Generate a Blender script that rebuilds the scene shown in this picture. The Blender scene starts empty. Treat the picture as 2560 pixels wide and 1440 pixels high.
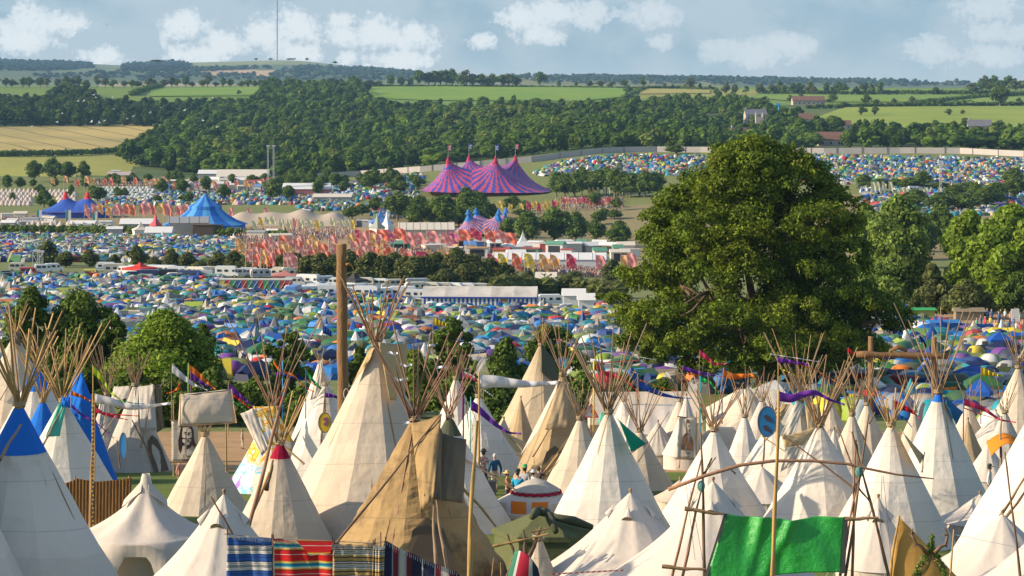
import bpy, math, random
import numpy as np
from mathutils import Vector, Matrix, Quaternion
R = random.Random(11)
scene = bpy.context.scene
COL = scene.collection
rad = math.radians
# ---------------- camera ----------------
F, U0, V0 = 6000.0, 1280.0, 200.0          # focal length and principal row of a 2560 x 1440 frame
cam = bpy.data.cameras.new('camera'); cam_o = bpy.data.objects.new('camera', cam); COL.objects.link(cam_o)
cam_o.rotation_euler = (rad(90), 0, 0)
cam.sensor_width = 36; cam.lens = F / 2560 * 36; cam.shift_y = -(720 - V0) / 2560
cam.clip_start = 0.5; cam.clip_end = 40000
scene.camera = cam_o
# ---------------- light ----------------
EL, AZ = rad(23), rad(-8)
SUN = Vector((-math.cos(EL) * math.cos(AZ), math.cos(EL) * math.sin(AZ), math.sin(EL)))
sl = bpy.data.lights.new('sun', 'SUN'); so = bpy.data.objects.new('sun', sl); COL.objects.link(so)
sl.energy = 5.0; sl.angle = rad(0.5); sl.color = (1.0, 0.83, 0.62)
so.rotation_euler = SUN.to_track_quat('Z', 'Y').to_euler()
vs = scene.view_settings
vs.view_transform = 'Standard'; vs.look = 'None'; vs.gamma = 1; vs.use_curve_mapping = False
vs.exposure = 0.72
cy = scene.cycles
cy.use_denoising = True
try: cy.denoiser = 'OPENIMAGEDENOISE'
except Exception: pass
cy.max_bounces = 5; cy.diffuse_bounces = 3; cy.glossy_bounces = 1; cy.transmission_bounces = 2
cy.volume_bounces = 0; cy.transparent_max_bounces = 4
cy.caustics_reflective = False; cy.caustics_refractive = False

class NT:
    """short hand for building node trees"""
    def __init__(s, tree): s.t = tree; s.n = tree.nodes; s.l = tree.links
    def new(s, ty, **kw):
        n = s.n.new(ty)
        for k, v in kw.items(): setattr(n, k, v)
        return n
    def put(s, sock, v):
        if hasattr(v, 'bl_idname') and hasattr(v, 'is_linked'): s.l.new(v, sock)
        elif v is not None: sock.default_value = v
    def math(s, op, a, b=None, c=None, clamp=False):
        n = s.new('ShaderNodeMath', operation=op, use_clamp=clamp)
        for i, v in enumerate((a, b, c)): s.put(n.inputs[i], v)
        return n.outputs[0]
    def vec(s, op, a, b=None, c=None):
        n = s.new('ShaderNodeVectorMath', operation=op)
        for i, v in enumerate((a, b, c)):
            if v is not None: s.put(n.inputs[i], v)
        return n.outputs['Value'] if op in ('LENGTH', 'DOT_PRODUCT', 'DISTANCE') else n.outputs[0]
    def mix(s, f, a, b, ty='MIX'):
        n = s.new('ShaderNodeMix', data_type='RGBA', blend_type=ty)
        s.put(n.inputs[0], f); s.put(n.inputs[6], c4(a)); s.put(n.inputs[7], c4(b))
        return n.outputs[2]
    def noise(s, vec, scale, detail=3, rough=.55, dist=0.0, dim='3D'):
        n = s.new('ShaderNodeTexNoise', noise_dimensions=dim)
        if vec is not None: s.l.new(vec, n.inputs['Vector'])
        n.inputs['Scale'].default_value = scale; n.inputs['Detail'].default_value = detail
        n.inputs['Roughness'].default_value = rough; n.inputs['Distortion'].default_value = dist
        return n.outputs[0]
    def ramp(s, f, stops, interp='LINEAR'):
        n = s.new('ShaderNodeValToRGB'); cr = n.color_ramp; cr.interpolation = interp
        while len(cr.elements) < len(stops): cr.elements.new(0.5)
        for e, (p, c) in zip(cr.elements, stops): e.position = p; e.color = c4(c)
        s.put(n.inputs[0], f); return n.outputs[0]
    def smooth(s, v, lo, hi):
        n = s.new('ShaderNodeMapRange', interpolation_type='SMOOTHSTEP')
        s.put(n.inputs[0], v); n.inputs[1].default_value = lo; n.inputs[2].default_value = hi
        return n.outputs[0]
def c4(c):
    if isinstance(c, (tuple, list)): return tuple(c) + (1.0,) if len(c) == 3 else tuple(c)
    return c

# ---------------- sky (world) ----------------
def build_world():
    w = bpy.data.worlds.new('World'); scene.world = w; w.use_nodes = True
    t = NT(w.node_tree); t.n.clear()
    out = t.new('ShaderNodeOutputWorld')
    sky = t.new('ShaderNodeTexSky', sky_type='NISHITA'); sky.sun_disc = False
    sky.sun_elevation = EL; sky.sun_rotation = math.atan2(SUN.x, SUN.y); sky.air_density = 1.0; sky.dust_density = 1.0
    b1 = t.new('ShaderNodeBackground'); t.l.new(sky.outputs[0], b1.inputs[0]); b1.inputs[1].default_value = 0.145
    tc = t.new('ShaderNodeTexCoord').outputs['Generated']
    sx = t.new('ShaderNodeSeparateXYZ'); t.l.new(tc, sx.inputs[0])
    y = t.math('MAXIMUM', t.math('ABSOLUTE', sx.outputs[1]), 0.05)
    az = t.math('MULTIPLY', t.math('DIVIDE', sx.outputs[0], y), 60.0)      # in hundreds of pixels at the photo's scale
    el = t.math('MULTIPLY', t.math('DIVIDE', sx.outputs[2], y), 60.0)
    cx = t.new('ShaderNodeCombineXYZ'); t.put(cx.inputs[0], az); t.put(cx.inputs[1], el)
    p = cx.outputs[0]
    n1 = t.noise(p, 1.7, 8, .66); n4 = t.noise(p, 6.0, 6, .6); n2 = t.noise(t.vec('ADD', p, (31.0, 7.0, 0)), .42, 5, .6, .3); n3 = t.noise(t.vec('MULTIPLY', p, (1, 2.2, 1)), .22, 4, .55)
    # cumulus heaps: (u, v, half width, half height)
    heaps = [(65, 55, 80, 50), (130, 60, 85, 38), (55, 100, 90, 42), (265, 140, 60, 34), (455, 62, 62, 45), (560, 110, 80, 36), (655, 80, 60, 50), (735, 68, 65, 55), (740, 130, 70, 40),
             (500, 135, 90, 34), (860, 85, 55, 34), (850, 50, 40, 26), (945, 80, 70, 52), (1035, 95, 65, 45), (1000, 150, 90, 32), (870, 148, 30, 22), (1310, 45, 70, 45), (1395, 30, 80, 42),
             (1480, 40, 60, 40), (1350, 90, 60, 28), (1210, 105, 38, 26), (1630, 30, 70, 42), (1655, 105, 38, 24), (2470, 18, 90, 42), (2480, 80, 60, 30), (2550, 90, 60, 40),
             (2330, 125, 70, 44), (1960, 115, 75, 42), (1800, 130, 60, 34), (1880, 140, 90, 40), (2500, 140, 120, 36), (30, 95, 40, 24)]
    m = None
    for (u, v, a, b) in heaps:
        q = t.vec('MULTIPLY_ADD', p, (100.0 / (a * 1.22), 100.0 / (b * 1.12), 0), (-(u - U0) / (a * 1.22), -(V0 - v) / (b * 1.12), 0))
        d = t.math('SUBTRACT', 1.0, t.vec('LENGTH', q))
        m = d if m is None else t.math('SMOOTH_MAX', m, d, 0.25)
    f = t.math('ADD', m, t.math('MULTIPLY', t.math('SUBTRACT', n1, 0.5), 2.1)); f = t.math('ADD', f, t.math('MULTIPLY', t.math('SUBTRACT', n4, 0.5), .55))
    cum = t.smooth(f, 0.04, 0.26)
    lit = t.smooth(t.math('ADD', f, t.math('MULTIPLY', n4, .9)), 0.35, 1.15)
    base = t.ramp(t.math('MULTIPLY', el, 0.45), [(0.0, (.44, .525, .54)), (0.35, (.345, .435, .46)), (1.0, (.295, .395, .43))])
    strat = t.smooth(t.math('ADD', t.math('MULTIPLY', n3, .6), t.math('MULTIPLY', n2, .5)), .44, .60)
    base = t.mix(t.math('MULTIPLY', strat, .9), base, (.53, .565, .555))
    cloud = t.mix(lit, (.50, .55, .565), (.96, .93, .85))
    fade = t.math('MULTIPLY', cum, t.smooth(az, 17.0, -3.0))            # the eastern heaps are fainter
    fade = t.math('MULTIPLY', cum, t.math('ADD', .5, t.math('MULTIPLY', t.smooth(az, 5.0, -1.0), .45)))
    colr = t.mix(fade, base, cloud)
    b2 = t.new('ShaderNodeBackground'); t.l.new(colr, b2.inputs[0]); b2.inputs[1].default_value = 0.63
    ms = t.new('ShaderNodeMixShader')
    t.put(ms.inputs[0], t.smooth(sx.outputs[2], 0.16, 0.08)); t.l.new(b1.outputs[0], ms.inputs[1]); t.l.new(b2.outputs[0], ms.inputs[2])
    t.l.new(ms.outputs[0], out.inputs[0])
    try: w.cycles.sampling_method = 'MANUAL'; w.cycles.sample_map_resolution = 512
    except Exception: pass
build_world()

# ---------------- helpers ----------------
def P(u, v, D): return Vector(((u - U0) * D / F, D, (V0 - v) * D / F))
def tag(o, label=None, cat=None, group=None, kind=None):
    if label: o['label'] = label
    if cat: o['category'] = cat
    if group: o['group'] = group
    if kind: o['kind'] = kind
    return o
def link(name, data, parent=None):
    o = bpy.data.objects.new(name, data); COL.objects.link(o)
    if parent is not None: o.parent = parent
    return o
def thing(name, label, cat, loc=(0, 0, 0), rz=0.0, group=None):
    o = link(name, None); o.location = loc; o.rotation_euler = (0, 0, rz); o.empty_display_size = .3
    return tag(o, label, cat, group)
def np_mesh(name, V, Fc, mats=(), smooth=False, cols=None, mi=None):
    """mesh from an (n,3) array and an (m,4) or (m,3) face array; cols = per-face colours (m,3)"""
    V = np.asarray(V, np.float32); Fc = np.asarray(Fc, np.int32)
    me = bpy.data.meshes.new(name); k = Fc.shape[1]
    me.vertices.add(len(V)); me.vertices.foreach_set('co', V.ravel())
    me.loops.add(Fc.size); me.loops.foreach_set('vertex_index', Fc.ravel())
    me.polygons.add(len(Fc)); me.polygons.foreach_set('loop_start', np.arange(0, Fc.size, k, dtype=np.int32))
    try: me.polygons.foreach_set('loop_total', np.full(len(Fc), k, np.int32))
    except Exception: pass
    for m in mats: me.materials.append(m)
    if mi is not None: me.polygons.foreach_set('material_index', np.asarray(mi, np.int32))
    me.update(calc_edges=True)
    me.polygons.foreach_set('use_smooth', np.full(len(Fc), smooth, bool))
    if cols is not None:
        a = me.color_attributes.new('Col', 'FLOAT_COLOR', 'CORNER')
        c = np.ones((Fc.size, 4), np.float32); c[:, :3] = np.repeat(np.asarray(cols, np.float32), k, axis=0)
        a.data.foreach_set('color', c.ravel())
    me.validate(); return me
class MB:
    def __init__(s): s.v = []; s.f = []; s.m = []
    def add(s, vs_, fs, mi=0):
        o = len(s.v); s.v += [tuple(x) for x in vs_]; s.f += [tuple(i + o for i in f) for f in fs]; s.m += [mi] * len(fs); return s
    def box(s, c, d, mi=0, M=None):
        x, y, z = d[0] / 2, d[1] / 2, d[2] / 2
        vs_ = [Vector((c[0] + a * x, c[1] + b * y, c[2] + e * z)) for a in (-1, 1) for b in (-1, 1) for e in (-1, 1)]
        if M is not None: vs_ = [M @ q for q in vs_]
        return s.add(vs_, [(0, 1, 3, 2), (4, 6, 7, 5), (0, 4, 5, 1), (2, 3, 7, 6), (0, 2, 6, 4), (1, 5, 7, 3)], mi)
    def tube(s, pts, rads, n=6, mi=0, cap=True):
        pts = [Vector(p) for p in pts]
        if not isinstance(rads, (list, tuple)): rads = [rads] * len(pts)
        vs_ = []; up = None
        for i, p in enumerate(pts):
            d = (pts[min(i + 1, len(pts) - 1)] - pts[max(i - 1, 0)]).normalized()
            if up is None: up = d.orthogonal().normalized()
            up = (up - d * up.dot(d)); up = up.normalized() if up.length > 1e-6 else d.orthogonal().normalized()
            sd = d.cross(up)
            for k in range(n):
                a = 2 * math.pi * k / n
                vs_.append(p + (up * math.cos(a) + sd * math.sin(a)) * rads[i])
        fs = [(i * n + k, i * n + (k + 1) % n, (i + 1) * n + (k + 1) % n, (i + 1) * n + k) for i in range(len(pts) - 1) for k in range(n)]
        if cap: fs += [tuple(range(n - 1, -1, -1)), tuple(range((len(pts) - 1) * n, len(pts) * n))]
        return s.add(vs_, fs, mi)
    def lathe(s, prof, n=16, mi=0, c=(0, 0, 0), a0=0.0):
        vs_ = [(c[0] + r * math.cos(a0 + 2 * math.pi * k / n), c[1] + r * math.sin(a0 + 2 * math.pi * k / n), c[2] + z) for (r, z) in prof for k in range(n)]
        return s.add(vs_, [(i * n + k, i * n + (k + 1) % n, (i + 1) * n + (k + 1) % n, (i + 1) * n + k) for i in range(len(prof) - 1) for k in range(n)], mi)
    def ball(s, c, r, mi=0, n=8, m=5):
        r = r if isinstance(r, (tuple, list)) else (r, r, r)
        vs_ = []
        for i in range(m + 1):
            t = math.pi * i / m
            for k in range(n):
                a = 2 * math.pi * k / n
                vs_.append((c[0] + r[0] * math.sin(t) * math.cos(a), c[1] + r[1] * math.sin(t) * math.sin(a), c[2] + r[2] * math.cos(t)))
        return s.add(vs_, [(i * n + k, (i + 1) * n + k, (i + 1) * n + (k + 1) % n, i * n + (k + 1) % n) for i in range(m) for k in range(n)], mi)
    def patch(s, c00, c10, c11, c01, nu=8, nv=8, fn=None, mi=0):
        """bilinear cloth; fn(a, b) -> offset vector"""
        c00, c10, c11, c01 = map(Vector, (c00, c10, c11, c01)); vs_ = []
        for j in range(nv + 1):
            b = j / nv
            for i in range(nu + 1):
                a = i / nu
                p = c00 * (1 - a) * (1 - b) + c10 * a * (1 - b) + c11 * a * b + c01 * (1 - a) * b
                if fn: p = p + Vector(fn(a, b))
                vs_.append(p)
        w = nu + 1
        return s.add(vs_, [(j * w + i, j * w + i + 1, (j + 1) * w + i + 1, (j + 1) * w + i) for j in range(nv) for i in range(nu)], mi)
    def mesh(s, name, mats, smooth=False):
        me = bpy.data.meshes.new(name); me.from_pydata(s.v, [], s.f)
        for m in (mats if isinstance(mats, (list, tuple)) else [mats]): me.materials.append(m)
        me.polygons.foreach_set('material_index', s.m)
        me.polygons.foreach_set('use_smooth', [smooth] * len(s.f)); me.update(); return me
    def obj(s, name, mats, parent=None, smooth=False): return link(name, s.mesh(name, mats, smooth), parent)
def solid(o, th):
    m = o.modifiers.new('thickness', 'SOLIDIFY'); m.thickness = th; m.offset = 0; return o

# ---------------- materials ----------------
_mats = {}
def mat(name, col, rough=.85, var=.12, scale=2.0, bump=0.0, bscale=8.0, transl=0.0, isl=0.0, attr=False, spec=.3, metal=0.0, stretch=None, col2=None, mixr=(.45, .65)):
    """base colour broken up by noise, optional bump, cloth/leaf translucency, per-island variation"""
    if name in _mats: return _mats[name]
    m = bpy.data.materials.new(name); m.use_nodes = True; t = NT(m.node_tree); b = t.n['Principled BSDF']; out = t.n['Material Output']
    tc = t.new('ShaderNodeTexCoord').outputs['Object']
    if stretch: tc = t.vec('MULTIPLY', tc, stretch)
    if attr:
        a = t.new('ShaderNodeVertexColor'); a.layer_name = 'Col'; c0 = a.outputs[0]
    else:
        c0 = col
    n = t.noise(tc, scale, 4, .6)
    k = t.math('MULTIPLY_ADD', n, 2 * var * 1.6, 1 - var * 1.6)
    if isl:
        g = t.new('ShaderNodeNewGeometry').outputs['Random Per Island']
        k = t.math('MULTIPLY', k, t.math('MULTIPLY_ADD', g, 2 * isl, 1 - isl))
    cx = t.new('ShaderNodeCombineXYZ'); [t.put(cx.inputs[i], k) for i in range(3)]
    if col2: c0 = t.mix(t.smooth(t.noise(tc, scale * .6, 5, .65), *mixr), c0, col2)
    c = t.mix(1.0, c0, cx.outputs[0], 'MULTIPLY')
    t.l.new(c, b.inputs['Base Color'])
    b.inputs['Roughness'].default_value = rough; b.inputs['Metallic'].default_value = metal
    b.inputs['Specular IOR Level'].default_value = spec
    if bump:
        bn = t.new('ShaderNodeBump'); bn.inputs['Strength'].default_value = bump; bn.inputs['Distance'].default_value = .1
        t.l.new(t.noise(tc, bscale, 3, .6), bn.inputs['Height']); t.l.new(bn.outputs[0], b.inputs['Normal'])
    if transl:
        tr = t.new('ShaderNodeBsdfTranslucent'); t.l.new(c, tr.inputs[0]); mx = t.new('ShaderNodeMixShader'); mx.inputs[0].default_value = transl
        t.l.new(b.outputs[0], mx.inputs[1]); t.l.new(tr.outputs[0], mx.inputs[2]); t.l.new(mx.outputs[0], out.inputs[0])
    _mats[name] = m; return m

# ---------------- terrain height ----------------
_rows = [(-60, -3.0), (0, -4.5), (30, -10.2)]
for D, v in [(65, 1560), (72, 1520), (80, 1470), (90, 1400), (100, 1330), (110, 1268), (120, 1215), (130, 1175), (140, 1145), (150, 1120), (165, 1080), (180, 1045), (200, 1000), (240, 915)]:
    _rows.append((D, (V0 - v) * D / F))
_c5 = [0, 500, 900, 1500, 2300]
for D, v in [(333, (800, 800, 800, 802, 805)), (420, (742, 742, 752, 768, 765)), (500, (700, 700, 710, 738, 725)), (600, (655, 655, 662, 712, 672)), (750, (602, 602, 612, 660, 605)),
             (900, (565, 563, 565, 585, 530)), (1000, (535, 535, 532, 520, 480)), (1050, (522, 522, 514, 497, 458)), (1130, (500, 498, 480, 462, 428)), (1250, (463, 465, 445, 390, 383)), (1300, (450, 452, 437, 375, 374)),
             (1500, (392, 425, 420, 352, 345)), (1700, (360, 385, 375, 330, 322)), (2000, (322, 330, 315, 292, 275)), (2100, (314, 312, 298, 280, 268)), (2350, (280, 272, 264, 257, 252)),
             (2600, (243, 240, 246, 247, 240)), (2800, (226, 226, 227, 230, 231)), (3000, (216, 216, 213, 217, 220))]:
    _rows.append((D, [(u, (V0 - a) * D / F) for u, a in zip(_c5, v)]))
_rows += [(3250, -22.0), (4000, -80.0), (5200, -60.0)]
for D, v in [(6500, ((0, 178), (500, 180), (900, 190), (1500, 199), (2300, 209))), (7500, ((0, 168), (250, 176), (500, 171), (700, 166), (900, 180), (1500, 196), (2300, 206))),
             (9000, ((-200, 150), (0, 154), (200, 158), (300, 163), (420, 157), (560, 154), (700, 150), (760, 152), (900, 168), (1000, 181), (1200, 191), (1500, 193), (2000, 200), (2300, 207)))]:
    _rows.append((D, [(u, (V0 - a) * D / F) for u, a in v]))
_rows += [(10500, -20.0), (12000, -50.0)]
_RD = np.array([r[0] for r in _rows], float); _UG = np.linspace(-600, 3200, 153)
_ZT = np.array([np.full(len(_UG), r[1]) if not isinstance(r[1], list) else np.interp(_UG, [a for a, _ in r[1]], [b for _, b in r[1]]) for r in _rows])
def gz(x, y):
    x = np.asarray(x, float); y = np.asarray(y, float)
    u = np.clip(U0 + F * x / np.maximum(y, 40.0), -600, 3200)
    fi = np.interp(y, _RD, np.arange(len(_RD))); i = np.minimum(fi.astype(int), len(_RD) - 2); a = fi - i
    fu = (u + 600) / 25.0; j = np.minimum(fu.astype(int), len(_UG) - 2); b = fu - j
    return (_ZT[i, j] * (1 - b) + _ZT[i, j + 1] * b) * (1 - a) + (_ZT[i + 1, j] * (1 - b) + _ZT[i + 1, j + 1] * b) * a
def g1(x, y): return float(gz(x, y))
_DS = np.exp(np.linspace(math.log(45), math.log(10400), 1500))
def hit(u, v):
    """ground point seen at pixel (u, v)"""
    zr = (V0 - v) * _DS / F; z = gz((u - U0) * _DS / F, _DS)
    k = np.nonzero(z >= zr)[0]
    if not len(k): return P(u, v, 3000)
    i = k[0]
    if i == 0: D = _DS[0]
    else:
        e0 = zr[i - 1] - z[i - 1]; e1 = z[i] - zr[i]; D = _DS[i - 1] + (_DS[i] - _DS[i - 1]) * e0 / max(e0 + e1, 1e-9)
    if v >= 209.5 and D > 3020: D = 2960.0                       # a ray that just clears the ridge: stay on the ridge
    x = (u - U0) * D / F
    return Vector((x, D, g1(x, D)))
def onD(u, D):
    x = (u - U0) * D / F; return Vector((x, D, g1(x, D)))
def pix(p): return (U0 + F * p[0] / p[1], V0 - F * p[2] / p[1])
def inpoly(poly, u, v):
    u = np.asarray(u, float); v = np.asarray(v, float); ins = np.zeros(u.shape, bool); n = len(poly)
    for i in range(n):
        (x1, y1), (x2, y2) = poly[i], poly[(i + 1) % n]
        c = ((y1 > v) != (y2 > v)) & (u < (x2 - x1) * (v - y1) / ((y2 - y1) if y2 != y1 else 1e-9) + x1)
        ins ^= c
    return ins
# ---------------- terrain ----------------
def ground_material():
    m = bpy.data.materials.new('meadow'); m.use_nodes = True; t = NT(m.node_tree); b = t.n['Principled BSDF']
    tc = t.new('ShaderNodeTexCoord').outputs['Object']
    a = t.new('ShaderNodeVertexColor'); a.layer_name = 'Col'
    n1 = t.noise(tc, .02, 5, .6); n2 = t.noise(tc, .6, 4, .65); n3 = t.noise(tc, 6.0, 3, .6)
    c = t.mix(t.math('MULTIPLY', t.smooth(n1, .4, .7), .35), a.outputs[0], (.17, .16, .06))
    k = t.math('MULTIPLY', t.math('MULTIPLY_ADD', n2, .9, .55), t.math('MULTIPLY_ADD', n3, .7, .65))
    cx = t.new('ShaderNodeCombineXYZ'); [t.put(cx.inputs[i], k) for i in range(3)]
    t.l.new(t.mix(1.0, c, cx.outputs[0], 'MULTIPLY'), b.inputs['Base Color']); b.inputs['Roughness'].default_value = .95; b.inputs['Specular IOR Level'].default_value = .1
    return m
def build_ground():
    ys = np.concatenate([np.linspace(-60, 30, 14), np.exp(np.linspace(math.log(34), math.log(12000), 420))])
    s = np.linspace(-1, 1, 221)
    Y = np.repeat(ys[:, None], len(s), 1); X = s[None, :] * (60 + .30 * np.maximum(Y, 0)); Z = gz(X, Y)
    V = np.stack([X, Y, Z], -1).reshape(-1, 3); w = len(s)
    i, j = np.meshgrid(np.arange(len(ys) - 1), np.arange(w - 1), indexing='ij'); q = (i * w + j).ravel()
    Fc = np.stack([q, q + 1, q + w + 1, q + w], 1)
    ctr = V[Fc].mean(1); D = ctr[:, 1]; u = U0 + F * ctr[:, 0] / np.maximum(D, 30); v = V0 - F * ctr[:, 2] / np.maximum(D, 30)
    c = np.zeros((len(Fc), 3)); c[:] = (.105, .15, .035)                         # grass
    def put(mask, col): c[mask] = col
    put(D < 128, (.105, .14, .03))
    put((D > 128) & (D < 165), (.36, .22, .11))                                   # trodden earth behind the tipis
    put((D > 165) & (D < 640), (.15, .17, .06))
    put(inpoly([(2280, 760), (2900, 740), (2900, 850), (2440, 835), (2290, 800)], u, v) & (D < 480), (.36, .24, .15))
    put((D >= 640) & (D < 1000), (.22, .18, .085))
    put(inpoly([(540, 560), (1150, 560), (1250, 640), (880, 680), (700, 640), (600, 590)], u, v) & (D > 640) & (D < 1050), (.36, .23, .12))
    put((D >= 1000) & (D < 1340), (.15, .17, .05))
    put((D >= 1340) & (D < 2250), (.07, .11, .03))
    put(inpoly([(-300, 440), (-300, 385), (400, 372), (310, 440)], u, v) & (D > 1330), (.30, .29, .06))    # dry meadow
    put((D >= 2250) & (D < 3300), (.13, .20, .028))                               # ridge pasture
    put(inpoly([(1590, 244), (1590, 222), (1900, 222), (1900, 240)], u, v) & (D > 2250) & (D < 3100), (.24, .24, .05))
    put((D >= 3300), (.085, .115, .05))
    # far patchwork
    rng = np.random.default_rng(5)
    far = D > 5200
    cell = (np.floor(ctr[:, 0] / 310 + .35 * np.sin(D / 700)).astype(int) * 7919 + np.floor(D / 430).astype(int) * 104729) % 61
    put(far & (cell % 5 == 0), (.17, .17, .05)); put(far & (cell % 5 == 1), (.13, .16, .05)); put(far & (cell % 7 == 2), (.30, .24, .12))
    put(far & inpoly([(480, 190), (480, 176), (620, 174), (720, 178), (660, 190)], u, v), (.45, .30, .16))
    put((D > 8000) & (u > 440) & (u < 900), (.20, .21, .07))
    me = np_mesh('terrain', V, Fc, [ground_material()], True, c)
    tag(link('terrain', me), 'grassy valley floor with the pasture ridge and hills beyond', 'ground', kind='structure')
build_ground()

def field(name, label, u0, u1, vt, vb, m, nu=40, nd=30, lift=.5):
    """a field sheet draped on the terrain between two pixel rows (functions of u)"""
    us = np.linspace(u0, u1, nu + 1); V = []
    for u in us:
        d0 = hit(u, vb(u))[1]; d1 = hit(u, vt(u))[1]
        for d in np.linspace(d0, d1, nd + 1):
            x = (u - U0) * d / F; V.append((x, d, g1(x, d) + lift))
    w = nd + 1; i, j = np.meshgrid(np.arange(nu), np.arange(nd), indexing='ij'); q = (i * w + j).ravel()
    o = link(name, np_mesh(name, V, np.stack([q, q + w, q + w + 1, q + 1], 1), [m], True)); return tag(o, label, 'field', kind='structure')
def crop_material(name, c1, c2, ang, period, dark, nsc=.02):
    m = bpy.data.materials.new(name); m.use_nodes = True; t = NT(m.node_tree); b = t.n['Principled BSDF']
    tc = t.new('ShaderNodeTexCoord').outputs['Object']; s = t.new('ShaderNodeSeparateXYZ'); t.l.new(tc, s.inputs[0])
    c = t.mix(t.smooth(t.noise(tc, nsc, 4, .6), .35, .65), c1, c2)
    w = t.math('ADD', t.math('MULTIPLY', s.outputs[0], math.cos(ang) / period), t.math('MULTIPLY', s.outputs[1], math.sin(ang) / period))
    w = t.math('ADD', w, t.math('MULTIPLY', t.noise(tc, .006, 2), .5))
    ln = t.smooth(t.math('ABSOLUTE', t.math('SUBTRACT', t.math('FRACT', w), .5)), .44, .49)
    c = t.mix(t.math('MULTIPLY', ln, dark), c, (.05, .06, .02))
    st = t.noise(t.vec('MULTIPLY', tc, (math.cos(ang), math.sin(ang), 0)), .5, 3)
    c = t.mix(t.math('MULTIPLY', st, .3), c, t.mix(1.0, c, (.6, .65, .5), 'MULTIPLY'))
    t.l.new(c, b.inputs['Base Color']); b.inputs['Roughness'].default_value = .95; b.inputs['Specular IOR Level'].default_value = .1; return m
L = lambda *pts: (lambda u: float(np.interp(u, [p[0] for p in pts], [p[1] for p in pts])))
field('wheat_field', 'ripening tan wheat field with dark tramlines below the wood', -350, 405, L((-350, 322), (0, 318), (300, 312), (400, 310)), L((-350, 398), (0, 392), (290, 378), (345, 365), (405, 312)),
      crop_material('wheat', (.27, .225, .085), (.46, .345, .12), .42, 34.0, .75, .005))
field('mown_field', 'bright green pasture on the ridge above the middle of the wood', 912, 1592, L((900, 219), (1150, 214), (1450, 216), (1592, 224)), L((900, 245), (1060, 252), (1450, 254), (1592, 240)),
      crop_material('pasture', (.15, .25, .03), (.19, .27, .035), .3, 60.0, .12, .012), lift=.8)
field('stubble_field', 'small yellow hay field on the ridge', 1600, 1775, L((1600, 222), (1775, 226)), L((1600, 236), (1775, 234)), crop_material('hay', (.30, .28, .07), (.34, .29, .08), .3, 50.0, .15), 12, 10, .8)
field('sloping_pasture', 'wide sunlit pasture with scattered trees above the village', 2030, 2900, L((2030, 300), (2110, 270), (2300, 268), (2900, 266)), L((2030, 306), (2120, 322), (2500, 322), (2900, 330)),
      crop_material('slope_pasture', (.20, .26, .04), (.25, .29, .05), 1.3, 40.0, .15, .012), lift=.8)
field('upper_pasture', 'narrow green pasture between hedges above the village', 1890, 2440, L((1890, 236), (2100, 238), (2440, 240)), L((1890, 246), (2000, 256), (2400, 256), (2440, 250)),
      crop_material('upper_green', (.15, .24, .035), (.19, .26, .04), .6, 50.0, .12, .012), 24, 14, .8)
field('far_ridge_pasture', 'green pasture strip at the edge of the ridge', 2430, 2900, L((2430, 246), (2900, 240)), L((2430, 262), (2900, 262)),
      crop_material('edge_green', (.17, .25, .04), (.2, .27, .04), .9, 50.0, .12, .012), 16, 12, .8)
field('ridge_meadow', 'sunlit green meadow behind the dark wood', 375, 655, L((375, 222), (655, 219)), L((375, 242), (655, 240)), crop_material('ridge_green', (.15, .25, .035), (.19, .27, .04), .7, 50.0, .12, .012), 14, 12, .8)

# ---------------- trees ----------------
LEAF = dict(oak=mat('oak_leaves', (.102, .15, .009), .7, .35, .25, isl=.55, transl=.34, spec=.2, col2=(.15, .19, .011)),
            lime=mat('fresh_leaves', (.17, .25, .02), .6, .3, .3, isl=.45, transl=.42, spec=.2),
            dark=mat('dark_leaves', (.088, .138, .016), .65, .3, .3, isl=.45, transl=.3, spec=.2),
            olive=mat('olive_leaves', (.095, .11, .028), .7, .3, .3, isl=.45, transl=.3, spec=.15),
            wood=mat('woodland_leaves', (.052, .085, .018), .7, .5, .012, isl=.45, transl=.28, spec=.15, col2=(.085, .105, .03)),
            far=mat('far_leaves', (.05, .08, .03), .8, .4, .003, isl=.4, transl=.2, spec=.1),
            grey=mat('greyish_leaves', (.165, .235, .04), .7, .3, .3, isl=.45, transl=.4, spec=.2))
BARK = mat('bark', (.13, .09, .055), .9, .3, 3.0, .5, 6.0, stretch=(1, 1, .25))
def leaf_quads(rng, C, Rd, n, size, rad_lo=.55, asp=.55, outw=.9, rough=.55):
    """n leaf sprays scattered through ellipsoid clumps C (k,3), radii Rd (k,3)"""
    C = np.asarray(C, float); Rd = np.asarray(Rd, float)
    if Rd.ndim == 1: Rd = np.repeat(Rd[:, None], 3, 1)
    w = Rd.mean(1) ** 2; k = rng.choice(len(C), n, p=w / w.sum())
    d = rng.normal(size=(n, 3)); d /= np.linalg.norm(d, axis=1)[:, None]
    r = rad_lo + (1.03 - rad_lo) * rng.random(n) ** .7
    p = C[k] + d * Rd[k] * r[:, None]
    nn = d * outw + rng.normal(size=(n, 3)) * rough; nn[:, 2] += .25; nn /= np.linalg.norm(nn, axis=1)[:, None]
    t = np.cross(nn, rng.normal(size=(n, 3))); t /= np.linalg.norm(t, axis=1)[:, None]; b = np.cross(nn, t)
    s = size * (.6 + .8 * rng.random(n))[:, None]
    V = np.stack([p + t * s, p + b * s * asp, p - t * s, p - b * s * asp], 1).reshape(-1, 3)
    return V, np.arange(4 * n).reshape(-1, 4)
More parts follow.
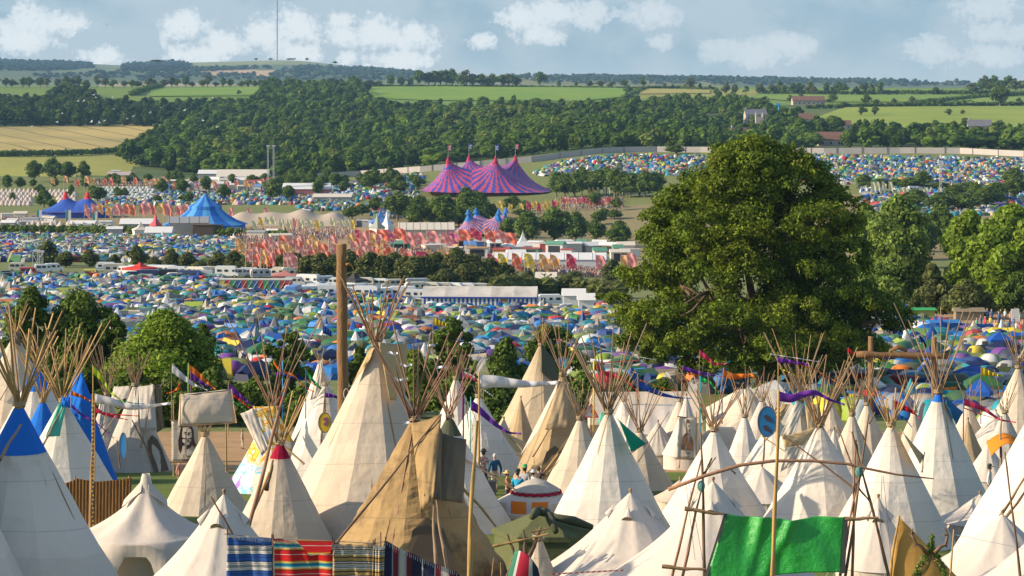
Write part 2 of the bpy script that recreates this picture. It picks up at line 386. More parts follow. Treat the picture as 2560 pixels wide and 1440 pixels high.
def cores(C, Rd, f=.62):
    """rough inner masses so that dense crowns do not show daylight everywhere"""
    Vs = []; Fs = []; o = 0
    prof = [(0, -1), (.8, -.55), (1, .1), (.7, .7), (0, 1)]
    for c, r in zip(C, Rd):
        r = np.atleast_1d(r) * f; r = np.repeat(r, 3) if len(r) == 1 else r
        for (q, z) in prof:
            for k in range(6): Vs.append((c[0] + r[0] * q * math.cos(k * 1.047 + z), c[1] + r[1] * q * math.sin(k * 1.047 + z), c[2] + r[2] * z))
        Fs += [(o + i * 6 + k, o + i * 6 + (k + 1) % 6, o + i * 6 + 6 + (k + 1) % 6, o + i * 6 + 6 + k) for i in range(4) for k in range(6)]
        o += 30
    return np.array(Vs), np.array(Fs)
def join(*parts):
    Vs = []; Fs = []; o = 0
    for V, Fc in parts: Vs.append(V); Fs.append(Fc + o); o += len(V)
    return np.concatenate(Vs), np.concatenate(Fs)
PROF = dict(round=[(0, .35), (.15, .75), (.4, 1), (.65, .92), (.85, .62), (1, .18)], oval=[(0, .4), (.2, .85), (.5, 1), (.75, .75), (.9, .45), (1, .1)],
            bush=[(0, .8), (.25, 1), (.5, .98), (.75, .75), (1, .25)], poplar=[(0, .6), (.2, .95), (.5, 1), (.8, .7), (1, .15)], crown=[(0, .75), (.2, .95), (.45, 1), (.7, .93), (.88, .7), (1, .35)], ragged=[(0, 1), (.3, 1), (.6, .95), (.85, .8), (1, .55)], flat=[(0, .5), (.2, .9), (.55, 1), (.8, .85), (1, .45)])
def clumps(rng, H, W, prof, h0, k, cr=(.15, .24)):
    """clump centres and radii for a crown from height h0 to H, W wide"""
    ts = (np.arange(k) + rng.random(k)) / k; ts = ts ** .9
    w = np.interp(ts, [a for a, _ in PROF[prof]], [b for _, b in PROF[prof]]) * W / 2
    a = rng.random(k) * 6.283; rr = np.maximum(w - W * .17, .02 * W) * np.sqrt(rng.random(k)) * (.75 + .45 * rng.random(k))
    r = W * (cr[0] + (cr[1] - cr[0]) * rng.random(k)) * (.8 + .3 * w / (W / 2))
    C = np.stack([rr * np.cos(a), rr * np.sin(a), h0 + r * .6 + ts * (H - h0 - 1.5 * r)], 1)
    return C, np.stack([r, r, r * .8], 1)
def trunk_mb(H, r, spread, rng, C=None, nb=7):
    b = MB(); top = H * .62
    b.tube([(0, 0, -.4), (0, 0, .0), (rng.normal() * .1, rng.normal() * .1, top * .4), (rng.normal() * .25, rng.normal() * .25, top)], [r * 1.5, r * 1.15, r * .85, r * .25], 8)
    for i in range(nb):
        a = rng.random() * 6.283; z0 = H * (.2 + .3 * rng.random()); z1 = z0 + H * (.15 + .25 * rng.random()); q = spread * (.4 + .5 * rng.random())
        if C is not None and len(C):
            c = C[rng.integers(len(C))]; tip = (c[0], c[1], c[2])
        else: tip = (q * math.cos(a), q * math.sin(a), z1)
        md = (tip[0] * .45, tip[1] * .45, z0 + (tip[2] - z0) * .4 + .05 * H * rng.random())
        b.tube([(0, 0, z0), md, tip], [r * .5, r * .32, r * .1], 5)
    return b
_protos = {}
def tree_proto(kind, leaf, seed, nq, H=12.0, W=11.0, h0=2.0, k=26, leafsize=.55, prof='round', core=.6):
    key = (kind, leaf, seed, nq)
    if key in _protos: return _protos[key]
    rng = np.random.default_rng(seed)
    C, Rd = clumps(rng, H, W, prof, h0, k); V, Fq = leaf_quads(rng, C, Rd, nq, leafsize)
    if core: V, Fq = join((V, Fq), cores(C, Rd, core))
    cm = np_mesh('crown', V, Fq, [LEAF[leaf]])
    tm = trunk_mb(H, .028 * H, W * .4, rng, C, 6).mesh('trunk', [BARK], True)
    _protos[key] = (cm, tm, H, W); return _protos[key]
def tree(p, h, w, proto, label, group=None, name='tree', cat='tree', rz=None, parts=True):
    cm, tm, H, W = proto; sc = (w / W, w / W, h / H); rz = R.random() * 6.28 if rz is None else rz
    if not parts:
        o = link(name, cm); o.location = p; o.scale = sc; o.rotation_euler = (0, 0, rz); return tag(o, label, cat, group)
    o = thing(name, label, cat, p, rz, group); o.scale = sc
    link('crown', cm, o); link('trunk', tm, o); return o
# ---------------- woods ----------------
def wood_mass(name, label, polys, d0, d1, space, h, nq, lsize, leafmat, seed, cat='wood', keep=None, tall=1.0, ncl=6, colr=None):
    """one sheet of woodland: thousands of crowns standing on the terrain inside pixel polygons of their feet"""
    rng = np.random.default_rng(seed); T = []
    for i in range(6):
        C, Rd = clumps(rng, 1.0, .95, ['round', 'oval', 'bush', 'crown', 'flat', 'round'][i], .10, ncl, (.20, .32))
        V, Fq = leaf_quads(rng, C, Rd, nq, lsize / h, .75, .65, 1.0, .30); T.append(join((V, Fq), cores(C, Rd, .82)))
    pts = []; y = d0
    while y < d1:
        w = .225 * y + 40; n = int(2 * w / space)
        x = -w + (np.arange(n) + rng.random(n)) * space; yy = y + (rng.random(n) - .5) * space
        pts.append(np.stack([x, yy], 1)); y += space * .95
    p = np.concatenate(pts); z = gz(p[:, 0], p[:, 1]); u = U0 + F * p[:, 0] / p[:, 1]; v = V0 - F * z / p[:, 1]
    m = np.zeros(len(p), bool)
    for q in polys: m |= inpoly(q, u, v)
    if keep is not None: m &= keep(u, v, rng)
    p = p[m]; z = z[m]
    Vs = []; Fs = []; Cs = []; o = 0
    blot = lambda x, y: .5 + .5 * np.sin(x / 47 + 1.7 * np.sin(y / 61)) * np.cos(y / 53 + x / 90)
    for (x, yy), zz in zip(p, z):
        V, Fq = T[rng.integers(6)]; a = rng.random() * 6.28; b = blot(x, yy)
        s = h * tall * (.42 + .5 * rng.random() ** 1.3 + .25 * b); sw = h * (.62 + .8 * rng.random() ** 1.8)
        ca, sa = math.cos(a) * sw, math.sin(a) * sw
        Vs.append(np.stack([V[:, 0] * ca - V[:, 1] * sa + x, V[:, 0] * sa + V[:, 1] * ca + yy, V[:, 2] * s + zz - .8], 1)); Fs.append(Fq + o); o += len(V)
        k = .8 + .4 * rng.random(); g = .6 * rng.random() + .4 * b
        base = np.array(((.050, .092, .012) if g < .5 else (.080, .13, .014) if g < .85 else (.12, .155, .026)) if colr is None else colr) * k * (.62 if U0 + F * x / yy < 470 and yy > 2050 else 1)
        Cs.append(np.repeat(base[None], len(Fq), 0))
    print(name, len(p), 'crowns')
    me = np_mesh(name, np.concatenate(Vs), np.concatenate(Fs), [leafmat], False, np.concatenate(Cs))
    return tag(link(name, me), label, cat, kind='stuff')
WOODM = mat('wood_crowns', (1, 1, 1), .75, .25, .05, isl=.4, transl=.28, attr=True, spec=.1)
W_LEFT = [(-250, 262), (100, 258), (140, 240), (215, 238), (235, 268), (340, 272), (480, 270), (640, 266), (665, 224), (905, 222), (930, 276), (1100, 282), (1480, 280), (1600, 268), (1620, 300), (1440, 330), (1400, 395), (1330, 402), (760, 446), (640, 444), (430, 436), (296, 404), (335, 380), (402, 335), (432, 318), (-250, 318)]
W_VILL = [(1470, 278), (1600, 268), (1770, 262), (1880, 262), (1900, 278), (2000, 296), (2030, 322), (2125, 342), (2500, 344), (2900, 348), (2900, 378), (1640, 375), (1400, 396), (1420, 330)]
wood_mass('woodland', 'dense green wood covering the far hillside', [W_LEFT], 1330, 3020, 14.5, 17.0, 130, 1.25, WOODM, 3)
wood_mass('village_woodland', 'broken mass of trees around the village roofs', [W_VILL], 1300, 2700, 14.0, 14.5, 130, 1.2, WOODM, 4,
          keep=lambda u, v, r: (r.random(len(u)) < .72) & ~inpoly([(1490, 308), (1570, 308), (1560, 330), (1490, 330)], u, v) & ~((np.abs(u - 1890) < 45) & (np.abs(v - 318) < 14)) & ~((np.abs(u - 2010) < 30) & (np.abs(v - 316) < 12)) & ~((np.abs(u - 2075) < 32) & (np.abs(v - 366) < 14)) & ~((np.abs(u - 2440) < 60) & (np.abs(v - 346) < 12)))
FARM = mat('far_crowns', (1, 1, 1), .8, .3, .004, isl=.35, transl=.15, attr=True, spec=.1)
FAR = [[(-200, 149), (120, 152), (225, 158), (235, 172), (120, 178), (-200, 180)], [(305, 166), (400, 152), (470, 160), (480, 172), (310, 178)], [(80, 190), (330, 178), (520, 172), (700, 171), (520, 180), (360, 196), (100, 200)],
       [(700, 180), (760, 168), (900, 172), (1050, 186), (1050, 200), (640, 200), (660, 190)], [(340, 186), (480, 184), (600, 190), (700, 188), (700, 200), (340, 202)], [(1150, 196), (1500, 194), (1700, 198), (2000, 203), (2300, 209), (2700, 212), (2700, 218), (1600, 212), (1150, 204)]]
wood_mass('hill_woodland', 'blue green woods on the far hills below the mast', FAR, 5600, 9300, 34, 26, 22, 6.0, FARM, 6, tall=.62, ncl=4, keep=lambda u, v, r: r.random(len(u)) < .72, colr=(.045, .07, .03))

# ---------------- single trees ----------------
def tall_at(u, D, hp, wp): return hp * D / F, wp * D / F
def px_tree(u, vb, hp, wp, proto, label, group=None, parts=True, cat='tree', name='tree', D=None):
    p = hit(u, vb) if D is None else onD(u, D)
    return tree(p, hp * p[1] / F, wp * p[1] / F, proto, label, group, name, cat, parts=parts)
FP = [tree_proto('far', 'dark', 20 + i, 260, leafsize=.85, k=14, prof=q) for i, q in enumerate(('round', 'oval', 'flat', 'bush'))]
FQ = [tree_proto('far', 'olive', 30 + i, 260, leafsize=.85, k=14, prof=q) for i, q in enumerate(('round', 'oval'))]
def row(pts, label, group, cat='tree'):
    for i, (u, vb, hp, wp) in enumerate(pts): px_tree(u, vb, hp, wp, (FP + FQ)[i * 5 % 6 if i % 3 else i % 4], label, group, cat=cat)
rr = random.Random(4)
row([(u + rr.uniform(-6, 6), 219 + rr.uniform(-1, 2), rr.uniform(18, 34), rr.uniform(24, 40)) for u in range(-30, 380, 21)], 'tree in the ridge row above the dark wood', 'trees of the ridge row above the dark wood')
row([(u + rr.uniform(-5, 5), 218, rr.uniform(14, 32), rr.uniform(24, 38)) for u in range(390, 665, 19)], 'tree in the ridge row behind the small green meadow', 'trees of the ridge row behind the small meadow')
row([(u + rr.uniform(-5, 5), 217, rr.uniform(16, 34), rr.uniform(24, 36)) for u in range(880, 1045, 24)], 'tree standing before the clump on the ridge', 'trees of the ridge before the clump')
row([(u + rr.uniform(-5, 5), 215, rr.uniform(34, 46) - (u > 1200) * 8, rr.uniform(38, 52)) for u in range(1050, 1300, 17)], 'tree of the tall dark clump on the ridge', 'trees of the tall clump on the ridge')
px_tree(1350, 217, 42, 38, FP[0], 'lone round oak standing on the ridge against the sky', parts=True)
px_tree(1397, 216, 18, 16, FP[1], 'small round tree beside the lone ridge oak')
row([(1440, 217, 18, 18), (1475, 217, 20, 26), (1500, 217, 20, 30), (1530, 217, 18, 26), (1560, 218, 20, 28), (1608, 222, 32, 20), (1662, 222, 16, 14), (1682, 222, 14, 12), (1727, 226, 34, 36), (1750, 226, 20, 14), (1775, 224, 14, 12),
     (1570, 238, 28, 30), (1790, 240, 22, 22), (1815, 238, 34, 32), (1838, 238, 30, 28), (1865, 236, 24, 24)], 'small tree on the hedged ridge fields', 'small trees on the hedged ridge fields')
row([(u + rr.uniform(-8, 8), 236 + rr.uniform(-2, 3), rr.uniform(22, 36), rr.uniform(22, 36)) for u in range(1890, 2200, 19)], 'tree of the hedgerow above the narrow pasture', 'trees of the hedgerow above the narrow pasture')
row([(1912, 268, 30, 42), (1975, 256, 20, 22), (2002, 260, 28, 34), (2080, 262, 30, 44), (2110, 270, 18, 24), (2165, 264, 32, 34), (2190, 266, 20, 30), (2235, 266, 22, 28), (2280, 262, 24, 22), (2305, 264, 16, 20), (2350, 268, 24, 26), (2390, 264, 18, 18), (2408, 262, 16, 14), (2432, 236, 30, 50), (2340, 236, 20, 32), (2290, 238, 14, 20)],
    'tree along the hedges of the upper pasture', 'trees along the hedges of the upper pasture')
px_tree(2500, 266, 56, 74, tree_proto('mid', 'dark', 60, 1500, leafsize=.5, k=24, prof='round'), 'big dark spreading tree above the wide pasture')
px_tree(2548, 262, 20, 22, FP[0], 'small tree beside the big dark spreading tree')
row([(2450 + i * 13 + rr.uniform(-5, 5), 229 + rr.uniform(-2, 3), rr.uniform(28, 46), 40) for i in range(16)], 'tree of the wooded knoll on the skyline', 'trees of the wooded knoll')
for (u, vb, hp, wp, lab) in [(2154, 291, 29, 31, 'first of two round trees side by side in the wide pasture'), (2187, 290, 28, 28, 'second of two round trees side by side in the wide pasture'), (2372, 290, 20, 29, 'squat round tree alone in the wide pasture'), (2407, 287, 14, 20, 'pale small tree next to the squat round tree'),
                             (2151, 305, 8, 8, 'tiny bush below the two round pasture trees'), (2338, 325, 28, 34, 'tree at the lower hedge of the wide pasture'), (2412, 327, 36, 44, 'bushy dark tree at the bottom of the wide pasture'), (2500, 336, 40, 50, 'full round tree beside the cream house'), (2392, 196, 1, 1, None), (596, 238, 14, 16, 'small round bush on the ridge meadow')]:
    if lab: px_tree(u, vb, hp, wp, FP[0] if wp != 20 else FQ[0], lab)
for i, (u, w) in enumerate([(640, 14), (676, 22), (725, 26), (736, 14), (767, 16), (838, 20), (392, 40)]): px_tree(u, 151.5 + (u > 800) * 8 + (u < 500) * 4, 7, w, FP[i % 4], 'clump of trees on the bare hilltop around the mast', 'hilltop clumps around the mast', parts=False)
for u in range(1290, 2300, 47): px_tree(u + rr.uniform(-14, 14), 199 + (u - 1290) * .009, rr.uniform(7, 14), rr.uniform(9, 20), FP[u % 4], 'tree on the faint blue skyline ridge', 'trees on the faint blue skyline', parts=False)

# hedges
def hedge(name, pts, h, w, leaf, label, D=None, lsize=.45, dens=14, group=None):
    """a hedge following pixel points on the ground"""
    rng = np.random.default_rng(int(abs(pts[0][0])) + 7); P_ = [hit(u, v) for u, v in pts]; C = []
    for a, b in zip(P_[:-1], P_[1:]):
        n = max(2, int((b - a).length / (w * .6)))
        for i in range(n):
            q = a.lerp(b, (i + rng.random() * .6) / n); C.append((q.x, q.y + rng.normal() * w * .15, g1(q.x, q.y) + h * (.42 + .12 * rng.random())))
    C = np.array(C); o = C.mean(0); Rd = np.stack([np.full(len(C), w * .62) * (.8 + .5 * rng.random(len(C))), np.full(len(C), w * .5), h * (.45 + .25 * rng.random(len(C)))], 1)
    V, Fq = join(leaf_quads(rng, C - o, Rd, len(C) * dens, lsize, .7), cores(C - o, Rd, .8))
    me = np_mesh(name, V, Fq, [LEAF[leaf]]); ob = link(name, me); ob.location = o; return tag(ob, label, 'hedge', group)
hedge('hedge', [(-100, 394), (0, 391), (160, 389), (240, 386), (330, 378)], 4.0, 4.0, 'dark', 'dark hedge below the wheat field', lsize=.9)
hedge('hedge', [(-60, 582), (200, 583), (430, 588), (600, 592), (720, 598)], 3.0, 2.6, 'dark', 'clipped hedge behind the packed tents at the foot of the blue marquees', lsize=.5)
hedge('hedge', [(1240, 740), (1330, 738), (1440, 742), (1560, 748)], 4.2, 4.0, 'olive', 'dark hedge behind the white caravan and the striped marquee', lsize=.5, dens=30)
hedge('hedge', [(910, 216), (1060, 213), (1300, 214), (1600, 221)], 2.5, 5, 'dark', 'thin hedge along the top of the ridge pasture', lsize=1.5, dens=8)
hedge('hedge', [(1560, 246), (1612, 222), (1700, 221), (1790, 224)], 3.5, 5, 'dark', 'hedge round the small yellow hay field', lsize=1.5, dens=8)
hedge('hedge', [(2020, 272), (2200, 268), (2330, 266), (2560, 264), (2800, 262)], 4, 5, 'dark', 'hedge along the top of the wide pasture', lsize=1.5, dens=8)
hedge('hedge', [(2270, 264), (2380, 252), (2460, 244), (2560, 238)], 4, 6, 'dark', 'slanting hedge crossing the upper pastures', lsize=1.5, dens=8)
hedge('hedge', [(1900, 234), (2100, 236), (2300, 236), (2480, 236)], 5, 6, 'dark', 'hedge between the upper pasture and the ridge', lsize=1.5, dens=8)
hedge('hedge', [(330, 240), (360, 228), (400, 220)], 6, 8, 'dark', 'hedge dividing the small ridge meadows', lsize=1.5, dens=10)

# middle distance trees
MP = [tree_proto('mid', 'dark', 50 + i, 1300, leafsize=.5, k=26, prof=q, core=.7) for i, q in enumerate(('round', 'oval', 'bush', 'flat'))]
MO = [tree_proto('mid', 'olive', 56 + i, 1500, leafsize=.45, k=24, prof=q, H=8, W=9, h0=.3, core=.7) for i, q in enumerate(('bush', 'bush', 'round'))]
for i, (u, vb, hp, wp, lab) in enumerate([(1040, 572, 70, 80, 'broad tree at the near foot of the pink striped big top'), (1100, 574, 88, 100, 'largest tree of the clump below the pink striped big top'), (1165, 560, 100, 80, 'tall tree hiding a corner of the pink striped big top'), (1190, 572, 56, 60, 'low tree between the two striped big tops'),
        (1320, 614, 92, 100, 'dark leafy tree beside the small striped big top'), (1385, 615, 104, 110, 'tallest of the trees behind the market stalls'), (1440, 612, 90, 80, 'third of the trees behind the market stalls'), (1490, 606, 60, 64, 'rounded lower tree behind the market stalls'), (1548, 622, 76, 84, 'pale green round tree behind the market stalls'),
        (1270, 600, 60, 60, 'tree behind the small striped big top'), (880, 548, 34, 60, 'low bushy tree by the end of the pale stretch tent'), (905, 540, 32, 50, 'small tree above the pale stretch tent'), (405, 487, 44, 44, 'first of two round trees near the far market'), (455, 488, 44, 44, 'second of two round trees near the far market'),
        (110, 520, 50, 56, 'round tree in front of the rows of bell tents'), (245, 505, 40, 60, 'tree right behind the blue two peaked big top'), (515, 482, 46, 40, 'tree behind the round blue big top'), (560, 500, 42, 44, 'tree beside the top of the round blue big top'), (682, 505, 62, 62, 'dark tree below the lattice masts'), (720, 500, 30, 40, 'small dark tree beside the lattice mast tree'),
        (85, 455, 58, 60, 'first big tree of the clump below the dry meadow'), (130, 456, 66, 70, 'second big tree of the clump below the dry meadow'), (170, 452, 52, 64, 'third big tree of the clump below the dry meadow'), (210, 455, 56, 40, 'slim tree of the clump below the dry meadow'), (18, 476, 42, 40, 'small tree at the foot of the clump below the dry meadow'), (50, 474, 34, 36, 'bushy small tree beside the bell tents'),
        (800, 486, 40, 60, 'tree behind the white hospitality tents'), (840, 470, 40, 50, 'tree under the perimeter fence'), (930, 470, 40, 60, 'first bush of the camp under the fence'), (985, 480, 30, 44, 'second bush of the camp under the fence'), (1690, 385, 24, 70, 'bushy trees standing against the perimeter fence')]):
    px_tree(u, vb, hp, wp, MP[i % 4], lab)
for i in range(13): px_tree(1395 + i * 20 + rr.uniform(-5, 5), 490 + rr.uniform(-3, 5), rr.uniform(60, 80), rr.uniform(60, 84), MP[i % 3], 'dark tree of the belt below the hillside camp', 'trees of the belt below the hillside camp')
for i, (u, vb, hp, wp) in enumerate([(2160, 472, 34, 46), (2240, 470, 22, 60), (2308, 470, 40, 50), (2390, 500, 36, 70), (2440, 512, 50, 60), (2490, 505, 46, 66), (2535, 500, 60, 60), (2580, 490, 50, 60), (2535, 462, 40, 60), (2350, 476, 20, 60), (2420, 476, 20, 60), (2200, 474, 26, 60), (2275, 476, 30, 60), (2470, 520, 50, 80), (2410, 530, 44, 80), (2350, 530, 46, 80), (2290, 520, 44, 70)]): px_tree(u, vb, hp * 1.15, wp * 1.3, MP[i % 3], 'dark hedgerow tree on the camp slope', 'hedgerow trees on the camp slope')
for i, (u, vb, hp, wp) in enumerate([(675, 690, 44, 70), (735, 695, 56, 80), (800, 700, 60, 80), (870, 700, 66, 84), (925, 704, 66, 84), (985, 706, 66, 90), (1040, 712, 66, 80), (1090, 712, 72, 90), (1140, 716, 86, 90), (1180, 718, 76, 90), (1225, 718, 66, 80), (1262, 722, 58, 64), (1110, 722, 46, 70), (1000, 720, 40, 70), (900, 716, 40, 70), (645, 688, 34, 60), (705, 692, 50, 60), (768, 698, 54, 60), (835, 701, 60, 60), (955, 706, 60, 70), (1012, 709, 62, 70), (1065, 713, 66, 70), (1245, 722, 48, 60), (1160, 722, 56, 70), (1205, 724, 50, 60)]):
    px_tree(u, vb, hp * 1.2, wp * 1.25, MO[i % 3], 'dark olive bush of the thicket between caravans and flags', 'bushes of the thicket between caravans and flags', cat='bush', name='bush')
for i, (u, vb, hp, wp) in enumerate([(118, 664, 54, 60), (165, 668, 34, 54), (222, 668, 38, 44), (285, 668, 28, 36), (340, 668, 46, 54), (385, 676, 30, 40), (428, 672, 44, 52), (470, 676, 40, 50), (545, 674, 38, 50), (585, 680, 46, 56), (620, 682, 38, 60), (500, 678, 24, 40)]):
    px_tree(u, vb, hp * 1.25, wp * 1.25, MO[(i + 1) % 3], 'dark bush of the broken row behind the parked vans', 'bushes of the broken row behind the vans', cat='bush', name='bush')
for i, (u, vb, hp, wp, lab) in enumerate([(1436, 712, 38, 62, 'bush beside the dancing crowd'), (1530, 706, 62, 76, 'big dark bush at the edge of the crowd'), (1320, 702, 26, 50, 'low bush in front of the crowd'), (1572, 716, 44, 60, 'bush between the crowd and the great oak'), (1385, 740, 20, 60, 'low scrub by the hedge')]):
    px_tree(u, vb, hp, wp, MO[i % 3], lab, cat='bush', name='bush')
# bigger trees on the right and the left
NP = {}
def near_tree(name_key, u, D, v_top, wp, leaf, prof, seed, nq, label, h0f=.12, ls=.24, k=60, vb=None, core=0, cr=(.09, .15), cat='tree', name='tree'):
    p = onD(u, D); H = (V0 - v_top) * D / F - p.z; W = wp * D / F * (1.35 if D < 300 else 1.1)
    rng = np.random.default_rng(seed); C, Rd = clumps(rng, H, W, prof, H * h0f, k, cr)
    if prof == 'ragged': C[:, :2] *= (.75 + .6 * rng.random(len(C)))[:, None]; Rd *= (.55 + .6 * rng.random(len(C)))[:, None]; core = 0
    V, Fq = leaf_quads(rng, C, Rd, nq, ls, .45)
    if core: V, Fq = join((V, Fq), cores(C, Rd, core))
    o = thing(name, label, cat, p)
    link('crown', np_mesh('crown', V, Fq, [LEAF[leaf]]), o)
    link('trunk', trunk_mb(H, .02 * H + .05, W * .4, rng, C, 12).mesh('trunk', [BARK], True), o); return o
near_tree('r1', 2245, 375, 480, 215, 'grey', 'crown', 101, 22000, 'tall bright green tree right behind the great oak', .05, .34, 110, core=.4)
near_tree('r2', 2165, 400, 505, 150, 'grey', 'crown', 102, 11000, 'narrower tree between the great oak and the bright tree', .05, .4, 50, core=.5)
near_tree('r3', 2425, 372, 518, 180, 'lime', 'crown', 103, 16000, 'wind blown light green tree near the festival path', .05, .4, 60, core=.5)
near_tree('r4', 2530, 362, 504, 240, 'lime', 'crown', 104, 24000, 'broad light green tree at the edge of the dirt path', .05, .4, 80, core=.5)
near_tree('r5', 2330, 352, 655, 110, 'olive', 'bush', 105, 7000, 'dark olive bush under the bright tall trees', .02, .35, 40, core=.6, cat='bush', name='bush')
near_tree('r6', 2420, 346, 695, 150, 'olive', 'bush', 106, 9000, 'pale willow bush beside the blue tarpaulins', .02, .35, 44, core=.6, cat='bush', name='bush')
near_tree('r7', 2545, 350, 675, 110, 'dark', 'round', 107, 8000, 'dark green tree overhanging the dirt path', .08, .35, 44, core=.6)
near_tree('r8', 2290, 340, 735, 60, 'olive', 'bush', 108, 4000, 'low bush behind the green and blue tarpaulins', .02, .35, 24, core=.6, cat='bush', name='bush')
near_tree('l1', 410, 178, 762, 270, 'lime', 'round', 111, 26000, 'fresh green round tree behind the cream tipis', .1, .17, 110, core=.45)
near_tree('l2', 200, 186, 716, 190, 'dark', 'ragged', 112, 17000, 'dark tree with a ragged top beside the fresh green tree', .1, .18, 70, core=.35)
near_tree('l3', 95, 186, 708, 150, 'dark', 'ragged', 113, 13000, 'slim dark tree with a forked top at the camp edge', .1, .18, 46, core=.3)
near_tree('l4', 285, 184, 775, 110, 'dark', 'ragged', 114, 6000, 'small dark tree between the forked tree and the fresh green tree', .1, .18, 36, core=.35)
near_tree('l5', 508, 184, 805, 90, 'dark', 'round', 115, 6000, 'shaded tree at the flank of the fresh green tree', .06, .18, 40, core=.45)
near_tree('m1', 722, 182, 822, 110, 'dark', 'ragged', 116, 6000, 'ragged sapling behind the bamboo fan of the red topped tipi', .1, .17, 32, core=.2)
near_tree('m2', 1128, 182, 790, 130, 'dark', 'ragged', 117, 8000, 'young oak with a thin top between the cream tipi and the white streamer', .1, .17, 46, core=.25)
near_tree('m3', 1265, 180, 838, 130, 'dark', 'bush', 118, 10000, 'bushy young tree behind the white streamer', .06, .17, 54, core=.4)
near_tree('m4', 1375, 186, 800, 130, 'dark', 'ragged', 119, 7000, 'young tree behind the dark flapped canvas tipi', .1, .17, 44, core=.25)
near_tree('m5', 900, 184, 862, 80, 'dark', 'bush', 120, 4000, 'small tree hidden between the log pole and the cream tipi', .06, .17, 30, core=.3)
near_tree('m6', 1035, 180, 870, 120, 'lime', 'bush', 121, 8000, 'leafy bush behind the dirty brown tipi poles', .04, .17, 44, core=.4, cat='bush', name='bush')
for i, (u, vt, w, D) in enumerate([(120, 905, 170, 172), (220, 900, 170, 174), (330, 915, 180, 172), (430, 925, 170, 171), (530, 912, 160, 173), (640, 935, 140, 172), (760, 955, 120, 171), (1140, 925, 150, 172), (1240, 945, 160, 171), (1330, 950, 130, 172), (1460, 925, 130, 176), (1560, 930, 110, 178), (1660, 940, 100, 180)]):
    near_tree('h%d' % i, u, D, vt, w, 'dark', 'bush', 130 + i, 5200, 'dark shrub of the hedge along the back of the tipi field', .02, .17, 34, core=.6, cat='shrub', name='shrub')['group'] = 'shrubs of the hedge behind the tipi field'
for i, (u, vb, hp, wp) in enumerate([(u, 620 + (i * 37) % 60, 90 + (i * 23) % 40, 110) for i, u in enumerate(range(2150, 2640, 40))]): px_tree(u, vb, hp, wp, MP[i % 4], 'dark tree of the wood behind the bright trees', 'dark trees behind the bright trees')
rz_ = random.Random(12)
for i in range(20):
    u = rz_.uniform(270, 720); px_tree(u, rz_.uniform(452, 466), rz_.uniform(20, 34), rz_.uniform(24, 42), MP[i % 4], 'small tree among the pale sheds under the wood', 'small trees among the pale sheds')
for i in range(18):
    u = rz_.uniform(985, 1215); vb = 574 - abs(u - 1100) * .06 - rz_.uniform(0, 26); px_tree(u, vb, rz_.uniform(44, 78), rz_.uniform(54, 90), MP[i % 4], 'leafy tree of the dense clump below the pink striped big top', 'trees of the dense clump below the pink big top')
for i in range(44):
    u = rz_.uniform(625, 1060); vb = rz_.uniform(452, 500) - (u - 625) * .03; px_tree(u, vb, rz_.uniform(22, 42), rz_.uniform(28, 52), MP[i % 4], 'tree scattered over the camp below the perimeter fence', 'trees scattered below the perimeter fence')
for i in range(26):
    u = rz_.uniform(-20, 480); vb = rz_.uniform(440, 530); px_tree(u, vb, rz_.uniform(16, 34), rz_.uniform(20, 46), MP[i % 4], 'tree scattered about the far market stalls', 'trees scattered about the far market')
for i in range(22):
    u = rz_.uniform(830, 1560); vb = rz_.uniform(518, 575); px_tree(u, vb, rz_.uniform(22, 46), rz_.uniform(34, 60), MP[i % 4], 'low tree between the two striped circus tents and the market', 'low trees between striped tents and market')
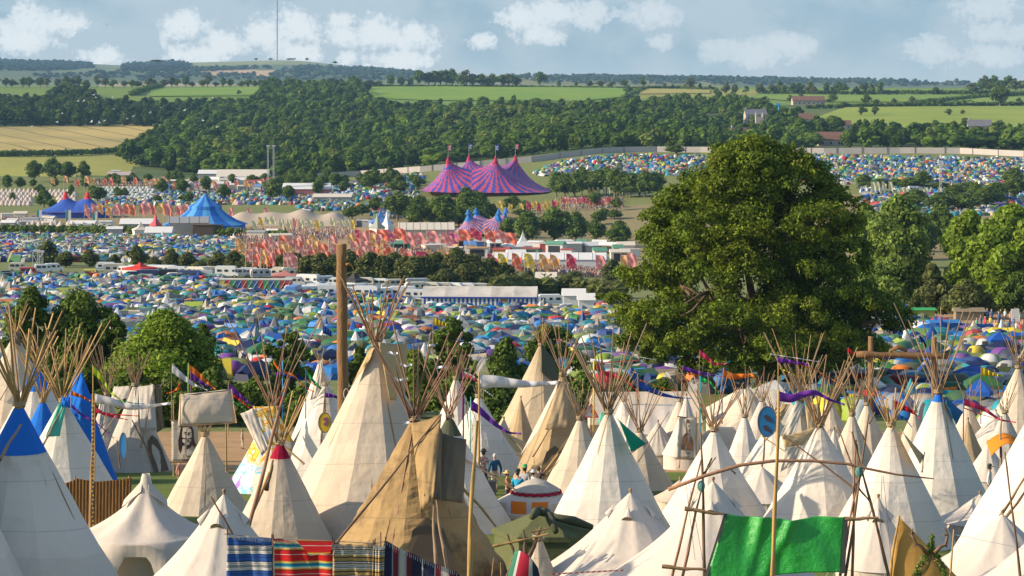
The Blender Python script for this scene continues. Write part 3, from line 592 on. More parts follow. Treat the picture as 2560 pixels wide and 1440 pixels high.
# the great oak
def great_oak():
    D = 205.0; rng = np.random.default_rng(77); base = onD(1915, D); k = D / F
    sil = [(340, 1880, 1925), (360, 1785, 1990), (400, 1720, 2055), (440, 1692, 2105), (480, 1628, 2150), (520, 1600, 2160), (560, 1585, 2170), (600, 1592, 2180), (640, 1560, 2192), (690, 1530, 2235), (740, 1488, 2272), (790, 1502, 2278), (840, 1540, 2262), (880, 1640, 2230), (925, 1760, 2120)]
    vv = [s[0] for s in sil]; Ls = [s[1] for s in sil]; Rs = [s[2] for s in sil]
    C = []; Rd = []
    def clump(n, shell, r0, r1):
        i = 0
        while i < n:
            v = rng.uniform(345, 905); l = np.interp(v, vv, Ls); r = np.interp(v, vv, Rs)
            if rng.random() > (r - l) / 790: continue
            i += 1; rc = rng.uniform(r0, r1); a = rng.random() * 6.283; hw = max((r - l) / 2 * k - rc * .75, .2); q = hw * (shell[0] + (shell[1] - shell[0]) * rng.random())
            C.append((((l + r) / 2 - 1915) * k + q * math.cos(a), q * math.sin(a) * .9, (V0 - v) * k - base.z - rc * .25)); Rd.append((rc, rc, rc * .72))
    clump(150, (.84, 1.0), 1.6, 3.0); big = list(zip(C, Rd)); C, Rd = [], []
    for c, r in big:
        for _ in range(10):
            d = rng.normal(size=3); d /= np.linalg.norm(d); d[2] = abs(d[2]) * .9 - .25; q = rng.uniform(.5, 1.05)
            C.append(tuple(np.array(c) + d * np.array(r) * q)); q = rng.uniform(.42, .95); Rd.append((q, q, q * .75))
    clump(300, (.3, .84), .9, 1.7)
    C = np.array(C); Rd = np.array(Rd)
    V, Fq = leaf_quads(rng, C, Rd, 240000, .145, .45, .55, 1.0)
    o = thing('oak_tree', 'great spreading oak towering over the camp', 'oak tree', base)
    link('crown', np_mesh('crown', V, Fq, [LEAF['oak']]), o)
    b = MB(); b.tube([(0, 0, -.5), (0, 0, .3), (.1, 0, 1.6), (.1, .1, 3.2)], [1.5, 1.05, .85, .8], 12)
    limbs = [((-5, -2, 9), .5), ((-9, -3, 6.5), .42), ((-3, 3, 14), .5), ((2, -2, 15), .5), ((6, 1, 12), .5), ((9, -3, 6.8), .45), ((4.5, -6, 5.5), .4), ((-3, -7, 7), .4), ((1, 8, 9), .45), ((-7, 6, 9), .4), ((7, 6, 9), .4)]
    for (t, r) in limbs:
        t = Vector(t); s = Vector((.1, 0, 2.6 + .5 * rng.random())); m1 = s.lerp(t, .35) + Vector((0, 0, .8)); m2 = s.lerp(t, .7) + Vector(rng.normal(size=3) * .4)
        b.tube([s, m1, m2, t], [r, r * .8, r * .55, r * .28], 7)
        for _ in range(9):
            a = [m1, m2, t][rng.integers(3)]; c = C[np.argsort(((C - np.array(a)) ** 2).sum(1))[rng.integers(60)]]; c = Vector(c)
            b.tube([a, a.lerp(c, .5) + Vector(rng.normal(size=3) * .3), c], [r * .35, r * .22, .04], 5)
    link('trunk', b.mesh('trunk', [BARK], True), o)
great_oak()
# ---------------- big tops ----------------
def cloth(name, col, **k):
    d = dict(rough=.75, var=.08, scale=.8, transl=.25, spec=.25); d.update(k); return mat(name, col, **d)
ATT = mat('painted_canvas', (1, 1, 1), .6, .06, .3, transl=.2, attr=True, spec=.3)
STEEL = mat('grey_steel', (.28, .28, .28), .5, .1, metal=.6); WOODP = mat('pole_wood', (.30, .19, .10), .8, .2, 4)
def poly_dist(px, py, pts):
    """distance from points to a convex hull (0 inside)"""
    d = np.full(px.shape, 1e9); ins = np.ones(px.shape, bool); n = len(pts)
    for i in range(n):
        a = np.array(pts[i]); b = np.array(pts[(i + 1) % n]); e = b - a; l2 = (e ** 2).sum() + 1e-9
        t = np.clip(((px - a[0]) * e[0] + (py - a[1]) * e[1]) / l2, 0, 1)
        d = np.minimum(d, np.hypot(px - a[0] - t * e[0], py - a[1] - t * e[1]))
        ins &= (e[0] * (py - a[1]) - e[1] * (px - a[0])) >= -1e-9
    return np.where(ins, 0, d)
def big_top(label, c, masts, hw, hd, H, eave, cols, tip, nst, rz=0.0, ridge=.66, dip=4.5, mast_up=2.5, skirt=None, flagcols=None, pw=1.35, trim=None):
    """peaked circus tent: masts (x, y) local; stripes fan out of the nearest mast"""
    o = thing('big_top', label, 'big top', c, rz)
    nr, na = 54, 220; a = np.linspace(0, 2 * np.pi, na + 1)[:-1]; t = np.linspace(0, 1, nr + 1)
    sc = 1 / (np.abs(np.cos(a)) ** 3.2 + np.abs(np.sin(a)) ** 3.2) ** (1 / 3.2)
    scal = 1 - .035 * np.abs(np.sin(a * 9))
    X = np.outer(t, np.cos(a) * sc * scal * hw); Y = np.outer(t, np.sin(a) * sc * scal * hd)
    hull = masts if len(masts) > 2 else [masts[0], masts[1]]
    dh = poly_dist(X, Y, hull) if len(masts) > 2 else np.minimum.reduce([np.hypot(X - (masts[0][0] + (masts[-1][0] - masts[0][0]) * q), Y - (masts[0][1] + (masts[-1][1] - masts[0][1]) * q)) for q in np.linspace(0, 1, 15)])
    bd = dh[-1][None, :] + 1e-6
    dm = np.minimum.reduce([np.hypot(X - m[0], Y - m[1]) for m in masts])
    Z = eave + (H - eave) * (ridge * np.clip(1 - dh / bd, 0, 1) ** pw + (1 - ridge) * np.exp(-dm / dip))
    Z = np.maximum(Z, eave * .9); V = np.stack([X, Y, Z], -1).reshape(-1, 3)
    i, j = np.meshgrid(np.arange(nr), np.arange(na), indexing='ij'); q = (i * na + j).ravel(); q2 = (i * na + (j + 1) % na).ravel()
    Fc = np.stack([q, q2, q2 + na, q + na], 1); ctr = V[Fc].mean(1)
    D = np.stack([np.hypot(ctr[:, 0] - m[0], ctr[:, 1] - m[1]) for m in masts], 1); k = D.argmin(1); M_ = np.array(masts)[k]
    an = np.arctan2(ctr[:, 1] - M_[:, 1], ctr[:, 0] - M_[:, 0]); st = (np.floor((an + np.pi) / (2 * np.pi) * nst).astype(int)) % len(cols)
    cc = np.array(cols)[st]; cc[D.min(1) < 1.6] = tip
    if trim is not None: cc[np.repeat(np.arange(nr), na) >= nr - 1] = trim
    link('canopy', np_mesh('canopy', V, Fc, [ATT], True, cc), o)
    for n_, m in enumerate(masts):
        b = MB(); b.tube([(m[0], m[1], 0), (m[0], m[1], H + mast_up)], .22, 6); ms = b.obj('mast', STEEL, o)
        b = MB(); b.lathe([(1.3, H * .9), (.75, H - .2), (.35, H + .9), (.05, H + 1.1)], 10, 0, (m[0], m[1], 0)); b.obj('mast_cap', cloth('cap%s' % (tip,), tip), o)
        if flagcols:
            b = MB(); b.tube([(m[0], m[1], H + mast_up), (m[0], m[1], H + mast_up + 4.6)], .08, 5); f = b.obj('flagstaff', STEEL, o)
            b = MB(); b.patch((m[0], m[1], H + mast_up + 2.2), (m[0] + 1.5, m[1], H + mast_up + 2.2), (m[0] + 1.5, m[1], H + mast_up + 4.6), (m[0], m[1], H + mast_up + 4.6), 4, 4, lambda a_, b_: (0, .15 * math.sin(a_ * 5), 0))
            solid(b.obj('flag', cloth('flag_%d' % (n_ % 2), flagcols[n_ % 2]), f), .03)
            b = MB(); b.box((m[0] + .75, m[1] - .2, H + mast_up + 3.3), (.8, .04, 1.5)); b.box((m[0] + .75, m[1] - .25, H + mast_up + 3.3), (.3, .03, .8), 1); b.obj('flag_emblem', [cloth('flag_pale', (.75, .75, .72)), cloth('flag_dark', (.05, .06, .12))], f)
    if skirt:
        b = MB(); n = 64; pr = [(.93 * hw * math.cos(2 * math.pi * k_ / n) * float(np.interp(2 * math.pi * k_ / n, a, sc)), .93 * hd * math.sin(2 * math.pi * k_ / n) * float(np.interp(2 * math.pi * k_ / n, a, sc))) for k_ in range(n)]
        b.add([(x, y, z) for z in (-1.0, eave) for (x, y) in pr], [(k_, (k_ + 1) % n, n + (k_ + 1) % n, n + k_) for k_ in range(n)]); b.obj('side_wall', cloth('skirt%s' % (skirt,), skirt), o)
    return o
big_top('huge four peaked pink and blue striped circus tent in the valley', hit(1213, 490) + Vector((0, 20, 0)), [(-17, -9), (4.6, -9), (13.7, 11), (-7.9, 11)], 30.5, 26, 16.4, 1.5,
        [(.50, .08, .155), (.055, .07, .34)], (.42, .03, .08), 48, 0, .62, 5.0, 1.6, None, [(.65, .09, .10), (.08, .12, .5)])
big_top('small salmon and blue striped circus tent with blue tipped masts', hit(1207, 592) + Vector((0, 8, 0)), [(-5.2, -4), (5.6, -4), (8.2, 5), (-2.6, 5)], 10.6, 10, 8.6, 1.3,
        [(.66, .24, .17), (.07, .12, .42)], (.03, .18, .5), 52, 0, .52, 2.3, .5)
big_top('royal blue circus tent with two red tipped peaks', hit(178, 546) + Vector((0, 12, 0)), [(-4.5, 0), (4.5, 0)], 15.5, 12, 9.2, 2.2, [(.035, .095, .40), (.045, .11, .44)], (.6, .04, .05), 48, 0, .40, 3.4, .4, (.03, .08, .36), None, 1.25, (.5, .04, .12))
def round_top():
    o = thing('big_top', 'round two tier blue striped circus tent with a pointed top', 'big top', hit(500, 578) + Vector((0, 14, 0)))
    M2 = [cloth('sky_blue_canvas', (.10, .36, .70)), cloth('deep_blue_canvas', (.02, .15, .52))]
    def tier(name, prof, n=32):
        b = MB(); b.lathe(prof, n); b.m = [((i % n) // 2) % 2 for i in range(len(b.f))]; b.obj(name, M2, o)
    tier('upper_roof', [(.05, 12.4), (.9, 11.6), (3.2, 9.6), (5.8, 8.1)]); tier('valance', [(5.8, 8.1), (5.9, 7.0)]); tier('clerestory', [(5.2, 8.0), (5.2, 6.6)])
    tier('main_roof', [(5.3, 7.4), (8.0, 5.0), (11.5, 3.0), (15.0, 1.7)]); tier('side_wall', [(14.2, 1.9), (14.2, -1)])
round_top()
b = MB()
def hump(a, bb):
    h = 0
    for (ca, w, g) in [(.14, .09, 4.6), (.36, .12, 3.4), (.60, .10, 5.2), (.84, .08, 4.4)]: h += g * math.exp(-((a - ca) / w) ** 2)
    e = math.sin(math.pi * min(max(bb, 0), 1)) ** .6; return (0, 0, .3 + (h * .55 + 3.0) * e * (1 - .5 * abs(2 * a - 1) ** 4))
c0 = hit(722, 566); o = thing('stretch_tent', 'long pale beige stretch tent with rolling humps', 'stretch tent', c0)
b.patch((-25, -6, 0), (25, -6, 0), (25, 13, 0), (-25, 13, 0), 60, 16, hump); b.obj('canopy', cloth('beige_stretch', (.50, .42, .32)), o, True)
for x in (-22, -13, -2.5, 8, 17, 22):
    b = MB(); b.tube([(x, -5.5, -1), (x, -5.8, 2.2)], .12, 5); b.obj('pole', STEEL, o)

# ---------------- marquees and stalls ----------------
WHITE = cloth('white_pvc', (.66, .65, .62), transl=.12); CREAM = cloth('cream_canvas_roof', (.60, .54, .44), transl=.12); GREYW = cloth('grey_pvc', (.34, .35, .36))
DARKI = mat('dark_opening', (.03, .03, .035))
CW = {'white': WHITE, 'cream': CREAM, 'grey': GREYW}
def cw(c): return CW[c] if isinstance(c, str) else cloth('panel_%02d_%02d_%02d' % tuple(int(x * 99) for x in c), c)
def marquee(label, u, vb, w, d, h, rh, roof='white', wall='white', rz=0.0, group=None, bays=0, opening=False, cat='marquee', name='marquee', D=None):
    p = hit(u, vb) if D is None else onD(u, D); p = p + Vector((0, d / 2, 0)); o = thing(name, label, cat, p, rz, group); e = .25
    b = MB(); b.add([(-w / 2 - e, -d / 2 - e, h), (w / 2 + e, -d / 2 - e, h), (w / 2 + e, 0, h + rh), (-w / 2 - e, 0, h + rh), (w / 2 + e, d / 2 + e, h), (-w / 2 - e, d / 2 + e, h)], [(0, 1, 2, 3), (3, 2, 4, 5), (0, 3, 5), (1, 4, 2)])
    if bays:
        for i in range(bays + 1):
            x = -w / 2 + w * i / bays; b.tube([(x, -d / 2 - e, h + .06), (x, 0, h + rh + .06)], .06, 4, 0)
    b.obj('roof', cw(roof), o)
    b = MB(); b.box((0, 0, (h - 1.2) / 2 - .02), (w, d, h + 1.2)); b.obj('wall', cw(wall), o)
    if opening:
        b = MB(); b.box((0, -d / 2 - .03, h * .45), (w * .7, .05, h * .85)); b.obj('opening', DARKI, o)
    return o
def pagoda(label, u, vb, w, h, rh, roof='white', group=None, wall='white', name='pagoda_tent'):
    p = hit(u, vb); o = thing(name, label, 'peaked tent', p, R.random(), group)
    b = MB(); b.lathe([(.04, h + rh), (.12 * w, h + rh * .62), (.3 * w, h + rh * .28), (.71 * w, h), (.71 * w, h - .35)], 4, 0, (0, 0, 0), math.pi / 4); b.obj('roof', cw(roof), o)
    b = MB(); b.lathe([(.66 * w, h - .1), (.66 * w, -.6)], 4, 0, (0, 0, 0), math.pi / 4); b.obj('wall', cw(wall), o); return o
marquee('grey roofed stage barn standing against the round blue circus tent', 468, 590, 13.0, 8, 4.3, 1.9, 'grey', (.44, .41, .36), .12, None, 4, False, 'stage', 'stage_building')
marquee('dark timber stall beside the grey roofed stage barn', 507, 592, 6.5, 4, 3.9, .3, (.15, .09, .06), (.12, .08, .055), name='timber_stall', cat='stall')
marquee('low wooden gate hut in front of the round blue circus tent', 543, 590, 3.4, 3, 3.4, .3, (.17, .1, .06), (.16, .1, .06), name='timber_stall', cat='stall')
marquee('white marquee right of the blue two peaked circus tent', 205, 572, 9, 5, 1.9, 1.0, 'white', 'white')
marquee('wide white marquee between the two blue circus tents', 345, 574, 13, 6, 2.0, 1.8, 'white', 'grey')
pagoda('pale square pavilion tent beside the round blue circus tent', 352, 590, 5.2, 2.2, 2.6, 'cream')
pagoda('red peaked tent beside the round blue circus tent', 389, 580, 3.2, 2.4, 4.8, (.6, .10, .12))
marquee('low white marquee in front of the red peaked tent', 395, 594, 8.5, 6, 1.6, 1.8, 'white', 'white')
marquee('boxy white cabin next to the far caravans', 262, 578, 4.2, 5, 3.4, .2, 'white', 'white', cat='cabin', name='cabin')
marquee('long white marquee with a blue side by the lattice masts', 605, 456, 27, 14, 3.0, 3.6, 'cream', (.25, .38, .6))
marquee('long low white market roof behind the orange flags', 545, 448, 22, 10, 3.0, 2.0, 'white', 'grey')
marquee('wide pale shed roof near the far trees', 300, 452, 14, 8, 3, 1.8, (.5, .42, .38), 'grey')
marquee('white shed with a red stripe under the perimeter fence', 765, 490, 22, 12, 3.2, 2.6, 'white', (.55, .2, .2))
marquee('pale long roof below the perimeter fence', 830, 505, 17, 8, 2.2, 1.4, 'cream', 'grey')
marquee('long cream marquee roof left of the small striped circus tent', 1065, 596, 19, 10, 3.0, 2.2, 'cream', (.5, .44, .36), .05, None, 8)
marquee('white festival office cabin at the far left market', 290, 440, 5, 5, 3, .2, 'white', 'white', cat='cabin', name='cabin')
pagoda('blue and white pavilion tent beside the flags', 952, 576, 8, 3, 5, (.10, .22, .5), None, (.5, .5, .52))
pagoda('white spire topped tent beside the cream marquee', 967, 584, 4, 2.5, 5.5)
pagoda('grey green spire topped tent beside the cream marquee', 943, 586, 4, 2.5, 5, (.33, .37, .3))
pagoda('white conical tent with a tall spike among the stalls', 1307, 630, 5.6, 2.2, 4.6)
pagoda('broad low white tent left of the spiked tent', 1275, 632, 8, 2.2, 2.2)
marquee('cream gabled tent standing in front of the dancing crowd', 1366, 712, 4.6, 5, 1.2, 1.6, 'cream', 'cream', -.1)
marquee('long white marquee behind the dancing crowd', 1375, 672, 32, 9, 2.6, 1.7, 'white', 'white', -.03, None, 8)
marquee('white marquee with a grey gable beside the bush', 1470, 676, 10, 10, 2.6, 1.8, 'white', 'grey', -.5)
o = marquee('market hall with a lettered white front', 1110, 618, 11, 6, 3.6, .3, 'grey', 'white', name='market_stall', cat='stall')
def text(s, size, loc, m, parent, name='lettering', rot=(math.pi / 2, 0, 0), ext=.01):
    cu = bpy.data.curves.new(name, 'FONT'); cu.body = s; cu.size = size; cu.align_x = 'CENTER'; cu.align_y = 'CENTER'; cu.extrude = ext
    cu.materials.append(m); t0 = link(name, cu); me = bpy.data.meshes.new_from_object(t0.evaluated_get(bpy.context.evaluated_depsgraph_get())); bpy.data.objects.remove(t0); t_ = link(name, me, parent); t_.location = loc; t_.rotation_euler = rot; return t_
text('NAME PLATE', 1.15, (0, -3.06, 3.0), mat('sign_dark', (.06, .05, .06)), o)
rs = random.Random(21); SC = ['white', 'white', 'cream', 'grey', (.12, .3, .2), (.12, .25, .5), (.45, .1, .08), (.55, .3, .1), (.5, .45, .38)]; SN = {'white': 'white', 'cream': 'cream', 'grey': 'grey'}
CN = {(.12, .3, .2): 'green', (.12, .25, .5): 'blue', (.45, .1, .08): 'red', (.55, .3, .1): 'orange', (.5, .45, .38): 'sandy'}
nm = lambda c: SN.get(c) or CN[c]
for i, (u, vb) in enumerate([(1015, 622), (1045, 625), (1080, 632), (1150, 622), (1175, 630), (1205, 626), (1235, 632), (1340, 626), (1365, 630), (1390, 634), (1410, 624), (1432, 632), (1455, 628), (1480, 634), (1500, 626), (1520, 634), (1545, 640), (1565, 632), (1195, 642), (1255, 645), (1290, 650), (1330, 646), (1420, 648), (1500, 648), (1550, 654), (1575, 644), (1140, 640), (1000, 632)]):
    c, d = rs.choice(SC), rs.choice(SC)
    marquee('%s roofed market stall with %s walls' % (nm(c), nm(d)), u, vb, rs.uniform(3, 6.5), rs.uniform(3, 5), rs.uniform(2.2, 3.2), rs.uniform(.2, 1.2), c, d, rs.uniform(-.4, .4), '%s roofed %s walled stalls of the market' % (nm(c), nm(d)), 0, i % 3 == 0, 'stall', 'market_stall')
for i, (u, vb) in enumerate([(20, 573), (55, 570), (120, 572), (215, 580), (300, 585), (30, 560), (75, 562), (120, 560), (285, 590), (640, 600), (700, 604), (680, 592), (905, 566), (930, 570), (15, 548), (50, 550)]):
    c = rs.choice(['white', 'cream', 'grey']); marquee('%s roofed trader van or booth by the blue circus tents' % c, u, vb, rs.uniform(3, 7), 3, rs.uniform(1.6, 2.6), rs.uniform(.1, .9), c, rs.choice(['white', 'grey', 'cream']), rs.uniform(-.3, .3), '%s booths by the blue circus tents' % c, 0, False, 'booth', 'trader_booth')
for i in range(26):
    u = 640 - (i % 13) * 24 - rs.random() * 10; vb = 462 + (i // 13) * 14 + rs.uniform(-3, 3); c = rs.choice(['white', 'cream', 'grey', (.12, .25, .5), (.55, .3, .1), (.45, .1, .08)])
    marquee('%s roofed stall of the far market' % nm(c), u + 40, vb, rs.uniform(3, 8), 4, rs.uniform(2, 3), rs.uniform(.3, 1.4), c, rs.choice(['white', 'grey', 'cream']), rs.uniform(-.4, .4), '%s roofed stalls of the far market' % nm(c), 0, False, 'stall', 'market_stall')
# blue and white striped marquee
def striped_marquee():
    pa, pb = hit(1058, 771), hit(1342, 775); w = (pb - pa).length; o = thing('marquee', 'long white roofed marquee with blue and white striped walls', 'marquee', pa.lerp(pb, .5) + Vector((0, 3, 0)), -.05)
    h, rh, d, e = 2.05, 1.45, 7.0, .2; b = MB(); n = 5
    for i in range(n):
        x0, x1 = -w / 2 + w * i / n, -w / 2 + w * (i + 1) / n; s = .10
        for (ya, yb) in ((-d / 2 - e, 0), (d / 2 + e, 0)):
            b.patch((x0, ya, h), (x1, ya, h), (x1, yb, h + rh), (x0, yb, h + rh), 8, 6, lambda a_, b_: (0, 0, -s * math.sin(math.pi * a_) * math.sin(math.pi * (.15 + .7 * b_))))
    b.add([(-w / 2, -d / 2 - e, h), (-w / 2, 0, h + rh), (-w / 2, d / 2 + e, h)], [(0, 1, 2)]); b.add([(w / 2, -d / 2 - e, h), (w / 2, 0, h + rh), (w / 2, d / 2 + e, h)], [(0, 1, 2)])
    b.obj('roof', cloth('marquee_roof', (.62, .58, .52), col2=(.5, .45, .38), scale=.5), o)
    BS = cloth('blue_stripe', (.04, .10, .40)); b = MB()
    k = int(w / .34)
    for i in range(k): b.add([(-w / 2 + w * i / k, -d / 2, -1), (-w / 2 + w * (i + 1) / k, -d / 2, -1), (-w / 2 + w * (i + 1) / k, -d / 2, h), (-w / 2 + w * i / k, -d / 2, h)], [(0, 1, 2, 3)], i % 2)
    kk = int(d / .34)
    for x in (-w / 2, w / 2):
        for i in range(kk): b.add([(x, -d / 2 + d * i / kk, -1), (x, -d / 2 + d * (i + 1) / kk, -1), (x, -d / 2 + d * (i + 1) / kk, h), (x, -d / 2 + d * i / kk, h)], [(0, 1, 2, 3)], i % 2)
    b.obj('striped_wall', [WHITE, BS], o)
    b = MB(); b.box((0, -d / 2 - e - .03, h - .12), (w + .3, .04, .26)); b.obj('valance', BS, o)
    b = MB(); b.box((w * .22, -d / 2 - .03, .8), (1.1, .04, 2.2)); b.obj('door', mat('door_tan', (.25, .17, .1)), o)
striped_marquee()
def toilet_row():
    pa, pb = hit(580, 728), hit(700, 736); w = (pb - pa).length; o = thing('toilet_block', 'long low cabin row with doors painted in many colours', 'toilet block', pa.lerp(pb, .5) + Vector((0, 1, 0)), -.04)
    b = MB(); b.box((0, 0, 1.5), (w, 2.2, 1.7)); b.obj('wall', mat('block_wall', (.35, .33, .3)), o)
    b = MB(); b.box((0, 0, 2.42), (w + .2, 2.4, .16)); b.obj('roof', mat('block_roof', (.5, .47, .42)), o)
    b = MB(); b.box((0, -.1, .2), (w, 2.4, .95)); b.obj('base', mat('block_green', (.10, .32, .12)), o)
    n = 13; cs = [(.6, .5, .05), (.55, .05, .05), (.05, .35, .12), (.04, .12, .42), (.5, .06, .06), (.05, .3, .15), (.05, .15, .45), (.55, .05, .05), (.05, .35, .12), (.05, .12, .4), (.05, .3, .14), (.5, .05, .05), (.55, .06, .06)]
    for i in range(n):
        b = MB(); x = -w / 2 + w * (i + .5) / n; b.box((x, -1.13, 1.5), (w / n * .84, .06, 1.5)); b.tube([(x - w / n * .4, -1.18, .8), (x + w / n * .4, -1.18, 2.2)], .05, 4, 1); b.obj('door', [cloth('door_paint_%d' % (i % 13), cs[i]), WHITE], o)
toilet_row()
# perimeter fence
def fence():
    pts = [(690, 456), (760, 450), (900, 441), (1050, 430), (1200, 417), (1330, 405), (1400, 396), (1480, 386), (1560, 381), (1640, 380), (1750, 381), (1900, 383), (2060, 384), (2250, 383), (2400, 384), (2560, 392), (2700, 398)]
    Q = [hit(u, v) for u, v in pts]; o = thing('perimeter_fence', 'long pale steel perimeter fence crossing the valley', 'fence', Q[8])
    b = MB(); posts = []; acc = 0
    for p, q in zip(Q[:-1], Q[1:]):
        n = max(1, round((q - p).length / 7))
        for i in range(n):
            a_, c_ = p.lerp(q, i / n), p.lerp(q, (i + 1) / n); za, zc = g1(a_.x, a_.y), g1(c_.x, c_.y)
            A, B = Vector((a_.x, a_.y, za - 1)) - Q[8], Vector((c_.x, c_.y, zc - 1)) - Q[8]; up = Vector((0, 0, 4.0))
            th = Vector((0, .15, 0)); b.add([A, B, B + up, A + up, A + th, B + th, B + up + th, A + up + th], [(0, 1, 2, 3), (7, 6, 5, 4), (3, 2, 6, 7), (0, 3, 7, 4), (1, 5, 6, 2)]); posts.append(A)
    b.obj('panel', mat('fence_panel', (.40, .36, .33), .6, .1, .2), o)
    pb_ = MB(); pb_.box((0, -.12, 2.1), (.3, .2, 4.2)); pm = pb_.mesh('post', [mat('fence_post', (.17, .14, .12))])
    vis = posts[::2]
    for A in vis[:98]: q = link('post', pm, o); q.location = A
fence()
# ---------------- masts, houses, birds ----------------
def mast():
    p = onD(693, 8950); o = thing('tv_mast', 'very tall thin transmitter mast on the distant hilltop', 'mast', p)
    b = MB(); b.tube([(0, 0, -10), (0, 0, 240)], [1.9, 1.7], 6); b.obj('lower_mast', mat('mast_steel', (.12, .13, .15)), o)
    b = MB(); b.tube([(0, 0, 240), (0, 0, 300)], [1.5, 1.1], 6); b.obj('antenna', mat('mast_pale', (.3, .3, .32)), o)
    for h in range(30, 240, 30):
        b = MB(); b.lathe([(2.6, h), (2.6, h + 2)], 6); b.obj('platform', mat('mast_steel', (.12, .13, .15)), o)
mast()
def lattice(u, D, v0, label, w=.38, grp='twin lattice lighting masts'):
    p = onD(u, D); h = (V0 - v0) * D / F - p.z; o = thing('lattice_mast', label, 'mast', p); b = MB()
    for (x, y) in ((-w, -w), (w, -w), (0, w)): b.tube([(x, y, -.5), (x * .8, y * .8, h)], .1, 4)
    n = int(h / (2.2 * w))
    for i in range(n):
        z0, z1 = h * i / n, h * (i + 1) / n; s = 1 if i % 2 else -1; b.tube([(-w * s, -w, z0), (w * s, -w, z1)], .055, 3); b.tube([(-w * s * .9, -w, z1), (0, w, z0)], .055, 3)
    b.obj('frame', mat('lattice_steel', (.42, .42, .42), .5), o)
    b = MB(); b.box((0, 0, h + .3), (1.6, .5, .5)); b.obj('lamp_head', mat('lamp_head', (.5, .5, .5)), o); return o
lattice(670, 1120, 366, 'first of two tall lattice masts in front of the wood'); lattice(684, 1120, 366, 'second of two tall lattice masts in front of the wood')
lattice(92, 560, 630, 'scaffold tower behind the parked cars', .9); lattice(102, 566, 632, 'narrower scaffold tower behind the parked cars', .7)
lattice(2351, 900, 405, 'thin lattice pylon on the camp slope', .5)
SLATE = mat('roof_tile', (.16, .085, .06), .9, .2, .5); SLB = mat('roof_slate', (.13, .13, .14), .8); STONE = mat('house_stone', (.36, .31, .24), .9, .2, .3); PANE = mat('window_pane', (.04, .05, .06), .2)
def house(u, vb, w, d, h, rh, label, roof=SLATE, rz=0.0, chim=1):
    p = hit(u, vb); o = thing('house', label, 'house', p, rz)
    b = MB(); b.box((0, 0, h / 2 - .5), (w, d, h + 1)); b.add([(-w / 2, -d / 2, h), (-w / 2, d / 2, h), (-w / 2, 0, h + rh)], [(0, 1, 2)]); b.add([(w / 2, -d / 2, h), (w / 2, d / 2, h), (w / 2, 0, h + rh)], [(0, 2, 1)]); b.obj('wall', STONE, o)
    b = MB(); e = .4; b.add([(-w / 2 - e, -d / 2 - e, h - .2), (w / 2 + e, -d / 2 - e, h - .2), (w / 2 + e, 0, h + rh + .1), (-w / 2 - e, 0, h + rh + .1), (w / 2 + e, d / 2 + e, h - .2), (-w / 2 - e, d / 2 + e, h - .2)], [(0, 1, 2, 3), (3, 2, 4, 5)]); r = solid(b.obj('roof', roof, o), .25)
    for i in range(chim):
        b = MB(); b.box((-w / 2 + .8 + i * (w - 1.6), 0, h + rh + .6), (1.1, .9, 2.2)); b.obj('chimney', STONE, r)
    for i in range(max(2, int(w / 4))):
        x = -w / 2 + w * (i + .5) / max(2, int(w / 4))
        for z in ([1.4, 4.0] if h > 4.5 else [1.5]):
            b = MB(); b.box((x, -d / 2 - .04, z), (1.1, .08, 1.3)); b.obj('window', PANE, o)
house(1528, 306, 24, 9, 5, 4, 'long red tiled house in the village trees', chim=2, rz=.15); house(1498, 300, 11, 8, 5, 3.5, 'small red tiled house beside the long village house', rz=-.4)
house(1632, 296, 9, 8, 5.5, 3.5, 'brick house half hidden by village trees', rz=.5); house(1888, 308, 16, 10, 6.5, 4, 'grey slated stone house with a gable', SLB, .1, 2); house(2008, 309, 13, 9, 3.5, 4, 'low red roofed barn beside the pasture', rz=.05, chim=0)
house(2020, 262, 30, 10, 4, 4, 'long red roofed farm on the upper slope', rz=.05, chim=0); house(2075, 364, 14, 9, 3.5, 4.2, 'red tiled barn just behind the perimeter fence', chim=0); house(1850, 352, 12, 8, 5, 3, 'pale gabled house with a tall chimney behind the oak top', rz=.3)
house(2448, 336, 15, 9, 5.5, 4, 'cream house with a dark roof by the pasture', SLB, -.1); house(2110, 322, 9, 7, 3, 3, 'low farm shed below the wide pasture', rz=.1, chim=0); house(1790, 306, 14, 8, 4, 2.5, 'white outbuilding among village trees', SLB, .2, 0)
def tower():
    p = hit(1898, 338); o = thing('church_tower', 'small stone church tower with corner pinnacles', 'church tower', p)
    b = MB(); b.box((0, 0, 5.5), (5, 5, 13)); b.obj('wall', STONE, o)
    for x in (-2.2, 2.2):
        for y in (-2.2, 2.2):
            b = MB(); b.lathe([(.5, 12), (.4, 13.4), (.02, 15.5)], 6, 0, (x, y, 0)); b.obj('pinnacle', STONE, o)
tower()
p = hit(1946, 300); o = thing('crane_lift', 'bright blue cherry picker standing up among village trees', 'crane', p)
b = MB(); b.tube([(0, 0, -1), (0, 0, 9), (1.2, 0, 12)], .55, 5); b.obj('boom', mat('crane_blue', (.02, .30, .55)), o); b = MB(); b.box((-.3, 0, 12.2), (3.6, 1.5, 1.6)); b.obj('basket', mat('crane_blue', (.02, .30, .55)), o)
gm = MB(); gm.add([(0, .25, 0), (0, -.25, 0), (-.75, .05, .3), (.75, .05, .3), (-.4, .2, .22), (.4, .2, .22)], [(0, 1, 4), (1, 2, 4), (0, 5, 1), (1, 5, 3)]); gm.tube([(0, -.4, -.05), (0, 0, 0), (0, .4, -.02)], [.02, .1, .03], 5)
gul = gm.mesh('gull', [mat('gull_white', (.7, .7, .7), transl=.2)])
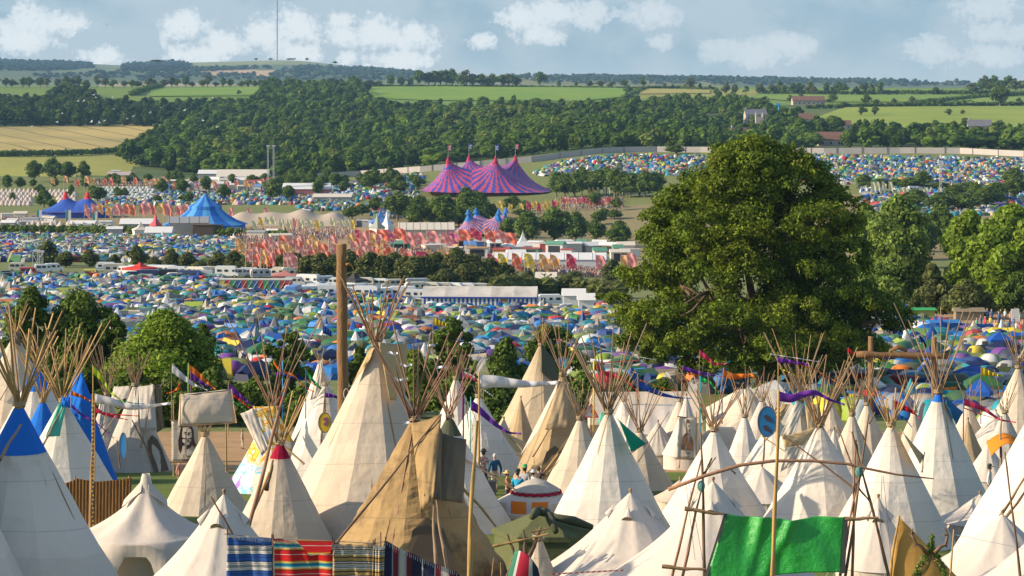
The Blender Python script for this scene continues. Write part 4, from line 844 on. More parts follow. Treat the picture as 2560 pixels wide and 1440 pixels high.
for i in range(30):
    u, v = (rs.uniform(0, 640), rs.uniform(215, 330)) if i < 24 else (rs.uniform(200, 600), rs.uniform(10, 140))
    o = link('gull', gul); o.location = P(u, v, rs.uniform(500, 1050)); o.rotation_euler = (rs.uniform(-.4, .4), rs.uniform(-.5, .5), rs.uniform(0, 6.28)); o.scale = (.9,) * 3; tag(o, 'small white gull flying over the valley', 'gull', 'gulls flying over the valley')
# ---------------- silk flags ----------------
FC = {'pink': ((.74, .27, .25), (.76, .46, .38)), 'coral': ((.76, .17, .10), (.78, .38, .27)), 'orange': ((.78, .38, .12), (.78, .55, .34)), 'yellow': ((.74, .52, .06), (.75, .62, .3)), 'crimson': ((.60, .06, .12), (.7, .2, .2)), 'cream': ((.65, .6, .35), (.5, .62, .45)), 'magenta': ((.6, .12, .3), (.7, .4, .2))}
def flag_mesh(cn, seed):
    r = random.Random(seed); a1, a2 = r.random() * 6, r.random() * 6; b = MB()
    def w(a, bb): return (-.10 * a * abs(math.sin(bb * 4 + a1)), .28 * a * math.sin(a * 6 + bb * 3 + a1) + .1 * math.sin(bb * 9 + a2), -.28 * a * a + .12 * a * math.sin(5 * a + a2))
    b.patch((0, 0, 0), (1, 0, 0), (1, 0, 1), (0, 0, 1), 10, 10, w)
    b.m = [0 if abs(((i // 10) / 10 + .3 * math.sin((i % 10) / 3 + a1)) % .62) > .15 else 1 for i in range(100)]
    c1, c2 = FC[cn]; return b.mesh('cloth', [cloth('silk_' + cn, c1, transl=.45, var=.2, scale=2.5), cloth('silk_light_' + cn, c2, transl=.45)], True)
FM = {cn: [flag_mesh(cn, k + len(cn)) for k in range(3)] for cn in FC}
pm_ = MB(); pm_.tube([(0, 0, 0), (0, 0, 1)], [1, .6], 5); POLE1 = pm_.mesh('pole', [mat('flag_pole', (.35, .3, .24))])
def silk(u, vb, vt, wpx, hpx, cn, where, D=None):
    p = hit(u, vb) if D is None else onD(u, D); k = p.y / F; top = (V0 - vt) * k - p.z
    o = thing('silk_flag', '%s silk flag %s' % (cn, where), 'flag', p, 0, '%s silk flags %s' % (cn, where))
    q = link('pole', POLE1, o); q.scale = (.09, .09, top + .3); q.location = (0, 0, -.2)
    c = link('cloth', R.choice(FM[cn]), o); c.location = (0, 0, top - hpx * k); c.scale = (wpx * k * 1.2, wpx * k * .8, hpx * k * .92); return o
rf = random.Random(8)
for i in range(70):
    u = 585 + rf.random() * 300 if i < 60 else rf.uniform(860, 985); vt = rf.uniform(578, 626) + (885 - u) * .03 - (i >= 60) * 6
    silk(u, vt + rf.uniform(60, 74), vt, rf.uniform(16, 23), rf.uniform(28, 37), rf.choice(['pink', 'pink', 'coral', 'coral', 'coral', 'orange', 'orange', 'pink']), 'in the dense cluster above the packed tents')
for u in range(880, 1270, 27): silk(u + rf.uniform(-8, 8), 636, rf.uniform(567, 580), rf.uniform(22, 28), rf.uniform(26, 32), rf.choice(['coral', 'coral', 'crimson', 'pink', 'magenta']), 'of the row in front of the small striped circus tent')
for u in list(range(880, 1120, 17)) + [930, 960]: silk(u + rf.uniform(-8, 8), 668, rf.uniform(615, 632), rf.uniform(16, 24), rf.uniform(26, 36), rf.choice(['coral', 'orange', 'orange', 'pink', 'crimson']), 'behind the olive thicket')
for (u, c) in [(1218, 'crimson'), (1245, 'yellow'), (1280, 'coral'), (1311, 'yellow'), (1348, 'orange'), (1375, 'orange'), (1416, 'crimson'), (1489, 'pink'), (1552, 'orange'), (1568, 'pink')]: silk(u, 684, 631 + rf.uniform(-3, 8), 22, 38, c, 'of the well spaced row before the dancing crowd')
for u in list(range(215, 470, 16)) + [330, 345, 440]: silk(u + rf.uniform(-5, 5), 560, rf.uniform(502, 512), rf.uniform(11, 17), rf.uniform(24, 30), rf.choice(['pink', 'pink', 'coral', 'orange']), 'of the line between the two blue circus tents')
for u in list(range(130, 660, 25)): silk(u + rf.uniform(-8, 8), 478, rf.uniform(434, 446) + (u > 420) * 8, rf.uniform(8, 12), rf.uniform(15, 20), rf.choice(['orange', 'coral', 'orange', 'pink']), 'of the far market row below the dry meadow')
for u in [572, 616, 660]: silk(u, 560, 517, 11, 22, 'pink', 'in front of the pale stretch tent')
for u in range(625, 890, 18): silk(u + rf.uniform(-6, 6), 592, rf.uniform(538, 552), rf.uniform(10, 14), rf.uniform(17, 23), rf.choice(['cream', 'cream', 'cream', 'yellow', 'pink']), 'on the path beside the pale stretch tent')
for u in [965, 985, 1012, 1135, 1165, 1185, 1230, 1245, 1270, 1300, 1318, 1330, 1345, 1355, 1365, 1378, 1390]: silk(u + rf.uniform(-3, 3), 538, rf.uniform(494, 508), rf.uniform(9, 13), rf.uniform(17, 22), rf.choice(['yellow', 'yellow', 'yellow', 'crimson']), 'along the front of the pink striped big top')
for u in range(1400, 1540, 8): silk(u + rf.uniform(-3, 3), 520, rf.uniform(489, 497), rf.uniform(9, 13), rf.uniform(13, 17), rf.choice(['crimson', 'pink', 'coral']), 'in the crowd right of the pink striped big top')
for u in [1415, 1470, 1480, 1492, 1508, 1518, 1535, 1550, 1560]: silk(u, 492, 466, 6, 17, rf.choice(['cream', 'cream', 'yellow']), 'under the dark tree belt')
for u in [2178, 2190, 2205, 2222, 2250, 2262, 2300, 2312, 2345, 2360]: silk(u, 488, 452 + (u > 2240) * 14, 10, 24, 'cream', 'on the hillside camp at the oak')
for u in (92, 165, 232):
    p = hit(u, 560); k = p.y / F; o = thing('feather_banner', 'tall teal and white banner in front of the blue two peaked circus tent', 'banner', p, 0, 'teal and white banners at the blue two peaked tent'); q = link('pole', POLE1, o); q.scale = (.1, .1, 5.4)
    b = MB(); b.patch((0, 0, 1), (.9, 0, 1), (.9, 0, 5.3), (0, 0, 5.3), 2, 6); b.patch((.9, 0, 1), (1.9, 0, 1), (1.9, 0, 5.3), (.9, 0, 5.3), 2, 6, None, 1); solid(b.obj('cloth', [cloth('teal_silk', (.03, .35, .33)), WHITE], o), .03)
# ---------------- vehicles ----------------
GLASS = mat('vehicle_glass', (.03, .04, .05), .15, .05, spec=.6); TYRE = mat('tyre', (.02, .02, .02), .9); HUB = mat('hub', (.4, .4, .42), .4)
def paint(n, c): return mat('paint_' + n, c, .35, .06, .6, spec=.5)
PAINT = dict(white=(.68, .67, .63), cream=(.62, .55, .42), navy=(.03, .045, .12), black=(.025, .027, .03), yellow=(.66, .55, .04), green=(.13, .30, .22), grey=(.32, .33, .34), red=(.45, .06, .04), blue=(.08, .18, .42), silver=(.48, .49, .5))
def side_body(prof, wd, bev=.06):
    """extrude a side profile (x, z) across the width, narrowing towards the roof"""
    b = MB(); n = len(prof); zs = [z for _, z in prof]; zt = max(zs)
    f = lambda z: wd / 2 * (1 - .12 * max(0, (z - 1.0) / max(zt - 1.0, .3)))
    vs_ = [(x, -f(z), z) for x, z in prof] + [(x, f(z), z) for x, z in prof]
    b.add(vs_, [tuple(range(n)), tuple(range(2 * n - 1, n - 1, -1))] + [(i, n + i, n + (i + 1) % n, (i + 1) % n) for i in range(n)]); return b
_veh = {}
def vehicle_parts(kind, col):
    key = (kind, col)
    if key in _veh: return _veh[key]
    m = paint(col, PAINT[col]); parts = []
    if kind == 'caravan':
        L_, W_ = 5.6, 2.2; pr = [(-2.6, .45), (-2.8, 1.2), (-2.65, 2.1), (-2.2, 2.55), (2.1, 2.55), (2.6, 2.15), (2.8, 1.3), (2.6, .45)]
        wx = [(-1.6, 1.0, .6), (0.1, .7, .6), (1.7, 1.0, .6)]; wheels = [(0, .33)]; zw = 1.65
        b = MB(); b.box((0, -1.12, .95), (5.2, .02, .14)); b.box((3.3, 0, .5), (1.2, .12, .1)); parts.append(('trim_stripe', b.mesh('trim_stripe', [paint('blue', PAINT['blue'])])))
    elif kind == 'van':
        W_ = 2.0; pr = [(-2.5, .45), (-2.5, 2.25), (-2.3, 2.42), (1.0, 2.42), (1.5, 2.2), (2.0, 1.35), (2.75, 1.1), (2.85, .45)]; wx = [(-1.5, 1.2, .6), (-.1, 1.0, .6), (1.25, .6, .55)]; wheels = [(-1.6, .36), (1.9, .36)]; zw = 1.72
    elif kind == 'camper':
        W_ = 2.3; pr = [(-3, .5), (-3.05, 2.9), (-2.8, 3.05), (2.2, 3.05), (2.6, 2.7), (2.4, 2.0), (2.6, 1.4), (3.2, 1.15), (3.3, .5)]; wx = [(-1.9, 1.1, .6), (0, .9, .6), (1.95, .6, .55)]; wheels = [(-1.9, .38), (2.3, .38)]; zw = 1.9
    else:
        W_ = 1.75; pr = [(-2.1, .4), (-2.15, .95), (-1.9, 1.4), (-1.2, 1.5), (.4, 1.5), (1.1, 1.0), (2.0, .85), (2.15, .4)]; wx = [(-1.2, .8, .34), (-.1, .9, .34)]; wheels = [(-1.3, .32), (1.35, .32)]; zw = 1.22
    parts.append(('body', side_body(pr, W_).mesh('body', [m])))
    for x, w, h in wx:
        for s in (-1, 1):
            b = MB(); yy = s * (W_ / 2 * .965 + .02); b.box((x, yy, zw), (w, .06, h)); parts.append(('window', b.mesh('window', [GLASS])))
    if kind in ('van', 'camper', 'car'):
        b = MB(); x0, x1, z0, z1 = {'van': (1.52, 1.98, 2.15, 1.42), 'camper': (2.42, 2.62, 1.98, 1.45), 'car': (.45, 1.05, 1.46, 1.05)}[kind]
        b.patch((x1 + .03, -W_ * .43, z1), (x1 + .03, W_ * .43, z1), (x0 + .03, W_ * .41, z0), (x0 + .03, -W_ * .41, z0), 1, 1); parts.append(('windscreen', b.mesh('windscreen', [GLASS])))
    for x, r in wheels:
        for s in (-1, 1): b = MB(); b.tube([(x, s * (W_ / 2 - .2), r), (x, s * (W_ / 2 + .02), r)], r, 12); b.tube([(x, s * (W_ / 2 + .02), r), (x, s * (W_ / 2 + .04), r)], r * .55, 10, 1); parts.append(('wheel', b.mesh('wheel', [TYRE, HUB])))
    _veh[key] = parts; return parts
def vehicle(kind, col, u, vb, rz, where, s=1.0, label=None, group=True):
    nmn = {'caravan': 'caravan', 'van': 'parked_van', 'camper': 'camper_van', 'car': 'parked_car'}[kind]; cat = {'caravan': 'caravan', 'van': 'van', 'camper': 'camper van', 'car': 'car'}[kind]
    lab = label or '%s %s parked %s' % (col, cat, where); o = thing(nmn, lab, cat, hit(u, vb), rz, None if label else '%s %ss parked %s' % (col, cat, where)); o.scale = (s * .8,) * 3
    for n, me in vehicle_parts(kind, col): link(n, me, o)
rv = random.Random(5)
W1, W2, W3 = 'in the row below the olive thicket', 'in the front row beside the packed tents', 'behind the striped marquee'
for i, u in enumerate(range(285, 1010, 26)): vehicle(rv.choice(['caravan', 'caravan', 'camper', 'van']), rv.choice(['white', 'white', 'cream', 'white', 'silver']), u + rv.uniform(-4, 4), 684 + (u - 285) * .026 + rv.uniform(-2, 3), rv.uniform(-.35, .35) + rv.choice([0, math.pi]), W1)
for i, u in enumerate(range(330, 1050, 34)):
    if not 560 < u < 720: vehicle(rv.choice(['caravan', 'camper', 'van', 'car']), rv.choice(['white', 'white', 'cream', 'silver', 'grey', 'green', 'navy']), u + rv.uniform(-5, 5), 700 + (u - 330) * .034 + rv.uniform(-2, 3), rv.uniform(-.5, .5) + rv.choice([0, math.pi]), W2)
for u in range(740, 1060, 30): vehicle(rv.choice(['caravan', 'camper', 'van']), rv.choice(['white', 'cream', 'white', 'silver']), u, 742 + (u - 740) * .03 + rv.uniform(-3, 2), rv.uniform(-.4, .4), 'between the painted cabin row and the striped marquee')
for u in range(1040, 1340, 30): vehicle('caravan', rv.choice(['white', 'cream']), u, 731 + (u - 1040) * .02, rv.uniform(-.3, .3), W3)
for (k, c, u, v, rz, lab) in [('van', 'yellow', 232, 696, .1, 'bright yellow minibus among the tents'), ('car', 'black', 20, 690, .2, 'black car at the edge of the vehicle park'), ('van', 'black', 15, 705, .15, 'large black van near the forked tree'), ('car', 'navy', 55, 702, 2.9, 'dark blue car beside the large black van'), ('van', 'red', 74, 690, .1, 'low red truck behind the dark cars'), ('van', 'cream', 45, 678, .1, 'beige van behind the dark cars'),
        ('van', 'white', 110, 682, .3, 'white people carrier by the scaffold tower'), ('van', 'white', 135, 680, .2, 'white high top van by the scaffold tower'), ('caravan', 'white', 265, 678, .05, 'long white caravan behind the yellow minibus'), ('camper', 'navy', 372, 704, .1, 'dark horse box lorry among white caravans'), ('camper', 'black', 418, 702, .05, 'black panelled lorry among white caravans'), ('camper', 'blue', 735, 748, 1.4, 'blue doored trailer box at the end of the painted cabin row'),
        ('van', 'yellow', 950, 747, .2, 'small cream and yellow camper van behind the tipi poles'), ('caravan', 'white', 1375, 765, .1, 'single white caravan right of the striped marquee'), ('car', 'silver', 1425, 778, .1, 'silver pickup in front of the white summer houses'), ('car', 'black', 1018, 775, .2, 'black car by the corner of the striped marquee')]: vehicle(k, c, u, v, rz, '', 1.0, lab)
marquee('white summer house with a small gable behind the silver pickup', 1435, 772, 3.6, 3, 2.2, 1.1, 'white', 'white', cat='summer house', name='summer_house')
marquee('smaller white garden house beside the summer house', 1466, 782, 2.4, 2.4, 2.0, 1.0, 'white', 'white', cat='summer house', name='summer_house')
for i, (u, v) in enumerate([(2180, 484), (2330, 474), (2400, 480), (2460, 466), (2480, 462), (2285, 480)]): vehicle('camper', 'white', u, v, .2, 'under the hedgerow on the camp slope')
pagoda('red canopy gazebo behind the caravans', 350, 690, 5.5, 1.8, 1.2, (.62, .05, .04)); pagoda('dark gazebo with a pointed top at the log pole', 885, 722, 4.0, 1.8, 1.4, (.06, .055, .06))
pagoda('dusky pink gazebo among the caravans', 712, 706, 5.5, 1.6, 1.0, (.55, .22, .18))

# ---------------- small camping tents ----------------
PAL = dict(blue=(.014, .085, .36), royal=(.02, .18, .50), teal=(.02, .27, .33), navy=(.018, .03, .10), green=(.045, .18, .06), lime=(.30, .40, .06), olive=(.14, .17, .06), grey=(.24, .25, .26), beige=(.48, .40, .29), white=(.66, .66, .63), orange=(.66, .20, .03), red=(.50, .035, .03), purple=(.18, .06, .28), yellow=(.66, .52, .05))
PW = ['blue'] * 10 + ['royal'] * 9 + ['teal'] * 15 + ['navy'] * 8 + ['green'] * 15 + ['lime'] * 10 + ['olive'] * 13 + ['grey'] * 14 + ['beige'] * 8 + ['white'] * 10 + ['orange'] * 4 + ['red'] * 4 + ['purple'] * 3 + ['yellow'] * 3
CNAME = dict(royal='bright blue', navy='dark blue', lime='lime green', green='dark green', olive='olive green')
def tent_geo(kind, lo=False):
    """unit tents on the ground (1 m high, 2 m across): vertices, faces, tone of each face (0 body, 1 second tone, 2 dark door)"""
    b = MB()
    if kind == 'dome':
        n, m = (8, 3) if lo else (16, 6)
        prof = [(math.cos(math.pi / 2 * i / m) ** .6, math.sin(math.pi / 2 * i / m)) for i in range(m)] + [(.02, 1.0)]
        vs_ = []
        for i, (r, z) in enumerate(prof):
            for k in range(n):
                a = 2 * math.pi * (k + .5) / n; rg = 1 + .13 * abs(math.cos(2 * a)) * (1 - z * .4) - .05; vs_.append((r * math.cos(a + math.pi / 4) * rg, r * math.sin(a + math.pi / 4) * rg, z if i else -.25))
        fs = [(i * n + k, i * n + (k + 1) % n, (i + 1) * n + (k + 1) % n, (i + 1) * n + k) for i in range(len(prof) - 1) for k in range(n)]
        b.add(vs_, fs); q = n // 4; b.m = [2 if (f % n) // q == 2 and f // n < m * .6 and (f % n) % q in (q // 2 - 1, q // 2) and not lo else 1 if ((f % n) // q) % 2 else 0 for f in range(len(fs))]
    elif kind == 'tunnel':
        nx, m = (4, 4) if lo else (9, 8); hs = [.72, 1, .95, .98, .6] if lo else [.62, .85, .98, .93, 1, .94, .98, .9, .78, .55]
        vs_ = [(-1.5 + 3 * i / nx, math.cos(math.pi * k / m) * (.55 + .45 * hs[i]), math.sin(math.pi * k / m) * hs[i] - .05) for i in range(nx + 1) for k in range(m + 1)]
        w = m + 1; fs = [(i * w + k, i * w + k + 1, (i + 1) * w + k + 1, (i + 1) * w + k) for i in range(nx) for k in range(m)]
        b.add(vs_, fs + [tuple(range(m, -1, -1)), tuple(nx * w + k for k in range(w))]); b.m = [1 if (f // m) in (0, 1) else 0 for f in range(len(fs))] + [2, 1]
        if lo: b.f = b.f[:-2] + [(4, 3, 1, 0), (20, 21, 23, 24)]
    elif kind == 'pyramid':
        n = 6 if lo else 12; b.lathe([(1, -.2), (.98, .14), (.55, .62), (.04, 1.35)], n); b.m = [2 if f % n == int(n * .7) and f // n < 2 and not lo else 0 for f in range(len(b.f))]
    elif kind == 'gazebo':
        b.lathe([(1.25, .78), (1.25, .92), (.6, 1.15), (.03, 1.3)], 4, 0, (0, 0, 0), .78); b.m = [1] * 4 + [0] * 8
        for x in (-.85, .85):
            for y in (-.85, .85): b.tube([(x, y, -.2), (x, y, .8)], .03, 4, 2)
    else:                                                        # ridge tent
        b.add([(-1.1, -.9, -.15), (1.1, -.9, -.15), (1.1, .9, -.15), (-1.1, .9, -.15), (-1.0, 0, 1), (1.0, 0, .95), (0, 0, .9)], [(0, 1, 5, 6, 4), (2, 3, 4, 6, 5), (0, 4, 3), (1, 2, 5)]); b.m = [0, 0, 1, 2]
        if lo: b.f = [(0, 1, 5, 4), (2, 3, 4, 5), (0, 4, 4, 3), (1, 2, 2, 5)]
    return b
TONE = {}
def tones(cn, r):
    c = PAL[cn]; k = .6 + .5 * r.random(); c = tuple(min(x * k, .9) for x in c)
    s = PAL[r.choice(['grey', 'grey', 'navy', 'beige', 'white', cn, cn])] if r.random() < .32 else tuple(x * .7 + .04 for x in c)
    return c, s
_tm = {}
def tent_mesh(kind, cn, var):
    key = (kind, cn, var)
    if key in _tm: return _tm[key]
    r = random.Random(hash((kind, var)) % 1000 + len(cn) * 7 + sum(map(ord, cn))); b = tent_geo(kind); c, s = tones(cn, r)
    tag_ = '%s_%s_%d' % (kind, cn, var); m1 = cloth('fly_' + tag_, c, rough=.5, transl=.2, var=.18, scale=1.3, bump=.25, bscale=3); m2 = cloth('panel_' + tag_, s, rough=.55, transl=.2, var=.15); m3 = mat('tent_door', (.035, .035, .04))
    body = MB(); door = MB(); body.v = b.v; door.v = b.v
    for f, t in zip(b.f, b.m):
        (door if t == 2 else body).f.append(f); (door if t == 2 else body).m.append(0 if t == 2 else t)
    _tm[key] = (body.mesh('flysheet', [m1, m2], kind in ('dome', 'tunnel')), door.mesh('tent_door', [m3]) if door.f and kind != 'gazebo' else None) if kind != 'gazebo' else (b.mesh('canopy', [m1, m2, m3]), None); return _tm[key]
def zone_name(u, v):
    if u < 560: return 'behind the round green tree' if v > 760 else 'below the vehicle park on the left'.replace(' on the left', '')
    if u < 850: return 'beside the tall log pole' if v > 790 else 'below the painted cabin row'
    if u < 1480: return 'behind the cream tipi poles' if v > 820 else 'in front of the striped marquee'
    if u < 2100: return 'under the great oak'
    return 'near the timber gateway' if v > 860 else 'beside the dirt path'
PYR = hit
OAK_SIL = [(1490, 740), (1630, 480), (1700, 420), (1900, 338), (2080, 420), (2170, 560), (2190, 640), (2275, 760), (2260, 850), (2100, 930), (1960, 950), (1880, 950), (1700, 905), (1560, 850)]
TREE_SIL = [[(20, 740), (100, 715), (270, 740), (300, 860), (280, 1000), (20, 1000)], [(280, 800), (400, 762), (540, 800), (570, 1000), (260, 1000)]]
def scatter_tents(polys, d0, d1, space, seed, drop=0.0):
    r = np.random.default_rng(seed); out = []; y = d0
    while y < d1:
        w = .235 * y + 10; n = int(2 * w / space); x = -w + (np.arange(n) + r.random(n) * .75) * space; yy = y + (r.random(n) - .5) * space * .7; out.append(np.stack([x, yy], 1)); y += space * .92
    p = np.concatenate(out); z = gz(p[:, 0], p[:, 1]); u = U0 + F * p[:, 0] / p[:, 1]; v = V0 - F * z / p[:, 1]; m = np.zeros(len(p), bool)
    for q in polys: m |= inpoly(q, u, v)
    m &= r.random(len(p)) > drop; return p[m], z[m], u[m], v[m]
ZA = [[(-80, 698), (300, 696), (560, 706), (570, 722), (740, 736), (1040, 760), (1480, 792), (1480, 1000), (-80, 1000)], [(1480, 770), (2120, 800), (2290, 805), (2440, 842), (2640, 848), (2640, 1075), (1480, 1020)]]
pA = scatter_tents(ZA, 168, 520, 2.85, 41)
ok = np.ones(len(pA[0]), bool)
for i, (u, v) in enumerate(zip(pA[2], pA[3])):
    if v > 950 and u < 1450: ok[i] = False
    if v > 985 and u < 1900: ok[i] = False
    if 1845 < u < 1990 and 915 < v < 985: ok[i] = False
    if (1030 < u < 1360 and v < 782) or (570 < u < 712 and v < 742): ok[i] = False
pA = tuple(a[ok] for a in pA)
hidden = inpoly(OAK_SIL, pA[2], pA[3] - 10)
for q in TREE_SIL: hidden |= inpoly(q, pA[2], pA[3] - 6)
vis = [i for i in np.argsort(pA[0][:, 1]) if not hidden[i] and -20 < pA[2][i] < 2580]
# tents close behind the tipis are mostly covered by them: take the individuals from the open part of the camp first
open_ = [i for i in vis if pA[3][i] < 945 or pA[2][i] > 1900]
indiv = open_[:450]; rt = random.Random(31); ind = set()
KINDS = ['dome'] * 15 + ['tunnel'] * 5 + ['ridge'] * 3 + ['pyramid'] * 1 + ['gazebo'] * 1
KLAB = dict(dome='dome tent', tunnel='long tunnel tent', ridge='ridge tent', pyramid='pointed bell tent', gazebo='square gazebo'); KN = dict(dome='dome_tent', tunnel='tunnel_tent', ridge='ridge_tent', pyramid='pyramid_tent', gazebo='camp_gazebo')
nk = {}
for i in indiv:
    kind = rt.choice(KINDS); 
    if nk.get(kind, 0) >= 290: continue
    nk[kind] = nk.get(kind, 0) + 1; ind.add(int(i)); cn = rt.choice(PW)
    if kind == 'pyramid': cn = rt.choice(['beige', 'beige', 'white', 'teal', 'blue'])
    if kind == 'gazebo': cn = rt.choice(['green', 'blue', 'white', 'navy'])
    (x, y), z, u, v = pA[0][i], pA[1][i], pA[2][i], pA[3][i]; var = rt.randrange(2); s = rt.uniform(.95, 1.6)
    if kind == 'pyramid': s *= 1.05
    lab = '%s %s %s' % (CNAME.get(cn, cn), KLAB[kind], zone_name(u, v)); big = 'large ' if s > 1.4 else 'small ' if s < 1.15 else ''
    o = thing(KN[kind], big + lab, 'tent', (x, y, z), rt.random() * 6.28, big + CNAME.get(cn, cn) + ' ' + KLAB[kind] + 's ' + zone_name(u, v)); o.scale = (s, s, rt.uniform(1.2, 1.85) * (1.3 if kind == 'gazebo' else 1))
    a, c = tent_mesh(kind, cn, var); link('flysheet', a, o)
    if c: link('tent_door', c, o)
print('individual tents', nk)
def tent_mass(name, label, sets, seed, smin, smax):
    r = np.random.default_rng(seed); rp = random.Random(seed); G = {}
    for k in ('dome', 'tunnel', 'pyramid', 'ridge'):
        b = tent_geo(k, True); G[k] = (np.array(b.v), np.array([f if len(f) == 4 else (f + (f[-1],))[:4] for f in b.f]), np.array(b.m))
    Vs = []; Fs = []; Cs = []; o = 0
    for (p, z) in sets:
        for (x, y), zz in zip(p, z):
            k = rp.choice(['dome'] * 8 + ['tunnel'] * 3 + ['pyramid', 'ridge']); V, Fq, t = G[k]; cn = rp.choice(PW if k != 'pyramid' else ['beige', 'white', 'grey', 'blue']); c, s = tones(cn, rp)
            a = r.random() * 6.28; sc = r.uniform(smin, smax); h = r.uniform(1.15, 1.9); ca, sa = math.cos(a) * sc, math.sin(a) * sc
            Vs.append(np.stack([V[:, 0] * ca - V[:, 1] * sa + x, V[:, 0] * sa + V[:, 1] * ca + y, V[:, 2] * h + zz], 1)); Fs.append(Fq + o); o += len(V)
            cc = np.array([c, s, (.05, .05, .06)])[t]; Cs.append(cc)
    print(name, sum(len(s[0]) for s in sets))
    me = np_mesh(name, np.concatenate(Vs), np.concatenate(Fs), [mat('tent_cloth', (1, 1, 1), .55, .15, .8, attr=True, transl=.2)], False, np.concatenate(Cs)); return tag(link(name, me), label, 'tents', kind='stuff')
rest = np.array([i for i in range(len(pA[0])) if i not in ind])
ZB = [[(-80, 590), (420, 596), (600, 602), (600, 660), (560, 676), (-80, 680)], [(560, 618), (700, 640), (650, 690), (540, 690)]]
ZC = [[(1325, 440), (1380, 410), (1480, 394), (1640, 388), (1700, 392), (2060, 390), (2700, 402), (2700, 446), (2120, 462), (1700, 440)], [(2150, 462), (2560, 446), (2640, 500), (2640, 540), (2450, 545), (2160, 500)]]
ZD = [[(250, 486), (640, 480), (860, 492), (860, 515), (640, 512), (250, 516)], [(900, 444), (1060, 436), (1050, 470), (930, 486), (860, 480)], [(930, 505), (1040, 500), (1030, 545), (950, 548), (900, 530)], [(740, 515), (900, 505), (900, 525), (760, 530)], [(640, 470), (1060, 450), (1040, 500), (900, 500), (640, 490)], [(2150, 500), (2640, 520), (2640, 620), (2200, 610)]]
pB = scatter_tents(ZB, 600, 860, 2.9, 42); pC = scatter_tents(ZC, 880, 1330, 3.7, 43, .12); pD = scatter_tents(ZD, 880, 1330, 3.9, 44, .12)
tent_mass('packed_tents', 'hundreds of small coloured tents packed across the valley camps', [(pA[0][rest], pA[1][rest]), (pB[0], pB[1]), (pC[0], pC[1]), (pD[0], pD[1])], 9, .95, 1.7)
# rows of identical cream bell tents and white domes
def copies(name, label, pts, me, sc, cat, group, jit=.1):
    for (u, v) in pts:
        o = link(name, me); o.location = hit(u, v); s = sc * rt.uniform(1 - jit, 1 + jit); o.scale = (s, s, s); o.rotation_euler = (0, 0, rt.random() * 6.28); tag(o, label, cat, group)
bt = MB(); bt.lathe([(1, -.3), (1, .25), (.45, .85), (.03, 1.4)], 10); BELL = bt.mesh('bell_tent', [cloth('bell_canvas', (.60, .50, .42))])
copies('bell_tent', 'cream bell tent in the far regular rows', [(u + (k % 2) * 5, 484 + k * 7.5) for k in range(5) for u in range(-5, 190, 11) if not (75 < u < 140 and k > 1)], BELL, 1.9, 'bell tent', 'cream bell tents in far regular rows')
copies('bell_tent', 'cream bell tent along the hedge below the blue circus tents', [(u + rt.uniform(-4, 4), 568 + (i % 2) * 4) for i, u in enumerate(range(0, 280, 14))], BELL, 2.0, 'bell tent', 'cream bell tents along the hedge')
dm = tent_geo('dome'); WD = MB(); WD.v = dm.v; WD.f = dm.f; WD.m = [0] * len(dm.f); WDM = WD.mesh('white_dome', [cloth('white_dome_cloth', (.5, .52, .48))], True)
copies('rental_tent', 'pale dome tent in the far regular rows', [(u + (k % 2) * 4, 474 + k * 6) for k in range(5) for u in range(240, 385, 10)], WDM, 1.7, 'tent', 'pale dome tents in far regular rows')

# ---------------- crowd ----------------
def crowd(polys, d0, d1, space, seed, drop):
    p, z, u, v = scatter_tents(polys, d0, d1, space, seed, drop); r = np.random.default_rng(seed)
    b = MB(); b.lathe([(.13, 0), (.17, .8), (.2, .85), (.24, 1.2), (.22, 1.42), (.07, 1.5), (.11, 1.58), (.12, 1.68), (.03, 1.78)], 5); V0_ = np.array(b.v); F0 = np.array(b.f); row_ = np.arange(len(F0)) // 5
    Vs = []; Fs = []; Cs = []; o = 0
    for (x, y), zz in zip(p, z):
        h = r.uniform(.9, 1.08); a = r.random() * 6.28; V = V0_.copy(); V[:, 1] *= .7; ca, sa = math.cos(a), math.sin(a)
        Vs.append(np.stack([V[:, 0] * ca - V[:, 1] * sa + x, V[:, 0] * sa + V[:, 1] * ca + y, V[:, 2] * h + zz], 1)); Fs.append(F0 + o); o += len(V)
        top = np.array([(.5, .5, .48), (.04, .045, .06), (.35, .05, .06), (.06, .12, .3), (.3, .2, .14), (.12, .13, .12), (.5, .3, .22)][r.integers(7)]); leg = np.array([(.05, .06, .09), (.2, .17, .13), (.35, .24, .18)][r.integers(3)]); skin = np.array((.42, .26, .19)); hair = np.array((.06, .04, .03)) if r.random() < .7 else np.array((.4, .35, .25))
        Cs.append(np.array([leg if q < 2 else top if q < 4 else skin if q < 6 else hair for q in row_]))
    return np.concatenate(Vs), np.concatenate(Fs), np.concatenate(Cs)
parts = [crowd([[(1200, 694), (1300, 668), (1560, 676), (1575, 708), (1440, 712), (1290, 716)]], 640, 800, 1.05, 51, .25), crowd([[(860, 640), (1010, 606), (1090, 612), (1080, 640), (1000, 668), (850, 668)]], 690, 900, 1.5, 52, .25), crowd([[(560, 580), (890, 576), (900, 598), (620, 612)], [(590, 640), (700, 645), (690, 690), (600, 690)]], 700, 1000, 2.2, 53, .3), crowd([[(-40, 552), (120, 545), (120, 562), (-40, 568)], [(230, 452), (440, 450), (420, 470), (240, 470)], [(1380, 500), (1560, 500), (1560, 528), (1400, 528)]], 900, 1300, 2.2, 54, .3)]
Vs = []; Fs = []; o = 0
for V, Fq, c in parts: Vs.append(V); Fs.append(Fq + o); o += len(V)
me = np_mesh('festival_crowd', np.concatenate(Vs), np.concatenate(Fs), [mat('crowd_cloth', (1, 1, 1), .85, .1, attr=True)], False, np.concatenate([p[2] for p in parts])); tag(link('festival_crowd', me), 'dense festival crowd dancing and walking between the stalls', 'crowd', kind='stuff')
